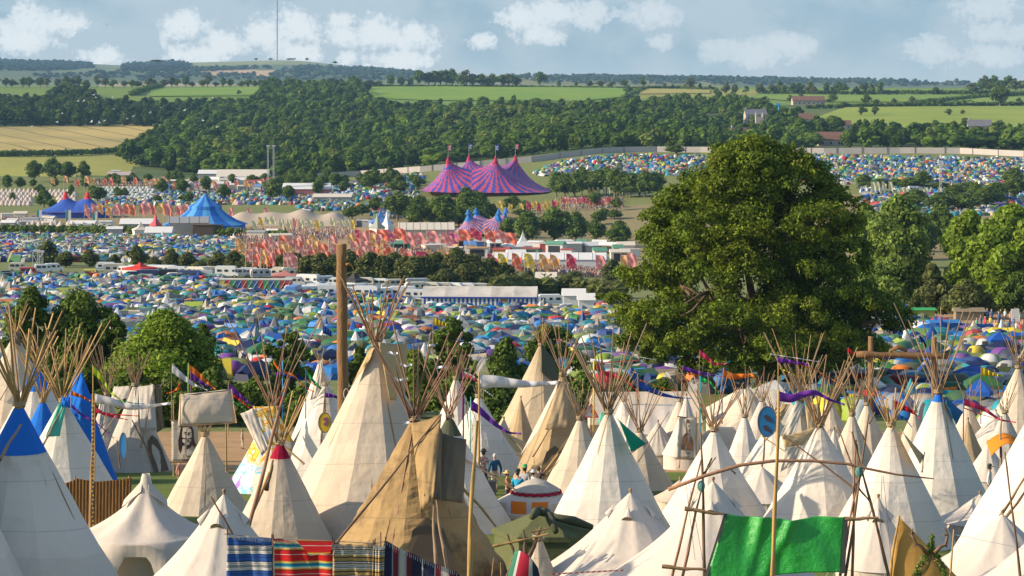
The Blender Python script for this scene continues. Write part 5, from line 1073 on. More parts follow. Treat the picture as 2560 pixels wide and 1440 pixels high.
# ---------------- tipi field ----------------
def canvas(name, col, stain=.25, seam=True, transl=.16, col2=None, bump=.65, period=1.35):
    """tent canvas: weathering, soft vertical folds and curved strip seams"""
    if name in _mats: return _mats[name]
    m = bpy.data.materials.new(name); m.use_nodes = True; t = NT(m.node_tree); b = t.n['Principled BSDF']; out = t.n['Material Output']
    tc = t.new('ShaderNodeTexCoord').outputs['Object']; s = t.new('ShaderNodeSeparateXYZ'); t.l.new(tc, s.inputs[0])
    c = t.mix(t.math('MULTIPLY', t.smooth(t.noise(tc, .55, 5, .65), .48, .75), stain), col, col2 or tuple(x * y for x, y in zip(col, (.72, .66, .55))))
    c = t.mix(t.math('MULTIPLY', t.smooth(t.noise(t.vec('MULTIPLY', tc, (1, 1, .18)), 1.6, 5, .7), .55, .8), stain * .8), c, tuple(x * .6 for x in col))
    c = t.mix(t.math('MULTIPLY', t.noise(tc, 14, 3, .7), .16), c, tuple(x * .72 for x in col))
    if seam:
        z = t.math('ADD', s.outputs[2], t.math('MULTIPLY', t.math('MULTIPLY', s.outputs[0], s.outputs[0]), .045)); z = t.math('ADD', z, t.math('MULTIPLY', t.noise(tc, .5, 1), .12))
        ln = t.smooth(t.math('ABSOLUTE', t.math('SUBTRACT', t.math('FRACT', t.math('DIVIDE', z, period)), .5)), .487, .496)
        c = t.mix(t.math('MULTIPLY', ln, .4), c, tuple(x * .35 for x in col))
    if seam:
        wn = t.new('ShaderNodeTexWhiteNoise', noise_dimensions='1D'); t.l.new(t.math('FLOOR', t.math('DIVIDE', t.math('ADD', z, period * .5), period)), wn.inputs['W'])
        kk = t.math('MULTIPLY_ADD', wn.outputs['Value'], .10, .94); cx = t.new('ShaderNodeCombineXYZ'); [t.put(cx.inputs[i], kk) for i in range(3)]; c = t.mix(1.0, c, cx.outputs[0], 'MULTIPLY')
    gs = t.new('ShaderNodeSeparateXYZ'); t.l.new(t.n['Texture Coordinate'].outputs['Generated'], gs.inputs[0])
    soot = t.math('ADD', t.smooth(gs.outputs[2], .80, 1.0), t.smooth(gs.outputs[2], .10, .0)); soot = t.math('MULTIPLY', soot, t.smooth(t.noise(t.vec('MULTIPLY', tc, (1, 1, .3)), 1.3, 4, .65), .35, .7))
    c = t.mix(t.math('MULTIPLY', soot, .5 if seam else .0), c, tuple(x * y for x, y in zip(col, (.42, .36, .30))))
    t.l.new(c, b.inputs['Base Color']); b.inputs['Roughness'].default_value = .9; b.inputs['Specular IOR Level'].default_value = .12
    bn = t.new('ShaderNodeBump'); bn.inputs['Strength'].default_value = bump; bn.inputs['Distance'].default_value = .12
    h = t.math('ADD', t.noise(t.vec('MULTIPLY', tc, (1, 1, .25)), 1.5, 3, .5), t.math('MULTIPLY', t.noise(t.vec('MULTIPLY', tc, (.35, .35, 1)), 2.6, 2), .5))
    t.l.new(h, bn.inputs['Height']); t.l.new(bn.outputs[0], b.inputs['Normal'])
    tr = t.new('ShaderNodeBsdfTranslucent'); t.l.new(c, tr.inputs[0]); mx = t.new('ShaderNodeMixShader'); mx.inputs[0].default_value = transl
    t.l.new(b.outputs[0], mx.inputs[1]); t.l.new(tr.outputs[0], mx.inputs[2]); t.l.new(mx.outputs[0], out.inputs[0])
    _mats[name] = m; return m
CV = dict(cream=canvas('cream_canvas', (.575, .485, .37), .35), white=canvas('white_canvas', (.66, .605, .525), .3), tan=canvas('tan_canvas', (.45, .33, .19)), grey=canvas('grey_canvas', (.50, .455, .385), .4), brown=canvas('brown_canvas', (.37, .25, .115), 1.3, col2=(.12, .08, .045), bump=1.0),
          blue=canvas('blue_canvas', (.018, .15, .56), .15, False), red=canvas('crimson_canvas', (.33, .012, .04), .2, False), teal=canvas('teal_canvas', (.10, .46, .32), .2, False), green=canvas('green_canvas', (.008, .25, .14), .2, False), dgreen=canvas('dark_green_canvas', (.085, .095, .06), .3, False),
          flap=canvas('ochre_flap', (.50, .36, .18), .4, False), wflap=canvas('pale_flap', (.60, .53, .42), .3, False), bell=canvas('bell_tent_canvas', (.61, .54, .46), .15, False, bump=.4), orange=canvas('orange_canvas', (.70, .22, .02), .2, False), olive=canvas('olive_canvas', (.135, .15, .07), .4, False), darkflap=canvas('umber_flap', (.20, .15, .095), .5, False))
PWOOD = [mat('peeled_pole', (.28, .17, .085), .8, .3, 1.2, .3, 30, stretch=(6, 6, 3)), mat('weathered_pole', (.27, .19, .12), .85, .3, 1.2, .3, 30, stretch=(6, 6, 3)), mat('dark_pole', (.17, .10, .06), .85, .3, 1.2, .3, 30, stretch=(6, 6, 3)), mat('bamboo_pole', (.40, .245, .085), .6, .25, 1.2, .2, 20, stretch=(6, 6, 3)), mat('reddish_pole', (.30, .16, .095), .8, .3, 1.2, .3, 30, stretch=(6, 6, 3))]
def pole_mesh(mi, seed, bend=.0045):
    r = random.Random(seed); b = MB(); n = 9; a = r.random() * 6; pts = []
    for i in range(n + 1):
        z = i / n; pts.append((bend * math.sin(3.1 * z + a) + bend * .5 * math.sin(9 * z + a * 2), bend * math.cos(2.6 * z + a * 1.7), z))
    P2 = [(x - pts[0][0] * (1 - z) - pts[-1][0] * z, y - pts[0][1] * (1 - z) - pts[-1][1] * z, z) for x, y, z in pts]
    # the pole's thickness is set by its object scale in x and y, so bends are stored relative to a 5 cm pole
    m = 7; vs_ = [(x * 100 + (1.15 - .55 * z + .1 * math.sin(z * 17 + a)) * math.cos(6.2832 * k / m), y * 100 + (1.15 - .55 * z + .1 * math.sin(z * 17 + a)) * math.sin(6.2832 * k / m), z) for x, y, z in P2 for k in range(m)]
    b.add(vs_, [(i * m + k, i * m + (k + 1) % m, (i + 1) * m + (k + 1) % m, (i + 1) * m + k) for i in range(n) for k in range(m)] + [tuple(range(n * m, n * m + m))]); return b.mesh('pole', [PWOOD[mi]], True)
PMS = [[pole_mesh(m, m * 10 + k) for k in range(3)] for m in range(5)]
ZUP = Vector((0, 0, 1))
def put_pole(a, b, r, mi, parent=None, name='pole'):
    a = Vector(a); b = Vector(b); d = b - a; o = link(name, R.choice(PMS[mi]), parent)
    o.matrix_local = Matrix.LocRotScale(a, ZUP.rotation_difference(d.normalized()), Vector((r, r, d.length))); return o
def tipi(label, u, va, vb=None, D=None, tan=.55, np_=14, ext=(1.3, 2.6), cov='cream', cap=None, capf=.2, wood=(0, 1), n=13, pr=.045, flaps=(), sticks=(), a0=None, lean=0.0, door=None, mats=None, rope=True, fan=1.0):
    base = hit(u, vb) if D is None else onD(u, D); k = base.y / F; H = (V0 - va) * k - base.z; rb = H * tan
    ext = (ext[0] * 1.0, ext[1] * 1.12); np_ = int(np_ * 1.25); pr *= .78; o = thing('tipi', label, 'tipi', base); r = random.Random(int(u * 7 + va)); a0 = r.random() if a0 is None else a0
    def ring(z, rr, seg=2):
        out = []
        for i in range(n * seg):
            a = a0 + 2 * math.pi * i / (n * seg); q = rr * (1 - (.026 if i % seg else 0) + r.uniform(-.006, .006) + .012 * math.sin(z * 2.3 + a * 3 + a0 * 9) + (.016 * math.sin(z * 8.5 + 1.6 * math.sin(a * 4 + a0)) * (1 + .6 * math.sin(a * 7)) if cov == 'brown' else 0)); out.append((q * math.cos(a), q * math.sin(a), z))
        return out
    def body(name, z0, z1, m, rows=34 if cov == 'brown' else 12):
        b = MB(); N = n * 2; vs_ = []
        for j in range(rows + 1):
            z = z0 + (z1 - z0) * j / rows; vs_ += ring(z, rb * (1 - z / H) + .10 + .015 * rb * math.sin(math.pi * min(max(z / H, 0), 1)) * -1)
        b.add(vs_, [(j * N + i, j * N + (i + 1) % N, (j + 1) * N + (i + 1) % N, (j + 1) * N + i) for j in range(rows) for i in range(N)]); return b.obj(name, m, o)
    top = H - .1
    if cap: body('cover', -.25, H * (1 - capf), CV[cov]); body('cap', H * (1 - capf) - .005, top, CV[cap], 4)
    else: body('cover', -.25, top, mats or CV[cov])
    for i in range(np_):
        a = a0 + 2 * math.pi * (i + r.uniform(-.25, .25)) / np_; br = rb * .97; bp = Vector((br * math.cos(a), br * math.sin(a), -.05)); cr = Vector((.10 * math.cos(a + 2.4), .10 * math.sin(a + 2.4), H + r.uniform(-.05, .15))); d = (cr - bp).normalized()
        e = r.uniform(*ext); tip = cr + Vector((d.x * fan, d.y * fan, d.z)) * e + Vector((r.uniform(-.05, .05), r.uniform(-.05, .05), 0)) * e
        if fan != 1.0: put_pole(bp, cr, pr, r.choice(wood), o); put_pole(cr - d * .3, tip, pr * .7, r.choice(wood), o)
        else: put_pole(bp, tip, pr * r.uniform(.8, 1.15), r.choice(wood), o)
    if rope:
        b = MB(); b.tube([(.19 * math.cos(t * .9), .19 * math.sin(t * .9), H - .05 + t * .008) for t in range(22)], .018, 5); b.obj('rope', mat('rope', (.38, .30, .19), .9), o)
    W = lambda q: P(q[0], q[1], base.y + (q[2] if len(q) > 2 else -.8)) - base
    for fi, f in enumerate(flaps):
        m, cs = f[0], f[1]; bul = f[2] if len(f) > 2 else .12; b = MB(); w1 = r.random() * 6
        b.patch(*[W(q) for q in cs], 12, 12, lambda a, c: (0, -bul * math.sin(math.pi * a) * math.sin(math.pi * c) + .025 * math.sin(11 * a + 5 * c + w1) * (1 - c * .4) + .02 * math.sin(19 * a - 7 * c), -.06 * math.sin(math.pi * a) * bul * 4 * c))
        solid(b.obj('smoke_flap', CV[m] if isinstance(m, str) else m, o, True), .015)
    for s_ in sticks: put_pole(W(s_[0]), W(s_[1]), s_[2] if len(s_) > 2 else pr * .8, s_[3] if len(s_) > 3 else r.choice(wood), o, 'flap_pole')
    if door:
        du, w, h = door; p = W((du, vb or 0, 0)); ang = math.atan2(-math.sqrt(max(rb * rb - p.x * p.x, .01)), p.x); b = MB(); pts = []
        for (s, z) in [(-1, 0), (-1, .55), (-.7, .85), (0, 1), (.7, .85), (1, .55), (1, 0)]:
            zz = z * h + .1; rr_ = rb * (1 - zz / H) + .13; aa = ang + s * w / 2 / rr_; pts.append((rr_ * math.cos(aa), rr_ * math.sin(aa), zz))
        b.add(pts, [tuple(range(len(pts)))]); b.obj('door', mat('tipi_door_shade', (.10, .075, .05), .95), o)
    return o
B_, N_ = (3,), (0, 1)
tipi('largest blue topped tipi, its pale cover in shade', 47, 1012, D=72, tan=.55, np_=13, ext=(2.2, 3.0), cov='white', cap='blue', capf=.23, wood=(3, 0), pr=.055, n=12, sticks=[((0, 1150, -2.5), (52, 1062, -1), .05, 1)])
tipi('cream tipi with a teal strip and a blue knot at its top', 157, 1002, D=103, tan=.60, np_=12, ext=(2.4, 3.6), cov='white', wood=(3, 0), pr=.055, flaps=[('teal', [(114, 1092, -2.2), (150, 1090, -1.9), (166, 1006, -.6), (148, 1006, -.6)], .05), ('blue', [(154, 1016, -.9), (176, 1020, -.8), (174, 992, -.5), (155, 992, -.5)], .1)], sticks=[((108, 1112, -2.6), (156, 1022, -1.0), .04, 1)])
tipi('smaller blue topped tipi behind the largest one', 107, 1002, D=110, tan=.52, np_=11, ext=(2.0, 3.4), cov='cream', cap='blue', capf=.42, wood=(3, 0), pr=.05)
tipi('tall cream tipi with a brown top at the frame edge', 38, 838, D=131, tan=.56, np_=13, ext=(1.0, 1.8), cov='cream', wood=(0, 3), pr=.04, flaps=[('darkflap', [(38, 858, -.6), (52, 866, -.5), (50, 828, -.2), (36, 830, -.3)], .05)], sticks=[((0, 1000, -2), (60, 900, -1), .03, 1)])
tipi('pale tipi with a blue band half hidden by bamboo fans', 92, 915, D=127, tan=.55, np_=9, ext=(.8, 2.0), cov='white', cap='blue', capf=.22, wood=(3, 0), pr=.045)
tipi('dark blue winged tipi behind the teal striped one', 196, 930, D=122, tan=.34, np_=8, ext=(.8, 1.6), cov='blue', wood=(3, 0), flaps=[('blue', [(176, 1030, -1.4), (216, 1066, -1.4), (228, 990, -1.0), (204, 926, -.6)], .3)])
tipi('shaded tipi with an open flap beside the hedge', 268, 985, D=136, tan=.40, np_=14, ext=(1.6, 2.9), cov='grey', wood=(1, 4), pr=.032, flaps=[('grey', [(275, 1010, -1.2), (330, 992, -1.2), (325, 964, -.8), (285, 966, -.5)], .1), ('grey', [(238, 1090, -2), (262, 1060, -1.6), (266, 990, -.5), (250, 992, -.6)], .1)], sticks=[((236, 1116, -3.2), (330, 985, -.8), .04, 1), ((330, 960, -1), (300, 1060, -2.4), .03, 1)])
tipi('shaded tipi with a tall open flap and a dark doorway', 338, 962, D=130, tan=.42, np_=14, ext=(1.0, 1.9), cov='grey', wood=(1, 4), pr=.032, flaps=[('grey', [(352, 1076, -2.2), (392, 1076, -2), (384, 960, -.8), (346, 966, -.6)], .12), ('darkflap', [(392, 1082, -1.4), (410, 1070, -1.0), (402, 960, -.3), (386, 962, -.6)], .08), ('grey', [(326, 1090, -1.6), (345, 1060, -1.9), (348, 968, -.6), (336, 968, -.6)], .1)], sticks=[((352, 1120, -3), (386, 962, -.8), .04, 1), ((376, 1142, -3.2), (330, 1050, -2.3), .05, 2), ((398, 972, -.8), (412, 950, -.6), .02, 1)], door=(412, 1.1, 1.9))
tipi('small cream tipi under the raised rectangular canvas sheet', 513, 1086, D=108, tan=.56, np_=9, ext=(.5, 1.1), cov='cream', wood=(1, 2), pr=.032, flaps=[('cream', [(445, 1064, -2.6), (590, 1056, -2.2), (577, 974, -1.6), (450, 986, -2.0)], .25), ('cream', [(452, 988, -2.0), (577, 974, -1.6), (560, 974, 1.0), (466, 984, .8)], .1)], sticks=[((512, 1268, -3.2), (516, 1062, -2.3), .022, 0), ((566, 1180, -1.0), (564, 1058, -1.8), .04, 3), ((449, 1066, -2.7), (451, 984, -2.1), .03, 3), ((591, 1058, -2.3), (578, 972, -1.7), .03, 3), ((446, 1066, -2.65), (591, 1057, -2.25), .03, 0)])
def painted_cover():
    m = bpy.data.materials.new('painted_canvas_swirl'); m.use_nodes = True; t = NT(m.node_tree); b = t.n['Principled BSDF']; tc = t.new('ShaderNodeTexCoord').outputs['Object']; s = t.new('ShaderNodeSeparateXYZ'); t.l.new(tc, s.inputs[0])
    sw = t.noise(tc, .9, 2, .5, 2.2); c = t.ramp(sw, [(0, (.66, .6, .5)), (.44, (.66, .6, .5)), (.47, (.7, .45, .03)), (.52, (.72, .5, .06)), (.55, (.62, .12, .01)), (.6, (.7, .48, .05)), (.63, (.66, .6, .5))])
    lo = t.ramp(t.noise(tc, 1.1, 2, .5, 1.4), [(0, (.66, .6, .52)), (.5, (.66, .6, .52)), (.53, (.12, .42, .55)), (.6, (.25, .55, .62)), (.63, (.66, .6, .52)), (.72, (.3, .17, .5))])
    t.l.new(t.mix(t.smooth(s.outputs[2], 1.3, 1.7), lo, c), b.inputs['Base Color']); b.inputs['Roughness'].default_value = .9; return m
PAINTED = painted_cover()
tipi('painted tipi with yellow and orange swirls', 683, 1018, D=118, tan=.56, np_=10, ext=(3.6, 5.2), cov='cream', wood=(4, 1), pr=.045, mats=PAINTED, flaps=[(PAINTED, [(668, 1112, -2.6), (700, 1112, -2.4), (686, 1015, -.6), (632, 1016, -1.0)], .1), ('wflap', [(655, 1140, -3.0), (672, 1120, -2.8), (632, 1020, -1.1), (601, 1034, -1.5)], .1)], sticks=[((760, 1160, -3), (620, 1035, -1.2), .05, 1)])
tipi('cream tipi with a small crimson cap and two long leaning poles', 700, 1106, D=86, tan=.52, np_=8, ext=(.7, 1.8), cov='cream', cap='red', capf=.12, wood=(3, 0), pr=.06, n=11, sticks=[((612, 1350, -2.6), (722, 948, -.3), .075, 4), ((580, 1405, -2.8), (672, 1180, -1.3), .07, 3), ((666, 1225, -1.5), (682, 1150, -.8), .07, 2)])
tipi('tallest cream tipi standing beside the log pole', 941, 862, D=90, tan=.56, np_=15, ext=(1.5, 2.75), cov='cream', wood=(4, 0), pr=.05, n=12, a0=.22, flaps=[('flap', [(975, 1000, -1.6), (1012, 1000, .3), (1019, 856, .3), (946, 856, -.3)], .2), ('flap', [(880, 960, -.6), (925, 898, -.6), (938, 866, -.3), (925, 872, -.1)], .06)])
tipi('dirty brown patched tipi with wide open smoke flaps', 1036, 1048, D=80, tan=.60, np_=13, ext=(1.5, 3.2), cov='brown', wood=(2, 2, 4), pr=.05, n=11, flaps=[('brown', [(1052, 1282, -3.1), (1085, 1240, -3.0), (1104, 1034, -.9), (1028, 1058, -.6)], .25), ('darkflap', [(1100, 1250, -2.6), (1158, 1258, -2.2), (1166, 1098, -.9), (1104, 1082, -.7)], .15), ('darkflap', [(1060, 1240, -2.9), (1102, 1250, -2.7), (1106, 1080, -.8), (1092, 1050, -.9)], .1)],
     sticks=[((840, 1358, -2.8), (1104, 1034, -1.0), .04, 2), ((1090, 1440, -3.6), (1085, 1250, -2.6), .06, 1), ((1120, 1440, -3.4), (1092, 1250, -2.4), .06, 1)], door=(1100, 1.5, 2.6))
tipi('white tipi with a dark green top behind the brown one', 1124, 1042, D=101, tan=.58, np_=14, ext=(1.6, 2.9), cov='white', cap='dgreen', capf=.16, wood=(1, 4), pr=.04)
tipi('slim white tipi spire between the bamboo poles', 1140, 945, D=138, tan=.42, np_=12, ext=(.6, 2.2), cov='white', wood=(1, 4), pr=.03)
tipi('broad pale tipi behind the two standing friends', 1196, 990, D=128, tan=.62, np_=6, ext=(.3, .8), cov='white', wood=(1,), pr=.03)
tipi('small pale tipi with streamers behind the log pole', 800, 905, D=140, tan=.36, np_=5, ext=(.3, .7), cov='white', wood=(0,), flaps=[('wflap', [(775, 1000, -1), (806, 990, -1), (808, 896, -.3), (798, 905, -.3)], .05)])
tipi('white tipi leaning against the tallest cream tipi', 815, 960, D=118, tan=.55, np_=5, ext=(.3, .6), cov='white', wood=(4,), pr=.03)
tipi('canvas tipi with a dark upper flap against the camp', 1352, 862, D=150, tan=.52, np_=15, ext=(.9, 1.9), cov='tan', wood=(3, 0), pr=.035, mats=canvas('drab_canvas', (.47, .38, .255), .3), flaps=[('dgreen', [(1352, 930, -1.2), (1400, 968, -.8), (1388, 902, -.2), (1352, 856, -.1)], .1)], sticks=[((1355, 1060, -3.6), (1352, 858, -.3), .03, 0)])
tipi('tan tipi with an arched doorway and crossed poles', 1407, 936, D=121, tan=.47, np_=14, ext=(1.6, 2.9), cov='tan', wood=(1, 0), pr=.038, flaps=[('tan', [(1362, 1075, -2.4), (1420, 1068, -2.2), (1424, 955, -.6), (1396, 952, -.7)], .15), ('wflap', [(1300, 1140, -2.0), (1345, 1080, -2.0), (1402, 950, -.5), (1394, 958, -.3)], .06)], sticks=[((1332, 1142, -3.2), (1395, 1040, -1.8), .04, 1), ((1360, 1180, -3), (1420, 1095, -2), .03, 3)], door=(1375, 1.2, 2.1))
tipi('narrow cream tipi left of the white green flapped one', 1450, 1046, D=116, tan=.50, np_=13, ext=(1.2, 2.6), cov='cream', wood=(0, 1), pr=.04)
tipi('big white tipi with a green triangular flap', 1522, 1030, D=96, tan=.52, np_=22, ext=(1.8, 3.4), cov='white', wood=(0, 1), pr=.045, n=13, a0=.12, flaps=[('green', [(1550, 1056, -.9), (1578, 1130, -1.3), (1616, 1110, -.6), (1540, 1044, -.5)], .05), ('teal', [(1492, 1062, -.9), (1504, 1050, -.9), (1512, 1030, -.4), (1503, 1032, -.4)], .02)], sticks=[((1575, 1135, -1.2), (1620, 1105, -.6), .02, 1)])
tipi('cream tipi with a square neck behind the green flap', 1600, 1076, D=119, tan=.58, np_=15, ext=(1.2, 2.7), cov='cream', wood=(1, 0), pr=.038, sticks=[((1595, 1155, -2), (1672, 1030, .5), .03, 1)])
tipi('white tipi with a gathered neck beside the portrait banner', 1786, 1074, D=101, tan=.60, np_=13, ext=(1.2, 2.6), cov='white', wood=(4, 0), pr=.042)
tipi('slender white tipi left of the oval blue shield', 1862, 1040, D=124, tan=.40, np_=12, ext=(1.0, 2.2), cov='white', wood=(1, 0), pr=.034)
tipi('wide tipi with swept ochre flaps behind the arched branch', 2050, 1062, D=98, tan=.60, np_=20, ext=(1.8, 3.2), cov='white', wood=(0, 1), pr=.045, n=12, flaps=[('flap', [(1962, 1120, -2.4), (2010, 1112, -2.0), (2042, 1066, -.6), (1955, 1090, -2.0)], .2), ('wflap', [(1950, 1180, -2.6), (1985, 1160, -2.6), (2006, 1112, -2.1), (1962, 1120, -2.4)], .1)], sticks=[((2140, 1225, -3), (1960, 1090, -2.2), .04, 2), ((2160, 1250, -2), (2092, 1060, -.5), .04, 2)])
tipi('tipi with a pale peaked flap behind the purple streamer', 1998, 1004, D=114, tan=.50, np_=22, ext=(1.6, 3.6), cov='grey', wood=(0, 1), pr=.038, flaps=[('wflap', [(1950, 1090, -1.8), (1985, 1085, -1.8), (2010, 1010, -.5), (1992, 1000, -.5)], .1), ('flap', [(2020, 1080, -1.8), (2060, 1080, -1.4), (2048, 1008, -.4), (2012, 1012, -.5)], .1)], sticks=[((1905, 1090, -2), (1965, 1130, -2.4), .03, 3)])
tipi('low tipi with a tan side flap next to the blue shield', 1938, 1040, D=118, tan=.62, np_=9, ext=(.8, 2.0), cov='white', wood=(0, 1), pr=.034, flaps=[('flap', [(1915, 1048, -1), (1950, 1060, -1.2), (1975, 1010, -.6), (1960, 1010, -.6)], .05)])
tipi('slim cream tipi with many thin poles by the timber gateway', 2130, 1036, D=122, tan=.46, np_=17, ext=(1.2, 2.6), cov='cream', wood=(1, 0), pr=.032)
tipi('cream tipi directly below the timber gateway', 2168, 1010, D=131, tan=.46, np_=17, ext=(1.2, 2.7), cov='cream', wood=(1, 0), pr=.032)
tipi('cream tipi with thick bamboo poles and an ochre flap', 2228, 1062, D=95, tan=.53, np_=10, ext=(1.1, 2.1), cov='white', wood=(3, 3, 0), pr=.055, n=12, a0=.3, flaps=[('flap', [(2262, 1090, -1.0), (2300, 1160, -1.0), (2311, 1140, .3), (2250, 1072, -.2)], .1)], sticks=[((2305, 1180, -1), (2312, 1130, .2), .03, 1)])
tipi('white tipi with a blue cap and a loose blue flap', 2346, 980, D=106, tan=.47, np_=13, ext=(2.2, 3.8), cov='white', cap='blue', capf=.075, wood=(1, 0), pr=.042, n=12, flaps=[(canvas('steel_blue_canvas', (.03, .13, .26), .2, False), [(2366, 1010, -.5), (2390, 1062, -.6), (2408, 1030, .2), (2364, 990, .1)], .2)])
tipi('thin poled tipi between the blue capped one and the gateway', 2285, 1030, D=128, tan=.45, np_=14, ext=(1.0, 2.5), cov='cream', wood=(1,), pr=.03)
tipi('tall cream tipi at the far end of the row', 2546, 918, D=136, tan=.50, np_=13, ext=(1.2, 2.6), cov='cream', wood=(1, 0), pr=.038)
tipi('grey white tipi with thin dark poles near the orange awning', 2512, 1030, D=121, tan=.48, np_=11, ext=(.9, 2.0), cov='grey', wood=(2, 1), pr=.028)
tipi('huge white tipi cut by the frame edge', 2655, 905, D=85, tan=.56, np_=12, ext=(1.6, 2.8), cov='white', wood=(1, 0), pr=.05, n=12, sticks=[((2500, 1290, -2.6), (2570, 1180, -1.8), .05, 0), ((2510, 1300, -2.7), (2580, 1205, -1.8), .05, 0)])
tipi('white tipi added just outside the frame to shade the blue topped one', -190, 985, D=69, tan=.52, np_=9, ext=(1.2, 2.0), cov='white', wood=(3, 0), pr=.05)  # off-frame tipi put in to cast shade on its blue topped neighbour
for (u, va, D, lab) in [(1700, 1000, 134, 'low white tipi behind the portrait banner'), (1905, 1000, 136, 'pale tipi behind the blue shield with a twiggy top'), (2075, 1000, 134, 'pale tipi in the gap behind the purple streamer'), (1560, 1000, 138, 'pale tipi behind the dense pole bundles'), (2420, 1010, 138, 'pale tipi right of the blue capped one')]:
    tipi(lab, u, va, D=D, tan=.5, np_=10, ext=(.7, 1.8), cov=R.choice(['white', 'cream', 'grey']), wood=(1, 0), pr=.03)
near_tree('shade', -520, 70.3, 560, 400, 'dark', 'bush', 301, 9000, 'unseen dark tree added outside the frame to shade the largest tipi', .03, .3, 60, core=.8)  # unseen tree, added and sized only to throw shade over the largest tipi
# ---------------- bell tents, marquees, yurts ----------------
def bell(label, u, va, D, half, wall=.6, cov='bell', vents=True, folds=14, name='bell_tent', concave=.10, fd=.05, cat='bell tent'):
    """bell tent: apex pixel (u, va), eave half width in pixels"""
    base = onD(u, D); k = D / F; H = (V0 - va) * k - base.z; rb = half * k; o = thing(name, label, cat, base); r = random.Random(int(u + va)); ph = r.random() * 6
    b = MB(); N = 84; rows = 14; vs_ = []
    for j in range(rows + 1):
        t = j / rows; z = wall + (H - wall) * t
        for i in range(N):
            a = 2 * math.pi * i / N; rr = rb * ((1 - t) - concave * math.sin(math.pi * t) * (1 - t) ** .5) + .03; rr *= 1 - fd * (abs(math.sin(a * folds / 2 + ph)) ** .6) * math.sin(math.pi * (t * .8 + .1)) + .02 * math.sin(a * 9 + ph) * t; vs_.append((rr * math.cos(a), rr * math.sin(a), z))
    b.add(vs_, [(j * N + i, j * N + (i + 1) % N, (j + 1) * N + (i + 1) % N, (j + 1) * N + i) for j in range(rows) for i in range(N)]); b.obj('roof', CV[cov], o, True)
    b = MB(); b.lathe([(rb * .965, -.4), (rb * .965, wall + .02)], N); b.obj('wall', CV[cov], o, True)
    b = MB(); b.tube([(0, 0, 0), (0, 0, H + .12)], .04, 6); b.ball((0, 0, H + .1), .06); b.obj('centre_pole', PWOOD[0], o, True)
    if vents:
        for a in (-1.75, -.2, 3.3):
            zc = H * .80; rr = rb * (1 - (zc - wall) / (H - wall)) * .86 + .05; b = MB(); d = Vector((math.cos(a), math.sin(a), 0)); s = Vector((-d.y, d.x, 0)); c_ = d * (rr + .03) + Vector((0, 0, zc))
            pts = [c_ + s * (.20 * math.cos(q)) + Vector((0, 0, -.14 + .17 * math.sin(q))) + d * .10 * math.sin(q) for q in np.linspace(0, math.pi, 9)] + [d * (rr - .2) + Vector((0, 0, zc + .32))]
            b.add(pts, [(i, i + 1, 9) for i in range(8)]); v = b.obj('vent', CV[cov], o); b = MB(); b.add([p - d * .03 for p in pts[:9]], [tuple(range(9))]); b.obj('vent_mesh', mat('vent_mesh', (.22, .16, .09)), v)
    for i in range(10):
        a = 2 * math.pi * i / 10 + .3; e = Vector((rb * math.cos(a), rb * math.sin(a), wall)); g = e * 1.35; g.z = -.1; b = MB(); b.tube([e, g], .008, 4); b.obj('guy_rope', mat('guy_rope', (.6, .55, .45)), o)
    return o
bell('cream bell tent with a grey shaded side in the front row', 1576, 1232, 77, 235, .7)
bell('large white bell tent behind the green tarpaulin', 1783, 1204, 74, 260, .8)
bell('pale bell tent at the end of the green tarpaulin', 2196, 1246, 80, 110, .8)
bell('white bell tent with a bare pole end in the corner', 2506, 1286, 77, 200, .7, vents=False)
bell('white bell tent cut by the bottom corner', 2600, 1330, 68, 200, .7, vents=False)
bell('tall white bell tent left of the striped blankets', 560, 1236, 66, 235, .7)
bell('small tan bell tent in front of the drab canvas tipi', 1302, 996, 143, 46, .5, 'tan', False)
bell('grey pleated bell tent right of the square necked tipi', 1645, 1056, 133, 66, .8, 'grey', False, 18, fd=.09)
bell('white bell tent with a pointed top by the portrait banner', 1716, 990, 131, 60, .8, 'bell', False, 12)
bell('pale bell tent between the slim tipis', 2085, 1075, 112, 60, .6, 'bell', False)
bell('big pale bell tent with a dark seam under the oak', 1870, 968, 140, 135, .9, 'cream', False, 10)
bell('white bell tent under the orange awning', 2470, 1108, 118, 70, .6, 'bell', False)
bell('faded bell tent with a purple hem behind the blue capped tipi', 2420, 1050, 126, 62, .4, 'tan', False)
bell('cream bell tent beside the fence of the dirt path', 2490, 1030, 132, 110, .7, 'bell', False)
bell('small grey tent behind the tan bell tent', 1260, 1048, 138, 45, .4, 'grey', False)
bell('low pale bell tent between the wide tipi and the white gathered neck one', 1905, 1168, 108, 110, .7, vents=False)
bell('low bell tent filling the gap before the huge white tipi', 2450, 1236, 98, 105, .7, vents=False)
bell('small pale tent squeezed behind the front bell tent', 1700, 1200, 108, 70, .6, 'cream', False)
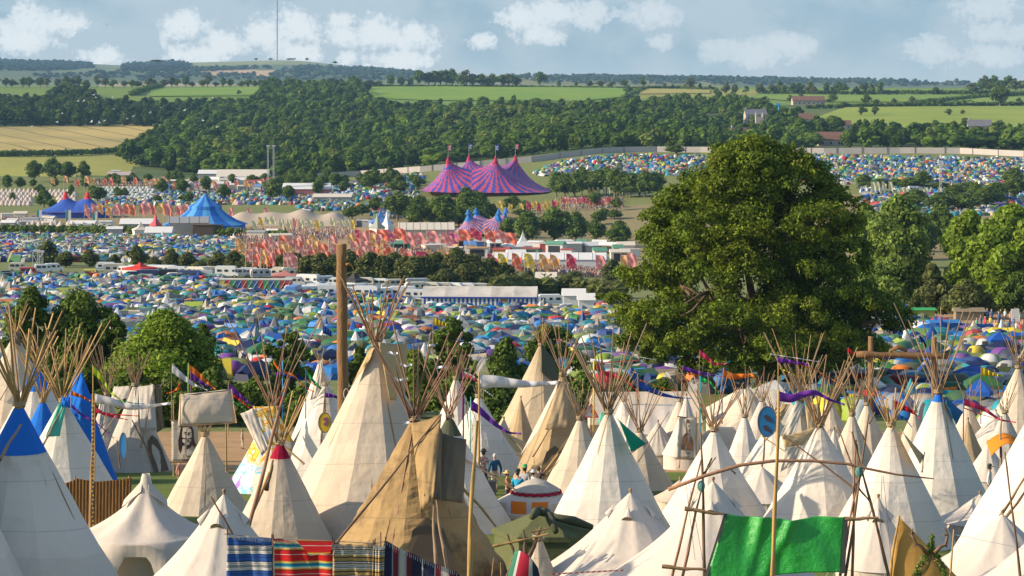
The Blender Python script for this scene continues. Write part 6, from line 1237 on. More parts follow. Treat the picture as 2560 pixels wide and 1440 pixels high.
def star_tent():
    D = 79; base = onD(365, D); k = D / F; H = (V0 - 1184) * k - base.z; o = thing('star_tent', 'cream star shaped event tent with arched openings', 'star tent', base)
    b = MB(); N = 96; rows = 18; vs_ = []; he = 1.9; R0 = 2.05
    for j in range(rows + 1):
        t = j / rows
        for i in range(N):
            a = 2 * math.pi * i / N + .35; c = abs(math.cos(a * 3)); rr = R0 * (.06 + .94 * t ** 1.0) * (1 + .05 * c * t); z = H - (H - he) * (t ** .5) - .16 * (1 - c ** 2) * math.sin(math.pi * t); vs_.append((rr * math.cos(a), rr * math.sin(a), z))
    for j in range(1, 9):
        t = j / 8
        for i in range(N):
            a = 2 * math.pi * i / N + .35; c = abs(math.cos(a * 3)); lift = (1 - c) ** .8; z = he - (he + .1) * t * (1 - .80 * min(1, lift * 1.9)); rr = R0 * (1 + .05 * c) + .75 * t * c ** 5; vs_.append((rr * math.cos(a), rr * math.sin(a), z))
    tot = rows + 8; b.add(vs_, [(j * N + i, j * N + (i + 1) % N, (j + 1) * N + (i + 1) % N, (j + 1) * N + i) for j in range(tot) for i in range(N)]); b.obj('canopy', CV['bell'], o, True)
    b = MB(); b.lathe([(R0 * .78, -.2), (R0 * .78, he * .95)], 40); b.obj('inner_wall', CV['bell'], o, True)
    for s in (-1, 1):
        b = MB(); b.patch((s * .12, -.3, H - .55), (s * .75, -.25, H - 1.05), (s * .7, -.1, H - .85), (s * .1, -.1, H - .2), 4, 4); solid(b.obj('vent_flap', CV['bell'], o), .02)
star_tent()
def yurt(label, u, va, vt, D, half, wallm, roofm, frill=None, windows=None, name='yurt', n=8, wallh=1.9):
    base = onD(u, D); k = D / F; H = (V0 - va) * k - base.z; he = (V0 - vt) * k - base.z; r = half * k; o = thing(name, label, 'yurt', base)
    b = MB(); b.lathe([(r * 1.02, he - .18), (r * 1.03, he), (r * .55, he + (H - he) * .46), (r * .22, he + (H - he) * .80), (.03, H)], n * 3); b.obj('roof', roofm, o)
    b = MB(); b.lathe([(r * .97, -.6), (r * .97, he)], n * 3); w = b.obj('wall', wallm, o)
    if frill:
        b = MB(); N = 60; vs_ = [(rr * r * math.cos(2 * math.pi * i / N), rr * r * math.sin(2 * math.pi * i / N), he + (H - he) * q + .03 * math.sin(i * 2.1)) for (rr, q) in ((.50, .60), (.53, .52)) for i in range(N)]; b.add(vs_, [(i, (i + 1) % N, N + (i + 1) % N, N + i) for i in range(N)]); solid(b.obj('red_frill', frill, o), .02)
        b = MB(); b.lathe([(r * .5, he + (H - he) * .62), (r * .22, he + (H - he) * .9), (.03, H + .02)], n * 3); b.obj('crown_cloth', CV['grey'], o)
    for (a, wd, z0, z1, m) in windows or ():
        b = MB(); pts = [((r * .985) * math.cos(a + q * wd), (r * .985) * math.sin(a + q * wd), z) for z in (z0, z1) for q in (-1, -.5, 0, .5, 1)]; b.add(pts, [(i, i + 1, i + 6, i + 5) for i in range(4)]); b.obj('panel', m, o)
    return o
ORG = cloth('orange_panel', (.62, .18, .02)); PALEP = cloth('clear_panel', (.55, .45, .33))
yurt('low pale yurt with a red frill and orange wall panels', 1340, 1196, 1268, 103, 122, CV['grey'], CV['bell'], CV['red'], [(-1.95, .17, .45, 1.3, ORG), (-2.35, .12, .5, 1.2, PALEP), (-1.5, .17, .45, 1.3, ORG), (-1.12, .12, .5, 1.2, PALEP)])
yurt('olive green army frame tent with a crumpled top', 1358, 1272, 1322, 85, 126, CV['olive'], CV['olive'], None, None, 'frame_tent', 2)
p = onD(1362, 85); b = MB(); k85 = 85 / F
for (a, c) in [((1330, 1292, -1.6), (1352, 1272, -.4)), ((1366, 1278, -.8), (1390, 1330, -1.7)), ((1345, 1280, -.9), (1375, 1285, -.9)), ((1385, 1292, -1.2), (1480, 1318, -.6))]:
    b.tube([P(a[0], a[1], 85 + a[2]) - p, P((a[0] + c[0]) / 2, (a[1] + c[1]) / 2 - 3, 85 + (a[2] + c[2]) / 2) - p, P(c[0], c[1], 85 + c[2]) - p], [.12, .17, .1], 7)
o = b.obj('folded_flap', CV['dgreen'], None, True); o.location = p; tag(o, 'rolled dark green flap lying on the olive frame tent roof', 'tent flap')
def ridge_tent(label, pts, D, cov, depth=3.0, name='ridge_marquee'):
    """pts: left eave, left ridge, right ridge, right eave (pixels)"""
    base = onD((pts[0][0] + pts[3][0]) / 2, D); o = thing(name, label, 'marquee', base); A, Bq, C_, E = [P(u, v, D) - base for u, v in pts]; y = Vector((0, depth, 0)); b = MB()
    b.patch(A - y / 2, E - y / 2, C_, Bq, 14, 8, lambda a, c: (0, 0, -.12 * math.sin(math.pi * c) * abs(math.sin(a * 9)))); b.patch(A + y / 2, E + y / 2, C_, Bq, 14, 8); b.obj('roof', CV[cov], o, True)
    b = MB(); A2, E2 = Vector((A.x, A.y, -.4)), Vector((E.x, E.y, -.4)); b.patch(A2 - y / 2 + Vector((0, .06, 0)), E2 - y / 2 + Vector((0, .06, 0)), E - y / 2 + Vector((0, .06, 0)), A - y / 2 + Vector((0, .06, 0)), 10, 3)
    for X, X2, Rg in ((A, A2, Bq), (E, E2, C_)): b.add([X2 - y / 2, X - y / 2, Rg, X + y / 2, X2 + y / 2], [(0, 1, 2, 3, 4)])
    b.obj('wall', CV[cov], o)
ridge_tent('long cream ridge marquee behind the pole bundles', [(1470, 1045), (1480, 980), (1740, 978), (1748, 1040)], 148, 'cream', 6)
ridge_tent('white frame tent with a mesh gable beside the portrait banner', [(1560, 1070), (1580, 1010), (1694, 1010), (1712, 1070)], 138, 'bell', 5)
ridge_tent('low ochre awning tent behind the standing friends', [(1195, 1090), (1210, 1044), (1262, 1080), (1330, 1130)], 136, 'flap', 5)
ridge_tent('big pale tent with green edging under the oak', [(1778, 1040), (1850, 972), (1960, 975), (1995, 1040)], 152, 'wflap', 8)
# mat screen
b = MB(); D = 92; o_ = onD(245, D)
for i in range(40):
    u0, u1 = 163 + i * 4.15, 163 + (i + 1) * 4.15; vt = lambda u: float(np.interp(u, [163, 185, 190, 240, 300, 320, 328], [1208, 1200, 1196, 1204, 1199, 1196, 1194])); b.add([P(u0, 1330, D) - o_, P(u1, 1330, D) - o_, P(u1, vt(u1), D + .03 * (i % 2)) - o_, P(u0, vt(u0), D + .03 * ((i + 1) % 2)) - o_], [(0, 1, 2, 3)])
sc_ = thing('reed_screen', 'brown reed mat screen beside the largest tipi', 'screen', o_); solid(b.obj('mat', mat('reed_mat', (.21, .105, .035), .9, .5, 3, .6, 12, stretch=(5, 5, .3)), sc_), .03)
for u in (188, 322): put_pole(P(u, 1330, D + .1) - o_, P(u, 1190, D + .1) - o_, .05, 0, sc_, 'post')
# ---------------- log posts, gateway, poles ----------------
LOG = mat('log_bark', (.19, .105, .045), .9, .35, 1.5, .7, 5, stretch=(3, 3, .6)); LOGE = mat('log_end', (.42, .27, .13), .9)
def log_post(label, u, v0, v1, D, r, u1=None, name='log_post', cat='post'):
    base = P(u if u1 is None else u1, v1, D); top = P(u, v0, D) - base; o = thing(name, label, cat, base); b = MB(); n = 14; rr_ = random.Random(u)
    pts = [Vector((0, 0, -.5)).lerp(top, i / n) + Vector((rr_.uniform(-.02, .02), rr_.uniform(-.02, .02), 0)) for i in range(n + 1)]
    b.tube(pts, [r * (1.06 - .16 * i / n + rr_.uniform(-.05, .05)) for i in range(n + 1)], 12); b.m[-1] = 1; b.obj('log', [LOG, LOGE], o, True)
    return o
o = log_post('tall bare log pole rising over the tipis and the camp', 853, 610, 1240, 112, .27, 861)
q = MB(); pc = P(866, 985, 112 - .3) - P(861, 1240, 112); q.tube([pc + Vector((.12 * math.cos(t), -.05, .26 * math.sin(t))) for t in np.linspace(0, 6.283, 15)], .018, 5); q.obj('hanging_ring', mat('pale_ring', (.5, .45, .36)), o, True)
q = MB(); pc = P(872, 662, 112) - P(861, 1240, 112); q.tube([pc + Vector((-.1 + .35 * t, -.2, .1 * math.sin(t * 3) - .25 * t * t)) for t in np.linspace(0, 1, 8)], [.08 - .008 * i for i in range(8)], 6); q.obj('carved_hook', mat('carved_wood', (.30, .16, .04)), o, True)
Dg = 150; gb = onD(2256, Dg); o = thing('timber_gateway', 'rough timber gateway of two posts and a lintel log', 'gateway', gb)
for u, v0, r in ((2177, 842, .17), (2335, 843, .17)):
    b = MB(); x = P(u, v0, Dg) - gb; b.tube([(x.x, 0, -.5), (x.x, 0, x.z)], [r * 1.1, r], 10); b.m[-1] = 1; b.obj('post', [LOG, LOGE], o, True)
b = MB(); a, c = P(2141, 886, Dg - .25) - gb, P(2372, 890, Dg - .25) - gb; b.tube([a.lerp(c, i / 8) + Vector((0, 0, .03 * math.sin(i * 2.3))) for i in range(9)], [.19 + .03 * math.sin(i * 1.7) for i in range(9)], 10); b.obj('lintel', [LOG], o, True)
b = MB(); a = P(2246, 876, Dg - .2) - gb; b.tube([a + Vector((-.55, 0, -.05)), a + Vector((0, 0, .22)), a + Vector((.55, 0, -.05))], [.1, .16, .1], 8); b.obj('carved_hump', LOG, o, True)
def stick(label, u1, v1, u2, v2, D, r, mi, name='wooden_pole', dD=0.0, group=None):
    p = P(u1, v1, D); o = thing(name, label, 'pole', p, 0, group); put_pole((0, 0, 0), P(u2, v2, D + dD) - p, r, mi, o, 'shaft'); return o
stick('peeled upright pole in front of the brown tipi', 1171, 1500, 1192, 1052, 68, .075, 3)
stick('straight upright pole crossing the green tarpaulin', 1928, 1500, 1946, 975, 66, .062, 3)
stick('rope wrapped upright pole beside the reed screen', 227, 1320, 232, 985, 90, .07, 0)
stick('thin dark crooked pole at the frame edge', 2552, 1460, 2512, 1130, 66, .035, 2)
stick('thin pale tent pole in the hedge', 350, 1120, 351, 960, 150, .02, 1); stick('thin grey pole beside the white streamer', 1208, 1110, 1210, 915, 148, .03, 1)
b = MB()
for i in range(60): b.box((0, 0, i * .1), (.05, .05, .05), i % 2, Matrix.Translation((.06 + .02 * math.sin(i), -.09, .05)))
o = b.obj('striped_rope', [mat('rope_purple', (.12, .03, .14)), mat('rope_yellow', (.65, .5, .05))]); o.location = P(229, 1320, 90); o.scale = (1, 1, .8); tag(o, 'yellow and purple striped rope hanging beside the wrapped pole', 'rope')
# arched branch on two tripods with the green tarpaulin
Dt = 68.0
def frame():
    tb = P(1940, 1500, Dt); o = thing('branch_frame', 'rustic frame of branches with an arched cross branch', 'frame', tb); W = lambda u, v, d=0: P(u, v, Dt + d) - tb
    pts = [(1670, 1224), (1760, 1190), (1850, 1163), (1935, 1152), (2030, 1152), (2120, 1160), (2170, 1172), (2240, 1186), (2335, 1197)]
    b = MB(); b.tube([W(u, v, -.3 + .02 * i) for i, (u, v) in enumerate(pts)], [.055, .052, .05, .047, .044, .04, .036, .03, .016], 8); b.obj('arched_branch', PWOOD[4], o, True)
    for (a, c, r, m) in [((1680, 1440), (1753, 1150), .05, 4), ((1700, 1470), (1756, 1215), .055, 4), ((1762, 1470), (1752, 1082), .06, 2), ((1757, 1190), (1780, 1145), .045, 2), ((2110, 1460), (2172, 1035), .05, 2), ((2130, 1460), (2140, 1100), .055, 4), ((2222, 1440), (2130, 1080), .055, 2), ((2100, 1440), (2152, 1170), .05, 4), ((2140, 1210), (2180, 1260), .04, 2), ((2146, 1190), (2142, 1110), .05, 2)]:
        put_pole(W(a[0], a[1], .1 * R.uniform(-1, 1)), W(c[0], c[1], .1 * R.uniform(-1, 1)), r * .78, m, o, 'pole')
    for (a, c) in [((1712, 1271), (1812, 1285)), ((2112, 1296), (2196, 1294)), ((1655, 1416), (1765, 1424))]: put_pole(W(*a, -.15), W(*c, -.15), .055, 0, o, 'crossbar')
    for (u, v) in ((1753, 1215), (2147, 1180)):
        b = MB(); b.ball(W(u, v, -.25), (.11, .11, .16), 0, 8, 5); b.obj('lashing', mat('teal_rope', (.12, .28, .24), .9, .4, 20, .8, 40), o)
    b = MB(); rg = R
    for s in [((1715, 1210), (1738, 1400)), ((1722, 1205), (1760, 1420)), ((2205, 1190), (2200, 1330)), ((2208, 1188), (2230, 1420))]:
        b = MB(); b.tube([W(*s[0], -.3), W(*s[1], -.3)], .008, 4); b.obj('cord', mat('cord_dark', (.12, .11, .10)), o)
    for s in [((2160, 1100), (2150, 1075)), ((1765, 1175), (1790, 1142)), ((1838, 1185), (1828, 1175)), ((2172, 1060), (2188, 1030))]: put_pole(W(*s[0], -.2), W(*s[1], -.2), .025, 2, o, 'twig')
frame()
def tarpaulin():
    m = bpy.data.materials.new('green_tarp'); m.use_nodes = True; t = NT(m.node_tree); bs = t.n['Principled BSDF']; tc = t.new('ShaderNodeTexCoord').outputs['Object']
    c = t.mix(t.smooth(t.noise(tc, 3.5, 6, .7), .5, .8), (.016, .29, .034), (.06, .38, .06)); t.l.new(c, bs.inputs['Base Color']); bs.inputs['Roughness'].default_value = .38; bs.inputs['Specular IOR Level'].default_value = .5
    bn = t.new('ShaderNodeBump'); bn.inputs['Strength'].default_value = .55; bn.inputs['Distance'].default_value = .08
    t.l.new(t.math('ADD', t.noise(tc, 6, 5, .7, .4), t.math('MULTIPLY', t.noise(tc, 1.6, 2), 1.2)), bn.inputs['Height']); t.l.new(bn.outputs[0], bs.inputs['Normal'])
    tb = P(1940, 1360, Dt - .12); o = thing('tarpaulin', 'bright green crumpled tarpaulin hung over the branch frame', 'tarpaulin', tb); W = lambda u, v, d=0: P(u, v, Dt - .12 + d) - tb
    def fn(a, c):
        f = .10 * math.exp(-((a - .30) / .05) ** 2) + .11 * math.exp(-((a - .55 + .12 * (1 - c)) / .05) ** 2) + .05 * math.exp(-((a - .42) / .04) ** 2) + .04 * math.sin(a * 23) * .5
        return (0, -f * (.25 + c) - .05 * math.sin(a * 9 + c * 4) - .012 * math.sin(a * 31 + c * 5), (-.10 * math.sin(math.pi * a) - .03 * math.sin(a * 14)) * c - .05 * math.sin(a * 6) * (1 - c))
    b = MB(); b.patch(W(1765, 1446, -.3), W(2103, 1432, -.3), W(2112, 1290), W(1815, 1284), 60, 36, fn); solid(b.obj('sheet', m, o, True), .012)
    hem = mat('tarp_hem', (.05, .05, .05), .8, .2, 8, .4, 20)
    b = MB(); b.patch(W(1758, 1448, -.3), W(1768, 1446, -.32), W(1818, 1284), W(1810, 1284), 2, 20, lambda a, c: (0, -.03, 0)); solid(b.obj('hem', hem, o), .02)
    b = MB(); b.patch(W(2101, 1434, -.3), W(2112, 1432, -.3), W(2120, 1292), W(2110, 1291), 2, 20, lambda a, c: (0, -.03, 0)); solid(b.obj('hem', hem, o), .02)
tarpaulin()
# ---------------- striped blankets on a line ----------------
Db = 62.0
def stripes(name, seq, per, axis=2, pat=.0, wob=.04):
    m = bpy.data.materials.new(name); m.use_nodes = True; t = NT(m.node_tree); bs = t.n['Principled BSDF']; tc = t.new('ShaderNodeTexCoord').outputs['Object']; s = t.new('ShaderNodeSeparateXYZ'); t.l.new(tc, s.inputs[0])
    f = t.math('FRACT', t.math('DIVIDE', t.math('ADD', s.outputs[axis], t.math('MULTIPLY', t.noise(tc, 1.2, 2), wob)), per)); st = []; p = 0
    tot = sum(w for w, _ in seq)
    for w, c in seq: st.append((p / tot, c)); p += w
    c = t.ramp(f, st, 'CONSTANT' if pat >= 0 else 'LINEAR'); c = t.mix(t.math('MULTIPLY', t.noise(tc, 60, 2), .3), c, (.05, .04, .05)); t.l.new(c, bs.inputs['Base Color']); bs.inputs['Roughness'].default_value = .95; bs.inputs['Specular IOR Level'].default_value = .05
    bn = t.new('ShaderNodeBump'); bn.inputs['Strength'].default_value = .5; bn.inputs['Distance'].default_value = .03; t.l.new(t.noise(t.vec('MULTIPLY', tc, (.6, 1, 6)), 9, 3), bn.inputs['Height']); t.l.new(bn.outputs[0], bs.inputs['Normal']); return m
wh, nv, bl, bk, gr = (.62, .6, .56), (.02, .035, .10), (.03, .10, .36), (.03, .025, .03), (.30, .30, .32)
BLK = [stripes('blanket_blue', [(3, bl), (.5, bk), (2.2, bl), (.8, nv), (1, wh), (.4, (.4, .3, .38)), (1.2, wh), (.4, bk), (1.4, gr), (.4, bk), (1.2, wh), (.5, (.3, .1, .15)), (1, wh), (1, nv)], .42),
       stripes('blanket_red', [(4, (.62, .02, .02)), (.35, wh), (2.2, (.60, .02, .02)), (.6, (.25, .03, .02)), (.6, (.62, .2, .03)), (.7, (.7, .5, .2)), (.5, wh), (.6, (.05, .42, .38)), (.8, (.02, .22, .34)), (.6, (.03, .08, .25)), (.6, (.1, .4, .3)), (.7, (.72, .5, .12)), (.6, (.64, .25, .04))], .50),
       stripes('blanket_tan', [(2, (.42, .26, .09)), (.8, bk), (1.4, (.5, .33, .12)), (.7, wh), (.5, bk), (.5, wh), (.5, bk), (.7, wh), (1.2, (.25, .17, .1)), (.6, wh), (.7, bk)], .36),
       stripes('blanket_navy', [(2.6, (.018, .022, .06)), (.3, gr), (1.2, (.16, .02, .03)), (.4, gr), (1.1, (.45, .42, .38)), (.4, gr), (1.2, (.14, .02, .03)), (2.4, (.02, .022, .05)), (.3, wh)], 1.1, 0)]
def blanket(label, cs, m, seed, dD=0):
    o_ = P((cs[0][0] + cs[1][0]) / 2, 1400, Db); o = thing('striped_blanket', label, 'blanket', o_, 0); W = lambda q: P(q[0], q[1], Db + dD + (q[2] if len(q) > 2 else 0)) - o_; r = random.Random(seed); w1 = r.random() * 6
    b = MB(); b.patch(*[W(q) for q in cs], 30, 24, lambda a, c: (0, -.05 * math.sin(8 * a + w1) * (1.2 - c) - .02 * math.sin(21 * a + 3 * c), -.05 * math.sin(math.pi * a) * c + .012 * math.sin(17 * a + w1) * c)); solid(b.obj('cloth', m, o, True), .02)
    b = MB(); c01, c11 = W(cs[3]), W(cs[2])
    for i in range(34):
        q = c01.lerp(c11, i / 33) + Vector((0, -.05, -.05 * math.sin(math.pi * i / 33))); b.tube([q, q + Vector((r.uniform(-.01, .02), -.03, -.07 - r.random() * .03))], .006, 3)
    b.obj('fringe', mat('fringe_wool', (.55, .5, .45)), o)
    for q in (c01, c11):
        b = MB(); b.box(q + Vector((0, -.03, .03)), (.025, .06, .15)); b.obj('clothes_peg', mat('peg_dark', (.08, .05, .04)), o)
    return o
blanket('blue and white striped woven blanket on the line', [(566, 1460), (680, 1460), (680, 1345), (570, 1333)], BLK[0], 1)
blanket('red serape blanket with rainbow stripes on the line', [(688, 1470), (832, 1470), (832, 1352), (684, 1347)], BLK[1], 2)
blanket('tan blanket with black zigzag stripes on the line', [(832, 1470), (932, 1470), (938, 1356), (836, 1358)], BLK[2], 3)
blanket('small folded tan blanket end beside the zigzag one', [(930, 1470), (958, 1470), (962, 1362), (934, 1360)], BLK[2], 5, -.1)
blanket('navy blanket with maroon panels slung diagonally', [(940, 1470), (1180, 1480), (1142, 1430), (964, 1352)], BLK[3], 4)
fold = MB(); f0 = P(795, 1378, Db - .15); W = lambda u, v: P(u, v, Db - .15) - f0
fold.patch(W(775, 1388), W(826, 1382), W(833, 1352), W(740, 1350), 8, 6, lambda a, c: (0, -.06 * (1 - c), 0)); oo = fold.obj('blanket_fold', BLK[1]); oo.location = f0; tag(oo, 'folded over corner flap of the red serape blanket', 'blanket fold')
b = MB(); l0 = P(560, 1335, Db + .03); b.tube([P(u, v, Db + .03) - l0 for u, v in [(560, 1335), (682, 1346), (834, 1353), (940, 1358), (965, 1352)]], .012, 5); o = b.obj('washing_line', mat('line_cord', (.3, .25, .2))); o.location = l0; tag(o, 'cord carrying the row of striped blankets', 'washing line')
stick('thin upright branch holding the blanket line', 953, 1470, 951, 1330, 62.3, .03, 4); stick('short forked branch beside the blankets', 956, 1400, 975, 1298, 62.4, .025, 4)
stick('bent dark twig leaning over the blue blanket', 583, 1340, 528, 1242, 63, .03, 2); stick('post at the blue end of the blanket line', 571, 1460, 568, 1318, 62.1, .03, 2); stick('pale post tied between the first two blankets', 682, 1460, 682, 1330, 62.1, .025, 4)
# small canvas shelter with timbers and a curved striped cloth
tipi('tiny canvas shelter between the brown tipi and the olive tent', 1346, 1345, D=76, tan=.42, np_=4, ext=(.2, .35), cov='cream', wood=(0,), pr=.03, sticks=[((1290, 1402, -1), (1268, 1335, -.8), .05, 2), ((1313, 1402, -1), (1308, 1324, -.8), .06, 2), ((1318, 1400, -1), (1352, 1318, -.8), .07, 2), ((1232, 1366, -.9), (1370, 1334, -.9), .04, 3), ((1330, 1330, -1.1), (1372, 1320, -.9), .03, 0)])
o_ = P(1300, 1420, 70); o = thing('draped_cloth', 'crimson white and green striped cloth curved over sticks', 'cloth', o_); b = MB(); W = lambda u, v, d=0: P(u, v, 70 + d) - o_
b.patch(W(1262, 1466), W(1355, 1466), W(1345, 1420, -.2), W(1288, 1376), 24, 10, lambda a, c: (0, -.15 * math.sin(math.pi * a), .18 * math.sin(math.pi * a)))
b.m = [(0 if i % 24 < 4 else 1 if i % 24 < 6 else 2 if i % 24 < 15 else 1 if i % 24 < 18 else 3) for i in range(len(b.f))]; solid(b.obj('cloth', [cloth('drape_green', (.05, .22, .14)), cloth('drape_white', (.6, .6, .58)), cloth('drape_crimson', (.42, .02, .05)), cloth('drape_navy', (.03, .05, .1))], o, True), .02)
for (a, c) in [((1225, 1470), (1235, 1395)), ((1258, 1470), (1280, 1395)), ((1252, 1460), (1252, 1405))]: put_pole(W(*a, .3), W(*c, .3), .03, 0, o, 'stick')
b = MB(); t0 = P(1380, 1438, 72); n = 26
for i in range(n):
    a, c = P(1380 + 185 * i / n, 1437 - 10 * i / n, 72) - t0, P(1380 + 185 * (i + 1) / n, 1437 - 10 * (i + 1) / n, 72) - t0; b.add([a, c, c + Vector((.02, 0, .045)), a + Vector((.02, 0, .045))], [(0, 1, 2, 3)], i % 2)
o = solid(b.obj('barrier_tape', [cloth('tape_red', (.6, .05, .03)), cloth('tape_white', (.66, .6, .55))]), .004); o.location = t0; tag(o, 'red and white barrier tape across the front bell tent', 'barrier tape')
# ochre sail and antler figure
o_ = P(2240, 1460, 71); o = thing('ochre_sail', 'triangular ochre canvas sail tied to a leaning pole', 'sail', o_); W = lambda u, v, d=0: P(u, v, 71 + d) - o_
b = MB(); b.patch(W(2222, 1470), W(2420, 1470), W(2252, 1296), W(2247, 1296), 16, 16, lambda a, c: (0, -.15 * math.sin(math.pi * a) * (1 - c), 0)); solid(b.obj('canvas', canvas('sail_canvas', (.52, .30, .085), .35, False), o, True), .015); put_pole(W(2221, 1475, -.1), W(2248, 1290, -.1), .05, 3, o, 'pole')
o_ = P(2330, 1470, 64); o = thing('antler_figure', 'ivy wrapped branch figure crowned with stag antlers', 'sculpture', o_); W = lambda u, v, d=0: P(u, v, 64 + d) - o_; rg = random.Random(3)
b = MB()
for i in range(46):
    s = rg.choice((-1, 1)); x = rg.uniform(4, 14); y0 = rg.uniform(1370, 1400); b.tube([W(2332 + s * x * .4 + rg.uniform(-4, 4), y0, rg.uniform(-.12, .05)), W(2332 + s * x * 2 + rg.uniform(-4, 4), 1412, rg.uniform(-.15, .1)), W(2332 + s * (30 + x * 2) + rg.uniform(-8, 8), 1470, rg.uniform(-.15, .15))], [.012, .011, .009], 4)
for i in range(26): b.tube([W(2332 + rg.uniform(-12, 10), 1385, rg.uniform(-.1, .1)), W(2331 + rg.uniform(-7, 7), 1355, rg.uniform(-.08, .08)), W(2330 + rg.uniform(-3, 3), rg.uniform(1330, 1345), 0)], [.013, .011, .006], 4)
b.obj('branches', mat('straw_wood', (.36, .24, .10), .9, .3, 6), o, True)
A_ = mat('antler_bone', (.15, .085, .045), .6, .3, 4)
for pts, tips in [([(2318, 1384), (2302, 1366), (2290, 1360), (2284, 1345), (2278, 1336)], [((2290, 1360), (2281, 1367)), ((2278, 1336), (2273, 1336)), ((2278, 1336), (2288, 1331)), ((2280, 1335), (2282, 1321))]), ([(2336, 1382), (2352, 1366), (2364, 1362), (2368, 1345), (2369, 1338), (2365, 1325), (2357, 1320)], [((2364, 1362), (2368, 1369)), ((2369, 1338), (2355, 1336))])]:
    b = MB(); b.tube([W(u, v, -.2) for u, v in pts], [.055 - .006 * i for i in range(len(pts))], 7)
    for a, c in tips: b.tube([W(*a, -.2), W(*c, -.2)], [.035, .01], 6)
    b.obj('antler', A_, o, True)
rl = np.random.default_rng(9); C = [tuple(W(u, v, -.1)) for u, v in [(2330, 1345), (2328, 1362), (2334, 1372), (2322, 1380), (2340, 1384), (2312, 1395), (2345, 1398), (2304, 1408), (2352, 1410), (2296, 1420), (2358, 1424), (2290, 1434), (2362, 1436), (2282, 1444)]]
V, Fq = leaf_quads(rl, C, np.full(len(C), .11), 700, .035, .3, .7); link('ivy', np_mesh('ivy', V, Fq, [mat('ivy_leaf', (.10, .17, .025), .5, .3, 5, isl=.5, transl=.3)]), o)
stick('thin bamboo cane next to the antler figure', 2373, 1460, 2384, 1324, 66, .03, 3)
b = MB(); c0 = P(2384, 1336, 66); b.tube([(0, 0, 0), P(2600, 1380, 66) - c0], .008, 4); o = b.obj('guy_line', mat('pale_blue_cord', (.45, .6, .62))); o.location = c0; tag(o, 'pale blue guy line from the bamboo cane', 'guy line')
# orange awning, shield, banners
o_ = P(2500, 1170, 112); o = thing('orange_awning', 'orange cloth awning thrown over a tent pole', 'awning', o_); W = lambda u, v, d=0: P(u, v, 112 + d) - o_; b = MB(); b.patch(W(2478, 1140, -1.2), W(2548, 1118, -1.2), W(2546, 1098, .6), W(2466, 1106, .6), 12, 8, lambda a, c: (0, 0, .35 * math.sin(math.pi * a))); solid(b.obj('cloth', CV['orange'], o, True), .02)
put_pole(W(2502, 1170, -1), W(2504, 1040, .2), .06, 1, o, 'pole')
def shield(label, u, v, ru, rv, D, col, marks, markcol, poleto):
    p = P(u, v, D); o = thing('painted_shield', label, 'shield', p); k = D / F; b = MB(); n = 40; pts = [(ru * k * math.cos(2 * math.pi * i / n), 0, rv * k * math.sin(2 * math.pi * i / n)) for i in range(n)]
    b.add([(x, -.03, z) for x, _, z in pts] + [(x, .03, z) for x, _, z in pts], [tuple(range(n)), tuple(range(2 * n - 1, n - 1, -1))] + [(i, n + i, n + (i + 1) % n, (i + 1) % n) for i in range(n)]); b.obj('disc', col, o)
    for mk in marks:
        b = MB(); b.add([((x - u) * k, -.045, (v - y) * k) for x, y in mk], [tuple(range(len(mk)))]); solid(b.obj('painted_bird', markcol, o), .01)
    b = MB(); b.tube([(x * 1.03, -.02, z * 1.03) for x, _, z in pts + pts[:1]], .025, 5); b.obj('rim', mat('shield_rim', (.12, .09, .07)), o)
    put_pole(Vector(P(*poleto[0], D + .1)) - p, Vector(P(*poleto[1], D + .1)) - p, .04, 2, o, 'pole')
shield('oval blue shield painted with dark birds on a pole', 1918, 1054, 23, 37, 116, mat('shield_blue', (.016, .145, .34), .5, .15), [[(1908, 1040), (1916, 1036), (1926, 1044), (1932, 1058), (1924, 1052), (1918, 1054), (1914, 1048)], [(1906, 1066), (1914, 1062), (1924, 1072), (1930, 1084), (1920, 1078), (1912, 1076)]], mat('bird_dark', (.05, .04, .06)), ((1908, 1160), (1914, 1006)))
shield('round yellow shield with a purple swirl by the log pole', 812, 1056, 15, 24, 116, mat('shield_yellow', (.62, .40, .03), .5, .15), [[(806, 1046), (818, 1042), (822, 1056), (814, 1066), (808, 1060), (815, 1054)]], mat('swirl_purple', (.25, .08, .16)), ((803, 1110), (813, 965)))
shield('narrow blue board leaning among the shaded tipis', 308, 1115, 9, 32, 120, mat('board_blue', (.06, .28, .62), .4), [], None, ((300, 1170), (292, 1100)))
def banner(label, cs, D, bg, fig, lines, ink, posts, tsz):
    o_ = P((cs[0][0] + cs[1][0]) / 2, (cs[0][1] + cs[3][1]) / 2, D); o = thing('portrait_banner', label, 'banner', o_); k = D / F; W = lambda q, d=0: P(q[0], q[1], D + d) - o_
    b = MB(); b.patch(*[W(q) for q in cs], 10, 12, lambda a, c: (0, .03 * math.sin(a * 7), 0)); solid(b.obj('cloth', bg, o, True), .012)
    for pg in fig:
        b = MB(); b.add([W(q, -.06) for q in pg], [tuple(range(len(pg)))]); solid(b.obj('printed_figure', ink, o), .006)
    for (s, u, v) in lines: text(s, tsz, W((u, v), -.06), ink, o, 'lettering', (math.pi / 2, 0, 0), .004)
    for a, c in posts: put_pole(W(a, .08), W(c, .08), .035, 3, o, 'post')
    for q in ((cs[3], cs[2]), (cs[0], cs[1])): put_pole(W((q[0][0] - 4, q[0][1])), W((q[1][0] + 4, q[1][1])), .025, 0, o, 'batten')
S1 = lambda pts: [(420 + x / 12, 1040 + y / 12) for x, y in pts]
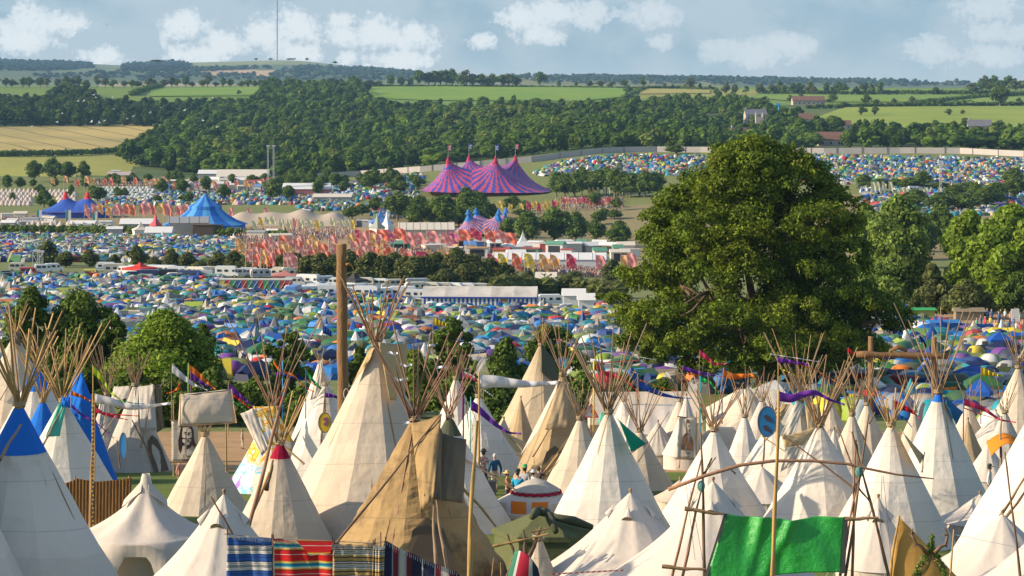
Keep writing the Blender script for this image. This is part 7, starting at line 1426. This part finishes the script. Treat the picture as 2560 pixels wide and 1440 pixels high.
banner('beige banner printed with a long haired man and lettering', [(429, 1155), (496, 1154), (494, 1049), (429, 1051)], 112.5, CV['wflap'],
       [S1([(385, 310), (440, 330), (440, 420), (418, 570), (440, 680), (430, 760), (500, 840), (500, 880), (440, 900), (415, 1010), (375, 1145), (320, 980), (303, 740), (345, 560)]), S1([(590, 320), (720, 315), (770, 450), (770, 640), (800, 800), (848, 860), (800, 950), (730, 870), (650, 970), (590, 1000), (560, 970), (555, 890), (640, 850), (650, 790), (700, 740), (720, 560), (690, 400)]),
        S1([(455, 520), (490, 480), (560, 485), (550, 515), (490, 505)]), S1([(600, 500), (690, 475), (700, 495), (640, 510), (612, 610), (600, 600)]), S1([(475, 530), (545, 530), (550, 570), (510, 555)]), S1([(625, 525), (670, 515), (640, 565)]), S1([(430, 650), (580, 680), (700, 650), (700, 690), (600, 700), (440, 690)]), S1([(540, 735), (640, 725), (640, 800), (550, 785), (620, 770)]), S1([(440, 330), (590, 320), (600, 335), (445, 345)])],
       [('Chief', 468, 1140.5), ('Seattle', 468, 1149)], mat('banner_ink', (.035, .018, .022)), [((434, 1190), (433, 1000)), ((493, 1200), (492, 1049))], .20)
S2 = lambda pts: [(1680 + x / 11.08, 1030 + y / 11.08) for x, y in pts]
banner('white banner printed with a brown figure in a robe', [(1691, 1147), (1734, 1148), (1741, 1045), (1697, 1041)], 117, CV['bell'],
       [S2([(395, 220), (440, 185), (490, 240), (495, 300), (470, 320), (440, 300), (410, 330), (405, 400), (420, 460), (425, 540), (440, 600), (490, 590), (490, 620), (440, 640), (430, 680), (450, 780), (340, 1060), (250, 1040), (280, 780), (310, 660), (390, 570), (388, 400)]), S2([(500, 640), (550, 680), (595, 860), (585, 1085), (395, 1050), (430, 900), (490, 770)]), S2([(430, 380), (495, 380), (490, 405), (460, 410), (440, 405)]), S2([(470, 470), (500, 480), (495, 600), (480, 560), (455, 520)])],
       [('Chief', 1716, 1133), ('Juan', 1716, 1141)], mat('banner_brown', (.20, .105, .06)), [((1742, 1190), (1741, 1030)), ((1697, 1170), (1700, 1140))], .17)
o_ = P(1471, 1040, 119); o = thing('warning_sign', 'white triangular sign with a red border behind the dense pole bundle', 'sign', o_); W = lambda u, v, d=0: P(u, v, 119 + d) - o_
b = MB(); b.add([W(1456, 1043), W(1496, 1043), W(1478, 1010)], [(0, 1, 2)]); solid(b.obj('plate', WHITE, o), .02)
b = MB()
for p_, q_ in [((1456, 1043), (1496, 1043)), ((1496, 1043), (1478, 1010)), ((1478, 1010), (1456, 1043))]: b.tube([W(*p_, -.04), W(*q_, -.04)], .035, 4)
b.obj('red_border', mat('sign_red', (.5, .04, .03)), o); b = MB(); b.box(W(1481, 1028, -.04), (.14, .02, .16)); b.box(W(1484, 1037, -.04), (.12, .02, .1)); b.obj('sign_mark', mat('sign_red', (.5, .04, .03)), o); put_pole(W(1476, 1180, .1), W(1477, 1015, .05), .03, 0, o, 'post')
# ---------------- pennants and streamers ----------------
PC = {}
def pcol(n):
    c = dict(lime=(.45, .60, .03), white=(.66, .65, .66), orange=(.75, .20, .02), purple=(.16, .035, .34), red=(.62, .025, .04), pink=(.62, .06, .14), blue=(.03, .10, .42), green=(.05, .50, .12), yellow=(.70, .55, .03), teal=(.02, .32, .36), crimson=(.5, .02, .06))[n]; return cloth('silk_pennant_' + n, c, transl=.4, var=.12, scale=2)
def pennant(label, u, vb, vt, D, col, pts, w0, w1=1.5, mi=1, r=.03, tails=(), pc=None):
    base = P(u, vb, D); o = thing('pennant', label, 'pennant', base); W = lambda x, y, d=0: P(x, y, D + d) - base
    if pc: b = MB(); b.tube([(0, 0, 0), W(u + 1, vt)], r, 6); b.obj('pole', mat('painted_pole_%d' % int(pc[0] * 99 + pc[2] * 9), pc), o, True)
    else: put_pole((0, 0, 0), W(u + (1 if vt < vb else 0), vt), r, mi, o, 'pole')
    for i, (c, pp, a, e) in enumerate([(col, pts, w0, w1)] + list(tails)):
        b = MB(); n = 26; P2 = []; X = np.array(pp, float); t = np.linspace(0, 1, n + 1); s = np.concatenate([[0], np.cumsum(np.hypot(*np.diff(X, axis=0).T))]); s /= s[-1]
        xs, ys = np.interp(t, s, X[:, 0]), np.interp(t, s, X[:, 1])
        if len(X) > 2:
            ker = np.array([1, 2, 3, 2, 1]) / 9; xs[2:-2] = np.convolve(xs, ker, 'valid'); ys[2:-2] = np.convolve(ys, ker, 'valid')
        for q in range(n + 1):
            w = a + (e - a) * min(1, t[q] * 1.15); d = .18 * math.sin(q * .9 + i) * t[q]; P2 += [W(xs[q], ys[q] - w * .5 + (w * .5 if False else 0), d), W(xs[q], ys[q] + w * .5, d + .10 * math.sin(q * .7) * t[q])]
        b.add(P2, [(2 * q, 2 * q + 2, 2 * q + 3, 2 * q + 1) for q in range(n)]); solid(b.obj('streamer', pcol(c), o, True), .006)
    return o
pennant('lime yellow pennant trailing beside the reed screen pole', 231, 1190, 912, 91, 'lime', [(232, 924), (255, 945), (275, 980), (300, 998), (312, 1006)], 22, 2, 3, .03)
pennant('long white streamer across the shaded tipis', 236, 1200, 985, 91.5, 'white', [(237, 996), (275, 1003), (320, 1018), (360, 1018), (395, 1012), (427, 1008)], 24, 6, 3, .02, [('red', [(240, 1030), (280, 1036), (345, 1040)], 5, 2), ('pink', [(240, 1022), (262, 1036), (320, 1050)], 10, 2), ('teal', [(300, 1000), (330, 1008), (362, 1010)], 3, 2)])
pennant('orange and purple streamers behind the teal striped tipi', 176, 1120, 976, 104, 'orange', [(177, 982), (200, 990), (226, 1002)], 12, 4, 0, .02, [('purple', [(178, 1014), (205, 1038), (240, 1056), (285, 1096)], 9, 2), ('green', [(178, 996), (186, 1012)], 3, 1)])
pennant('white pennant on a tall thin pole by the hedge', 429, 1060, 908, 124, 'white', [(430, 920), (450, 936), (480, 960), (520, 976)], 24, 2, 4, .025)
pennant('orange pennant above the raised canvas sheet', 470, 1040, 908, 126, 'orange', [(471, 922), (495, 936), (520, 958), (540, 974)], 26, 3, 1, .03, [('yellow', [(478, 945), (488, 975)], 2, 1)], (.25, .45, .08))
pennant('purple pennant right below the orange one', 476, 1040, 928, 125, 'purple', [(477, 940), (498, 954), (530, 972)], 20, 3, 1, .03, [('white', [(494, 952), (515, 975)], 2, 1)], (.14, .06, .14))
pennant('small orange wind sock by the portrait of the long haired man', 450, 1050, 935, 126, 'orange', [(450, 945), (446, 970), (432, 980), (416, 984)], 12, 2, 1, .02, [('red', [(448, 955), (452, 975), (456, 1000)], 6, 3)])
pennant('purple pennant beside the painted tipi', 570, 1090, 952, 120, 'purple', [(571, 968), (600, 990), (638, 1018)], 24, 3, 3, .025, [('red', [(580, 985), (600, 1000), (625, 1022)], 8, 2), ('green', [(583, 1002), (605, 1018), (618, 1030)], 3, 1)])
pennant('rainbow streamers flying behind the red capped tipi', 706, 1090, 900, 124, 'orange', [(684, 905), (700, 928), (735, 938), (755, 962), (785, 980)], 10, 3, 1, .03, [('blue', [(712, 938), (745, 946), (755, 965)], 5, 2), ('purple', [(688, 938), (704, 934)], 14, 8), ('red', [(697, 965), (702, 1000), (696, 1020)], 7, 3), ('lime', [(710, 945), (725, 975), (738, 995)], 3, 1), ('green', [(692, 1005), (696, 1030)], 8, 3)], (.05, .25, .5))
pennant('green streamer on a dark blue pole left of the log pole', 764, 1110, 922, 120, 'green', [(765, 930), (785, 955), (805, 975), (832, 980)], 14, 4, 2, .03, [('red', [(762, 945), (790, 965), (812, 972)], 4, 1), ('teal', [(804, 976), (832, 978)], 6, 3)], (.04, .07, .18))
pennant('purple streamer hooked on a dark stick by the yellow shield', 812, 1060, 970, 117, 'purple', [(814, 988), (835, 990), (855, 1000)], 12, 5, 2, .03, [('yellow', [(815, 1000), (820, 1020), (814, 1030)], 5, 2), ('crimson', [(818, 1012), (822, 1030)], 3, 1)])
pennant('white and pink pennant beside the big white streamer', 1156, 1060, 928, 130, 'pink', [(1157, 938), (1175, 942), (1196, 955)], 12, 4, 2, .03, [('white', [(1160, 932), (1178, 938), (1197, 950)], 8, 3)], (.2, .05, .15))
pennant('big white streamer flying over the young trees', 1196, 1200, 930, 110, 'white', [(1199, 955), (1240, 953), (1270, 957), (1310, 960), (1350, 960), (1395, 956)], 36, 9, 3, .055, [('white', [(1210, 975), (1232, 990)], 4, 2)])
pennant('purple pennant drooping before the ochre awning', 1176, 1140, 992, 112, 'purple', [(1177, 1012), (1200, 1026), (1235, 1058), (1270, 1082), (1303, 1084)], 26, 4, 1, .025, [('red', [(1176, 1015), (1190, 1050), (1200, 1076)], 4, 2), ('yellow', [(1178, 1050), (1184, 1090), (1178, 1106)], 6, 3), ('purple', [(1258, 1080), (1260, 1110)], 8, 6)], (.1, .35, .3))
pennant('pale blue and yellow fish tail banner on a dark pole', 1158, 1110, 980, 113, 'yellow', [(1166, 1010), (1170, 1050), (1174, 1090)], 40, 6, 2, .035, [('white', [(1160, 998), (1168, 1012), (1174, 1035)], 16, 4)], (.10, .05, .12))
pennant('red streamer tangled in the dense pole bundle', 1484, 1080, 902, 102, 'red', [(1484, 915), (1500, 922), (1520, 938), (1560, 945), (1590, 975), (1600, 992)], 16, 2, 3, .04, [('red', [(1490, 910), (1530, 905), (1600, 900)], 3, 1), ('white', [(1480, 900), (1540, 912), (1600, 936)], 2, 1)], (.62, .42, .04))
pennant('blue pennant with thin ribbons above the cream marquee', 1590, 1060, 950, 122, 'blue', [(1592, 962), (1620, 972), (1650, 985), (1690, 994), (1728, 996)], 20, 2, 1, .025, [('orange', [(1600, 950), (1640, 965), (1690, 978)], 2, 1), ('yellow', [(1590, 975), (1605, 1005)], 3, 1), ('white', [(1460, 855), (1530, 880), (1640, 900)], 2, 1)])
pennant('purple streamer left of the orange one near the oak', 1705, 1060, 916, 132, 'purple', [(1706, 920), (1740, 930), (1780, 938), (1806, 942)], 12, 2, 4, .025)
pennant('pink pennant on the tallest thin pole by the oak', 1748, 1100, 876, 118, 'pink', [(1749, 882), (1765, 892), (1785, 910), (1805, 912), (1816, 908)], 16, 3, 4, .025, [('teal', [(1816, 908), (1826, 903)], 5, 3)])
pennant('small green streamer under the pink pennant', 1750, 1170, 940, 117, 'green', [(1751, 948), (1775, 955), (1798, 985)], 12, 2, 1, .03, [], (.02, .30, .30))
pennant('orange pennant curling over the pale oak side tent', 1805, 1060, 920, 127, 'orange', [(1806, 932), (1830, 942), (1860, 940), (1880, 936), (1893, 950), (1898, 968)], 20, 4, 1, .03, [], (.03, .30, .30))
pennant('large purple streamer floating over the wide tipi', 1944, 1060, 905, 96, 'purple', [(1946, 990), (1980, 998), (2010, 985), (2040, 980), (2075, 1000), (2112, 1012)], 25, 5, 3, .03, [('purple', [(1944, 900), (1980, 905), (2020, 912)], 14, 6), ('orange', [(1980, 905), (2040, 925), (2100, 960)], 3, 1), ('yellow', [(1948, 920), (1975, 932), (1990, 940)], 4, 2), ('white', [(1925, 885), (1990, 895), (2050, 905)], 2, 1)])
pennant('red pennant and pink ribbons by the thick bamboo poles', 2232, 1060, 990, 101, 'red', [(2234, 1012), (2260, 1018), (2285, 1032), (2300, 1046)], 26, 3, 1, .03, [('blue', [(2245, 1035), (2265, 1050), (2280, 1068)], 6, 3), ('orange', [(2180, 985), (2205, 990), (2220, 1000)], 5, 2)])
pennant('red flag on a stick in front of the camp by the gateway', 2120, 960, 868, 146, 'red', [(2118, 876), (2128, 880), (2134, 884)], 14, 6, 1, .025)
pennant('yellow pennant between the gateway and the dirt path', 2452, 1060, 918, 128, 'yellow', [(2453, 928), (2475, 934), (2495, 938)], 24, 6, 1, .03, [('lime', [(2495, 938), (2508, 940)], 6, 4)])
pennant('pink streamer with long ribbons right of the blue capped tipi', 2408, 1130, 988, 118, 'pink', [(2409, 1004), (2430, 1012), (2460, 1022), (2500, 1050), (2540, 1056)], 18, 3, 1, .03, [('red', [(2410, 1020), (2450, 1035), (2500, 1050)], 3, 1)], (.06, .12, .3))
pennant('striped national flag flying above the camp tents', 2298, 900, 838, 210, 'blue', [(2299, 846), (2308, 852), (2316, 866)], 16, 8, 1, .03, [('white', [(2299, 850), (2308, 857), (2315, 870)], 4, 3)])
pennant('red and white flag above the camp at the frame edge', 2532, 920, 848, 205, 'white', [(2532, 856), (2544, 858), (2552, 868)], 20, 12, 1, .03, [('red', [(2532, 857), (2552, 868)], 4, 4), ('yellow', [(2526, 874), (2540, 880)], 12, 8)])
pennant('yellow flag flying by the young oak', 1082, 880, 792, 175, 'yellow', [(1084, 803), (1100, 808), (1115, 812)], 22, 8, 1, .03); pennant('small red and blue flag near the log pole', 905, 870, 806, 176, 'red', [(894, 814), (906, 818)], 9, 7, 1, .02, [('blue', [(895, 815), (905, 818)], 2, 2)])
pennant('dark blue starred flag behind the log pole', 806, 880, 812, 182, 'blue', [(806, 822), (818, 828), (830, 836)], 22, 14, 1, .025)
for i, (u, v0, v1) in enumerate([(560, 800, 880), (640, 780, 860), (1150, 770, 850), (700, 790, 850), (2160, 790, 860), (2230, 800, 870), (760, 740, 800), (1420, 790, 850), (440, 760, 830), (2015, 860, 930), (1545, 770, 850), (940, 780, 850)]): stick('thin bare flagpole among the camping tents', u, v1, u + 1, v0, hit(u, v1).y, .03, 1, 'camp_pole', 0, 'thin bare poles among the camping tents')
# streams of clear ribbons tied to the tall tipi poles
for i, (u, v, w) in enumerate([(970, 885, 24), (1000, 915, 30), (985, 950, 34), (1062, 865, 26), (1090, 920, 30), (1010, 1060, 30)]):
    b = MB(); o0 = P(u, v, 88.5); b.patch((0, 0, 0), (w * .0147, 0, -.02), (w * .0147, .03, .05), (0, .02, .08), 8, 2, lambda a, c: (0, .03 * math.sin(a * 9), .03 * math.sin(a * 7 + i))); o = b.obj('silver_ribbon', mat('ribbon_silver', (.55, .56, .58), .3, .2)); solid(o, .006); o.location = o0; tag(o, 'short silvery ribbon fluttering from the tipi poles', 'ribbon', 'silvery ribbons on the tipi poles')
# ---------------- people ----------------
SKIN = mat('skin', (.42, .24, .16), .55, .06)
def skin_obj(name, verts, edges, m, parent, sub=1, root=0):
    me = bpy.data.meshes.new(name); me.from_pydata([v[0] for v in verts], edges, []); o = link(name, me, parent); s = o.modifiers.new('skin', 'SKIN'); s.use_smooth_shade = True
    for i, v in enumerate(me.skin_vertices[0].data): v.radius = (verts[i][1], verts[i][1] * (verts[i][2] if len(verts[i]) > 2 else 1)); v.use_root = i == root
    if sub: q = o.modifiers.new('sub', 'SUBSURF'); q.levels = sub; q.render_levels = sub
    me.materials.append(m); return o
def person(label, p, h=1.75, rz=0.0, top=(.1, .1, .1), legs=(.1, .1, .12), hair=(.05, .035, .025), hat=None, pose='stand', arms=((.30, -.05, .80), (-.30, -.05, .80)), skirt=False, group=None, hatcol=(.03, .03, .03), topmat=None):
    o = thing('person', label, 'person', p, rz, group); s = h / 1.75; o.scale = (s, s, s); sit = pose == 'sit'; hz = .48 if sit else .93; dz = hz - .93
    tm = topmat or mat('top_%02d%02d%02d' % tuple(int(x * 99) for x in top), top, .85, .15, 6); lm = mat('legs_%02d%02d%02d' % tuple(int(x * 99) for x in legs), legs, .9, .15, 6)
    A = lambda x, y, z: Vector((x, y, z + dz))
    kn = [(s_ * .13, -.42, hz + .02) if sit else (s_ * .11, -.03 + .04 * s_, .50) for s_ in (1, -1)]; an = [(s_ * .13, -.45, .09) if sit else (s_ * .12, .02 + .08 * s_, .09) for s_ in (1, -1)]
    el = [(A(.18 * s_, 0, 1.42) * .45 + (Vector(arms[i]) + Vector((0, 0, dz))) * .55) + Vector((.07 * s_, .06, -.03)) for i, s_ in enumerate((1, -1))]; hd = [Vector(arms[i]) + Vector((0, 0, dz)) for i in range(2)]
    V = [(A(0, 0, .95), .11, .8), (A(0, 0, 1.2), .10, .75), (A(0, 0, 1.40), .11, .7), (A(0, 0, 1.50), .052), (A(0, -.01, 1.58), .075), (A(0, -.01, 1.68), .088), (A(0, .0, 1.745), .05)]
    E_ = [(0, 1), (1, 2), (2, 3), (3, 4), (4, 5), (5, 6)]
    for i, s_ in enumerate((1, -1)):
        n = len(V); V += [(A(.17 * s_, 0, 1.41), .055), (el[i], .042), (hd[i], .03), (hd[i] + Vector((0, -.03, -.09)), .034, .6)]; E_ += [(2, n), (n, n + 1), (n + 1, n + 2), (n + 2, n + 3)]
        n = len(V); V += [(A(.09 * s_, 0, .88), .085), (Vector(kn[i]), .058), (Vector(an[i]), .04), (Vector(an[i]) + Vector((0, -.16, -.05)), .035)]; E_ += [(0, n), (n, n + 1), (n + 1, n + 2), (n + 2, n + 3)]
    skin_obj('body', V, E_, SKIN, o)
    g = 1.22
    Vt = [(A(0, 0, .93), .155, .8), (A(0, 0, 1.2), .145, .75), (A(0, 0, 1.40), .145, .72), (A(0, 0, 1.475), .075)]; Et = [(0, 1), (1, 2), (2, 3)]
    for i, s_ in enumerate((1, -1)):
        n = len(Vt); Vt += [(A(.185 * s_, 0, 1.405), .078), (el[i], .062), (el[i].lerp(hd[i], .8), .045)]; Et += [(2, n), (n, n + 1), (n + 1, n + 2)]
    skin_obj('shirt', Vt, Et, tm, o)
    Vl = [(A(0, 0, .97), .135, .8)]; El = []
    for i, s_ in enumerate((1, -1)):
        n = len(Vl); Vl += [(A(.09 * s_, 0, .86), .105), (Vector(kn[i]), .078), (Vector(an[i]) + Vector((0, 0, .05)), .064)]; El += [(0, n), (n, n + 1), (n + 1, n + 2)]
    skin_obj('trousers', Vl, El, lm, o)
    b = MB()
    for s_ in (1, -1):
        q = Vector(an[0 if s_ > 0 else 1]); b.ball(q + Vector((0, -.06, -.045)), (.05, .13, .045), 0, 8, 5)
    b.m = b.m; half = len(b.f) // 2
    for q in range(2):
        c = MB(); c.v = b.v; c.f = b.f[q * half:(q + 1) * half]; c.m = b.m[q * half:(q + 1) * half]; c.obj('shoe', mat('shoe_dark', (.04, .035, .03)), o, True)
    b = MB(); c = A(0, .012, 1.675); b.ball(c, (.098, .108, .115), 0, 12, 8); b.f = [f for f in b.f if sum(b.v[i][1] for i in f) / len(f) > c.y - .035 or sum(b.v[i][2] for i in f) / len(f) > c.z + .05]; b.m = [0] * len(b.f)
    b.obj('hair', mat('hair_%02d%02d' % (int(hair[0] * 99), int(hair[2] * 99)), hair, .8, .2, 20), o, True)
    b = MB()
    for s_ in (1, -1): b.ball(A(.034 * s_, -.088, 1.675), .013, 0, 6, 4)
    b.obj('eyes', mat('eye_dark', (.02, .02, .02)), o); b = MB(); b.ball(A(0, -.10, 1.645), (.014, .022, .03), 0, 6, 4); b.obj('nose', SKIN, o, True); b = MB(); b.ball(A(0, -.085, 1.605), (.03, .012, .008), 0, 6, 4); b.obj('mouth', mat('lip', (.3, .11, .09)), o)
    if hat:
        b = MB(); hr = {'brim': .19, 'straw': .24, 'cap': .115, 'tam': .12}[hat]; b.lathe([(hr, 1.725 + dz), (hr * .98, 1.735 + dz), (.115, 1.735 + dz), (.108, 1.82 + dz), (.08, 1.855 + dz), (.01, 1.86 + dz)], 16)
        if hat == 'cap': b.box((0, -.15, 1.735 + dz), (.15, .12, .015))
        if hat == 'tam':
            b.m = [(1, 2, 3, 0, 0)[min(i // 16, 4)] for i in range(len(b.f))]; b.obj('hat', [mat('tam_top', (.05, .3, .1)), mat('tam_red', (.5, .04, .03)), mat('tam_gold', (.6, .4, .03)), mat('tam_green', (.05, .32, .1))], o, True)
        else: b.obj('hat', mat('hat_%02d%02d' % (int(hatcol[0] * 99), int(hatcol[2] * 99)), hatcol, .85, .15, 8), o, True)
    return o
FLORAL = mat('floral_shirt', (.30, .10, .10), .85, .5, 9, col2=(.45, .42, .36), mixr=(.5, .54))
def at_feet(u, D, v=None): return onD(u, D) if v is None else P(u, v, D)
person('person in a black hat and floral shirt seen from behind', onD(1209, 119), 1.84, 2.6, legs=(.03, .035, .06), hat='brim', topmat=FLORAL, arms=((.27, -.2, .92), (-.25, -.15, .95)))
person('grey haired person in a dark blue jacket and cream trousers', onD(1237, 117), 1.85, 3.5, top=(.012, .075, .15), legs=(.46, .39, .29), hair=(.42, .41, .39))
person('person in a straw hat bent over a yellow drum', onD(1268, 110), 1.6, 1.3, top=(.35, .16, .07), legs=(.06, .05, .06), hat='straw', hatcol=(.55, .38, .13), arms=((.2, -.32, 1.05), (-.2, -.34, 1.05)))
person('person in a bright cyan t-shirt and dark cap', onD(1294, 108), 1.84, 2.7, top=(.015, .27, .46), legs=(.08, .12, .2), hat='cap', hatcol=(.03, .05, .04), arms=((.26, -.3, 1.0), (-.26, -.3, 1.0)))
person('person in a red gold and green hat beside the cyan t-shirt', onD(1312, 109.5), 1.9, 2.6, top=(.28, .28, .29), legs=(.05, .05, .06), hat='tam', hair=(.03, .025, .02))
person('person in a pale sun hat near the crossed pole tipi', onD(1333, 111), 1.55, 1.9, top=(.5, .47, .45), legs=(.2, .2, .22), hat='brim', hatcol=(.5, .5, .5))
person('person in dark clothes holding a camera', onD(1347, 112), 1.66, 2.2, top=(.05, .04, .04), legs=(.06, .06, .07), arms=((.1, -.3, 1.42), (-.1, -.3, 1.42)))
person('child in cream clothes running on the dirt', onD(606, 149), 1.22, 1.5, top=(.48, .38, .26), legs=(.42, .34, .24), hair=(.25, .14, .06))
person('sunburnt person stooping by the beige banner', onD(449, 118), 1.5, 1.2, top=(.40, .20, .15), legs=(.2, .15, .12), hair=(.22, .12, .06))
person('person in a dark cap and white shirt by the huge white tipi', onD(2474, 112), 1.72, 1.2, top=(.55, .54, .52), legs=(.05, .06, .1), hat='cap', hatcol=(.03, .03, .035))
p = onD(1284, 107.5); o = thing('drum', 'yellow patterned hand drum before the straw hat person', 'drum', p); b = MB(); b.lathe([(.14, 0), (.12, .25), (.16, .4), (.23, .62), (.22, .65)], 18); b.obj('shell', mat('drum_yellow', (.55, .42, .03), .7, .4, 5), o, True); b = MB(); b.lathe([(.22, .655), (.01, .66)], 18); b.obj('drum_head', mat('drum_hide', (.5, .4, .27)), o)
b = MB(); b.box((0, 0, .35), (.7, .5, .7)); b.tube([(-.3, 0, .7), (-.3, 0, .85), (.3, 0, .85), (.3, 0, .7)], .02, 5); o = b.obj('camp_chest', mat('chest_dark', (.05, .05, .06), .8, .2, 4)); o.location = onD(1222, 115.5); tag(o, 'dark bag on the grass behind the leaning pole', 'bag'); m_ = o.modifiers.new('bevel', 'BEVEL'); m_.width = .08; m_.segments = 2
stick('long peeled pole leaning past the standing friends', 1090, 1110, 1290, 1225, 100, .055, 1); stick('long pole slanting down beside the orange panelled yurt', 1152, 1215, 1245, 1322, 92, .06, 3)
stick('bundle pole leaning on the tan tipi', 1345, 1200, 1395, 1135, 112, .04, 3); stick('second leaning pole by the tan tipi', 1350, 1205, 1398, 1150, 112, .035, 3)
# walkers on the dirt path: one simple figure copied with its parts
TOPS = [('white', (.6, .58, .55)), ('black', (.03, .03, .035)), ('blue', (.05, .12, .3)), ('yellow', (.6, .45, .05)), ('green', (.1, .35, .25)), ('red', (.45, .05, .06)), ('bare pink', (.45, .27, .2))]
wb = MB(); wb.lathe([(.07, 1.44), (.06, 1.5), (.1, 1.56), (.105, 1.66), (.07, 1.75), (.01, 1.78)], 8); wb.tube([(.24, 0, 1.38), (.29, .03, 1.1), (.25, -.1, .86)], [.05, .045, .035], 6); wb.tube([(-.24, 0, 1.38), (-.29, .03, 1.1), (-.25, -.1, .86)], [.05, .045, .035], 6); wb.tube([(.1, 0, .85), (.1, -.05, .5), (.12, .1, .04)], [.085, .06, .05], 6); wb.tube([(-.1, 0, .85), (-.1, -.02, .5), (-.12, -.12, .04)], [.085, .06, .05], 6); wb.tube([(0, 0, .8), (0, 0, 1.46)], .08, 6); BODYM = wb.mesh('body', [SKIN], True)
wt = MB(); wt.lathe([(.17, .84), (.18, 1.0), (.21, 1.25), (.2, 1.4), (.08, 1.47)], 10); wl = MB(); wl.tube([(.09, 0, .92), (.1, -.05, .5), (.12, .1, .08)], [.115, .085, .075], 7); wl.tube([(-.09, 0, .92), (-.1, -.02, .5), (-.12, -.12, .08)], [.115, .085, .075], 7); wl.lathe([(.16, .78), (.165, .95)], 8)
LEGS = [wl.mesh('trousers', [mat('walk_legs_%d' % i, c)], True) for i, c in enumerate([(.04, .05, .08), (.25, .2, .14), (.1, .14, .22)])]
rw = random.Random(17); wtm = {n: wt.mesh('shirt', [mat('walk_top_' + n.replace(' ', '_'), c, .85)], True) for n, c in TOPS}
for i, (u, v) in enumerate([(2442, 828), (2452, 822), (2463, 826), (2476, 822), (2488, 836), (2493, 837), (2505, 836), (2516, 836), (2521, 837), (2541, 836), (2552, 838), (2557, 832), (2479, 806), (2497, 812), (2526, 810), (2550, 812), (2513, 805), (2306, 806), (2312, 812), (2340, 815), (2543, 800), (2320, 800), (2468, 800), (2534, 826)]):
    n, _ = rw.choice(TOPS); o = thing('person', 'distant person in a %s top on the dirt path' % n, 'person', hit(u, v), rw.random() * 6.28, 'people in %s tops on the dirt path' % n); o.scale = (1, 1, rw.uniform(.93, 1.05)); link('body', BODYM, o); link('shirt', wtm[n], o); link('trousers', rw.choice(LEGS), o)
# dirt path surroundings
o_ = hit(2390, 838); o = thing('tarpaulin_wall', 'long bright blue tarpaulin wall along the dirt path', 'tarpaulin', o_); W = lambda u, v, d=0: P(u, v, o_.y + d) - o_
b = MB(); b.patch(W(2325, 845), W(2492, 845, 6), W(2492, 811, 6), W(2325, 806), 30, 6, lambda a, c: (0, .25 * math.sin(a * 31) * (1 - c * .5), 0)); solid(b.obj('sheet', cloth('blue_tarp', (.015, .14, .48), rough=.4, var=.2, scale=.8), o, True), .03)
for u in (2325, 2380, 2436, 2490): put_pole(W(u, 848, .4 + (u - 2325) * .035), W(u, 800, .4 + (u - 2325) * .035), .05, 1, o, 'post')
marquee('light blue canopy in front of the blue tarpaulin wall', 2362, 842, 3.4, 2.4, 1.7, .3, (.05, .22, .5), (.05, .2, .46), .1)
marquee('green topped food stall at the start of the dirt path', 2297, 812, 4.4, 3, 2.0, .2, (.05, .4, .12), (.5, .45, .1), 0)
marquee('pale plank shed behind the blue tarpaulin wall', 2425, 800, 4, 2, 1.2, .5, (.3, .24, .16), (.3, .24, .16), 0)
o_ = hit(2545, 800); b = MB(); b.box((0, 0, 1.3), (1.1, .15, 1.7)); o = thing('notice_board', 'white notice board on the dirt path', 'notice board', hit(2538, 812)); b.obj('board', WHITE, o); b = MB(); b.tube([(0, .12, -.3), (0, .12, 2.3)], .05, 5); b.obj('post', STEEL, o)
for i, u in enumerate((2440, 2450, 2501, 2513, 2540)): stick('festoon lighting pole beside the dirt path', u, 806, u, 762 + (u > 2480) * 10, 350, .06, 1, 'festoon_pole', 0, 'festoon poles by the dirt path')
b = MB(); f0 = P(2440, 765, 350)
for i in range(7):
    for j in range(6):
        x0 = 2440 + 20 * i + 20 * j / 6; sag = lambda x: 765 + .12 * (x - 2440) + 8 * math.sin(math.pi * ((x - 2440) % 20) / 20); b.tube([P(x0, sag(x0), 350) - f0, P(x0 + 20 / 6, sag(x0 + 20 / 6), 350) - f0], .015, 3)
o = thing('festoon_lights', 'string of festoon bulbs above the dirt path', 'lights', f0); b.obj('cable', mat('cable_dark', (.1, .1, .1)), o)
for i in range(14): x = 2445 + 9.5 * i; b = MB(); b.ball(P(x, sag(x) + 1, 350) - f0, .1, 0, 6, 4); b.obj('bulb', mat('bulb_white', (.75, .74, .7)), o)
lattice(2122, 372, 696, 'lamp column with crossed arms before the bright trees', .12)
# ---------------- air ----------------
hb = MB(); hb.box((0, 6150, 163), (7600, 12800, 505)); hz = hb.mesh('haze', []); hm = bpy.data.materials.new('haze_air'); hm.use_nodes = True; t = NT(hm.node_tree); t.n.remove(t.n['Principled BSDF'])
pv = t.new('ShaderNodeVolumePrincipled'); pv.inputs['Color'].default_value = (.38, .68, 1.0, 1); pv.inputs['Density'].default_value = 4.0e-5; pv.inputs['Anisotropy'].default_value = .0; t.l.new(pv.outputs[0], t.n['Material Output'].inputs['Volume']); hm.node_tree.nodes.update()
hz.materials.append(hm); tag(link('haze', hz), 'thin blue summer haze over the valley', 'haze', kind='stuff')
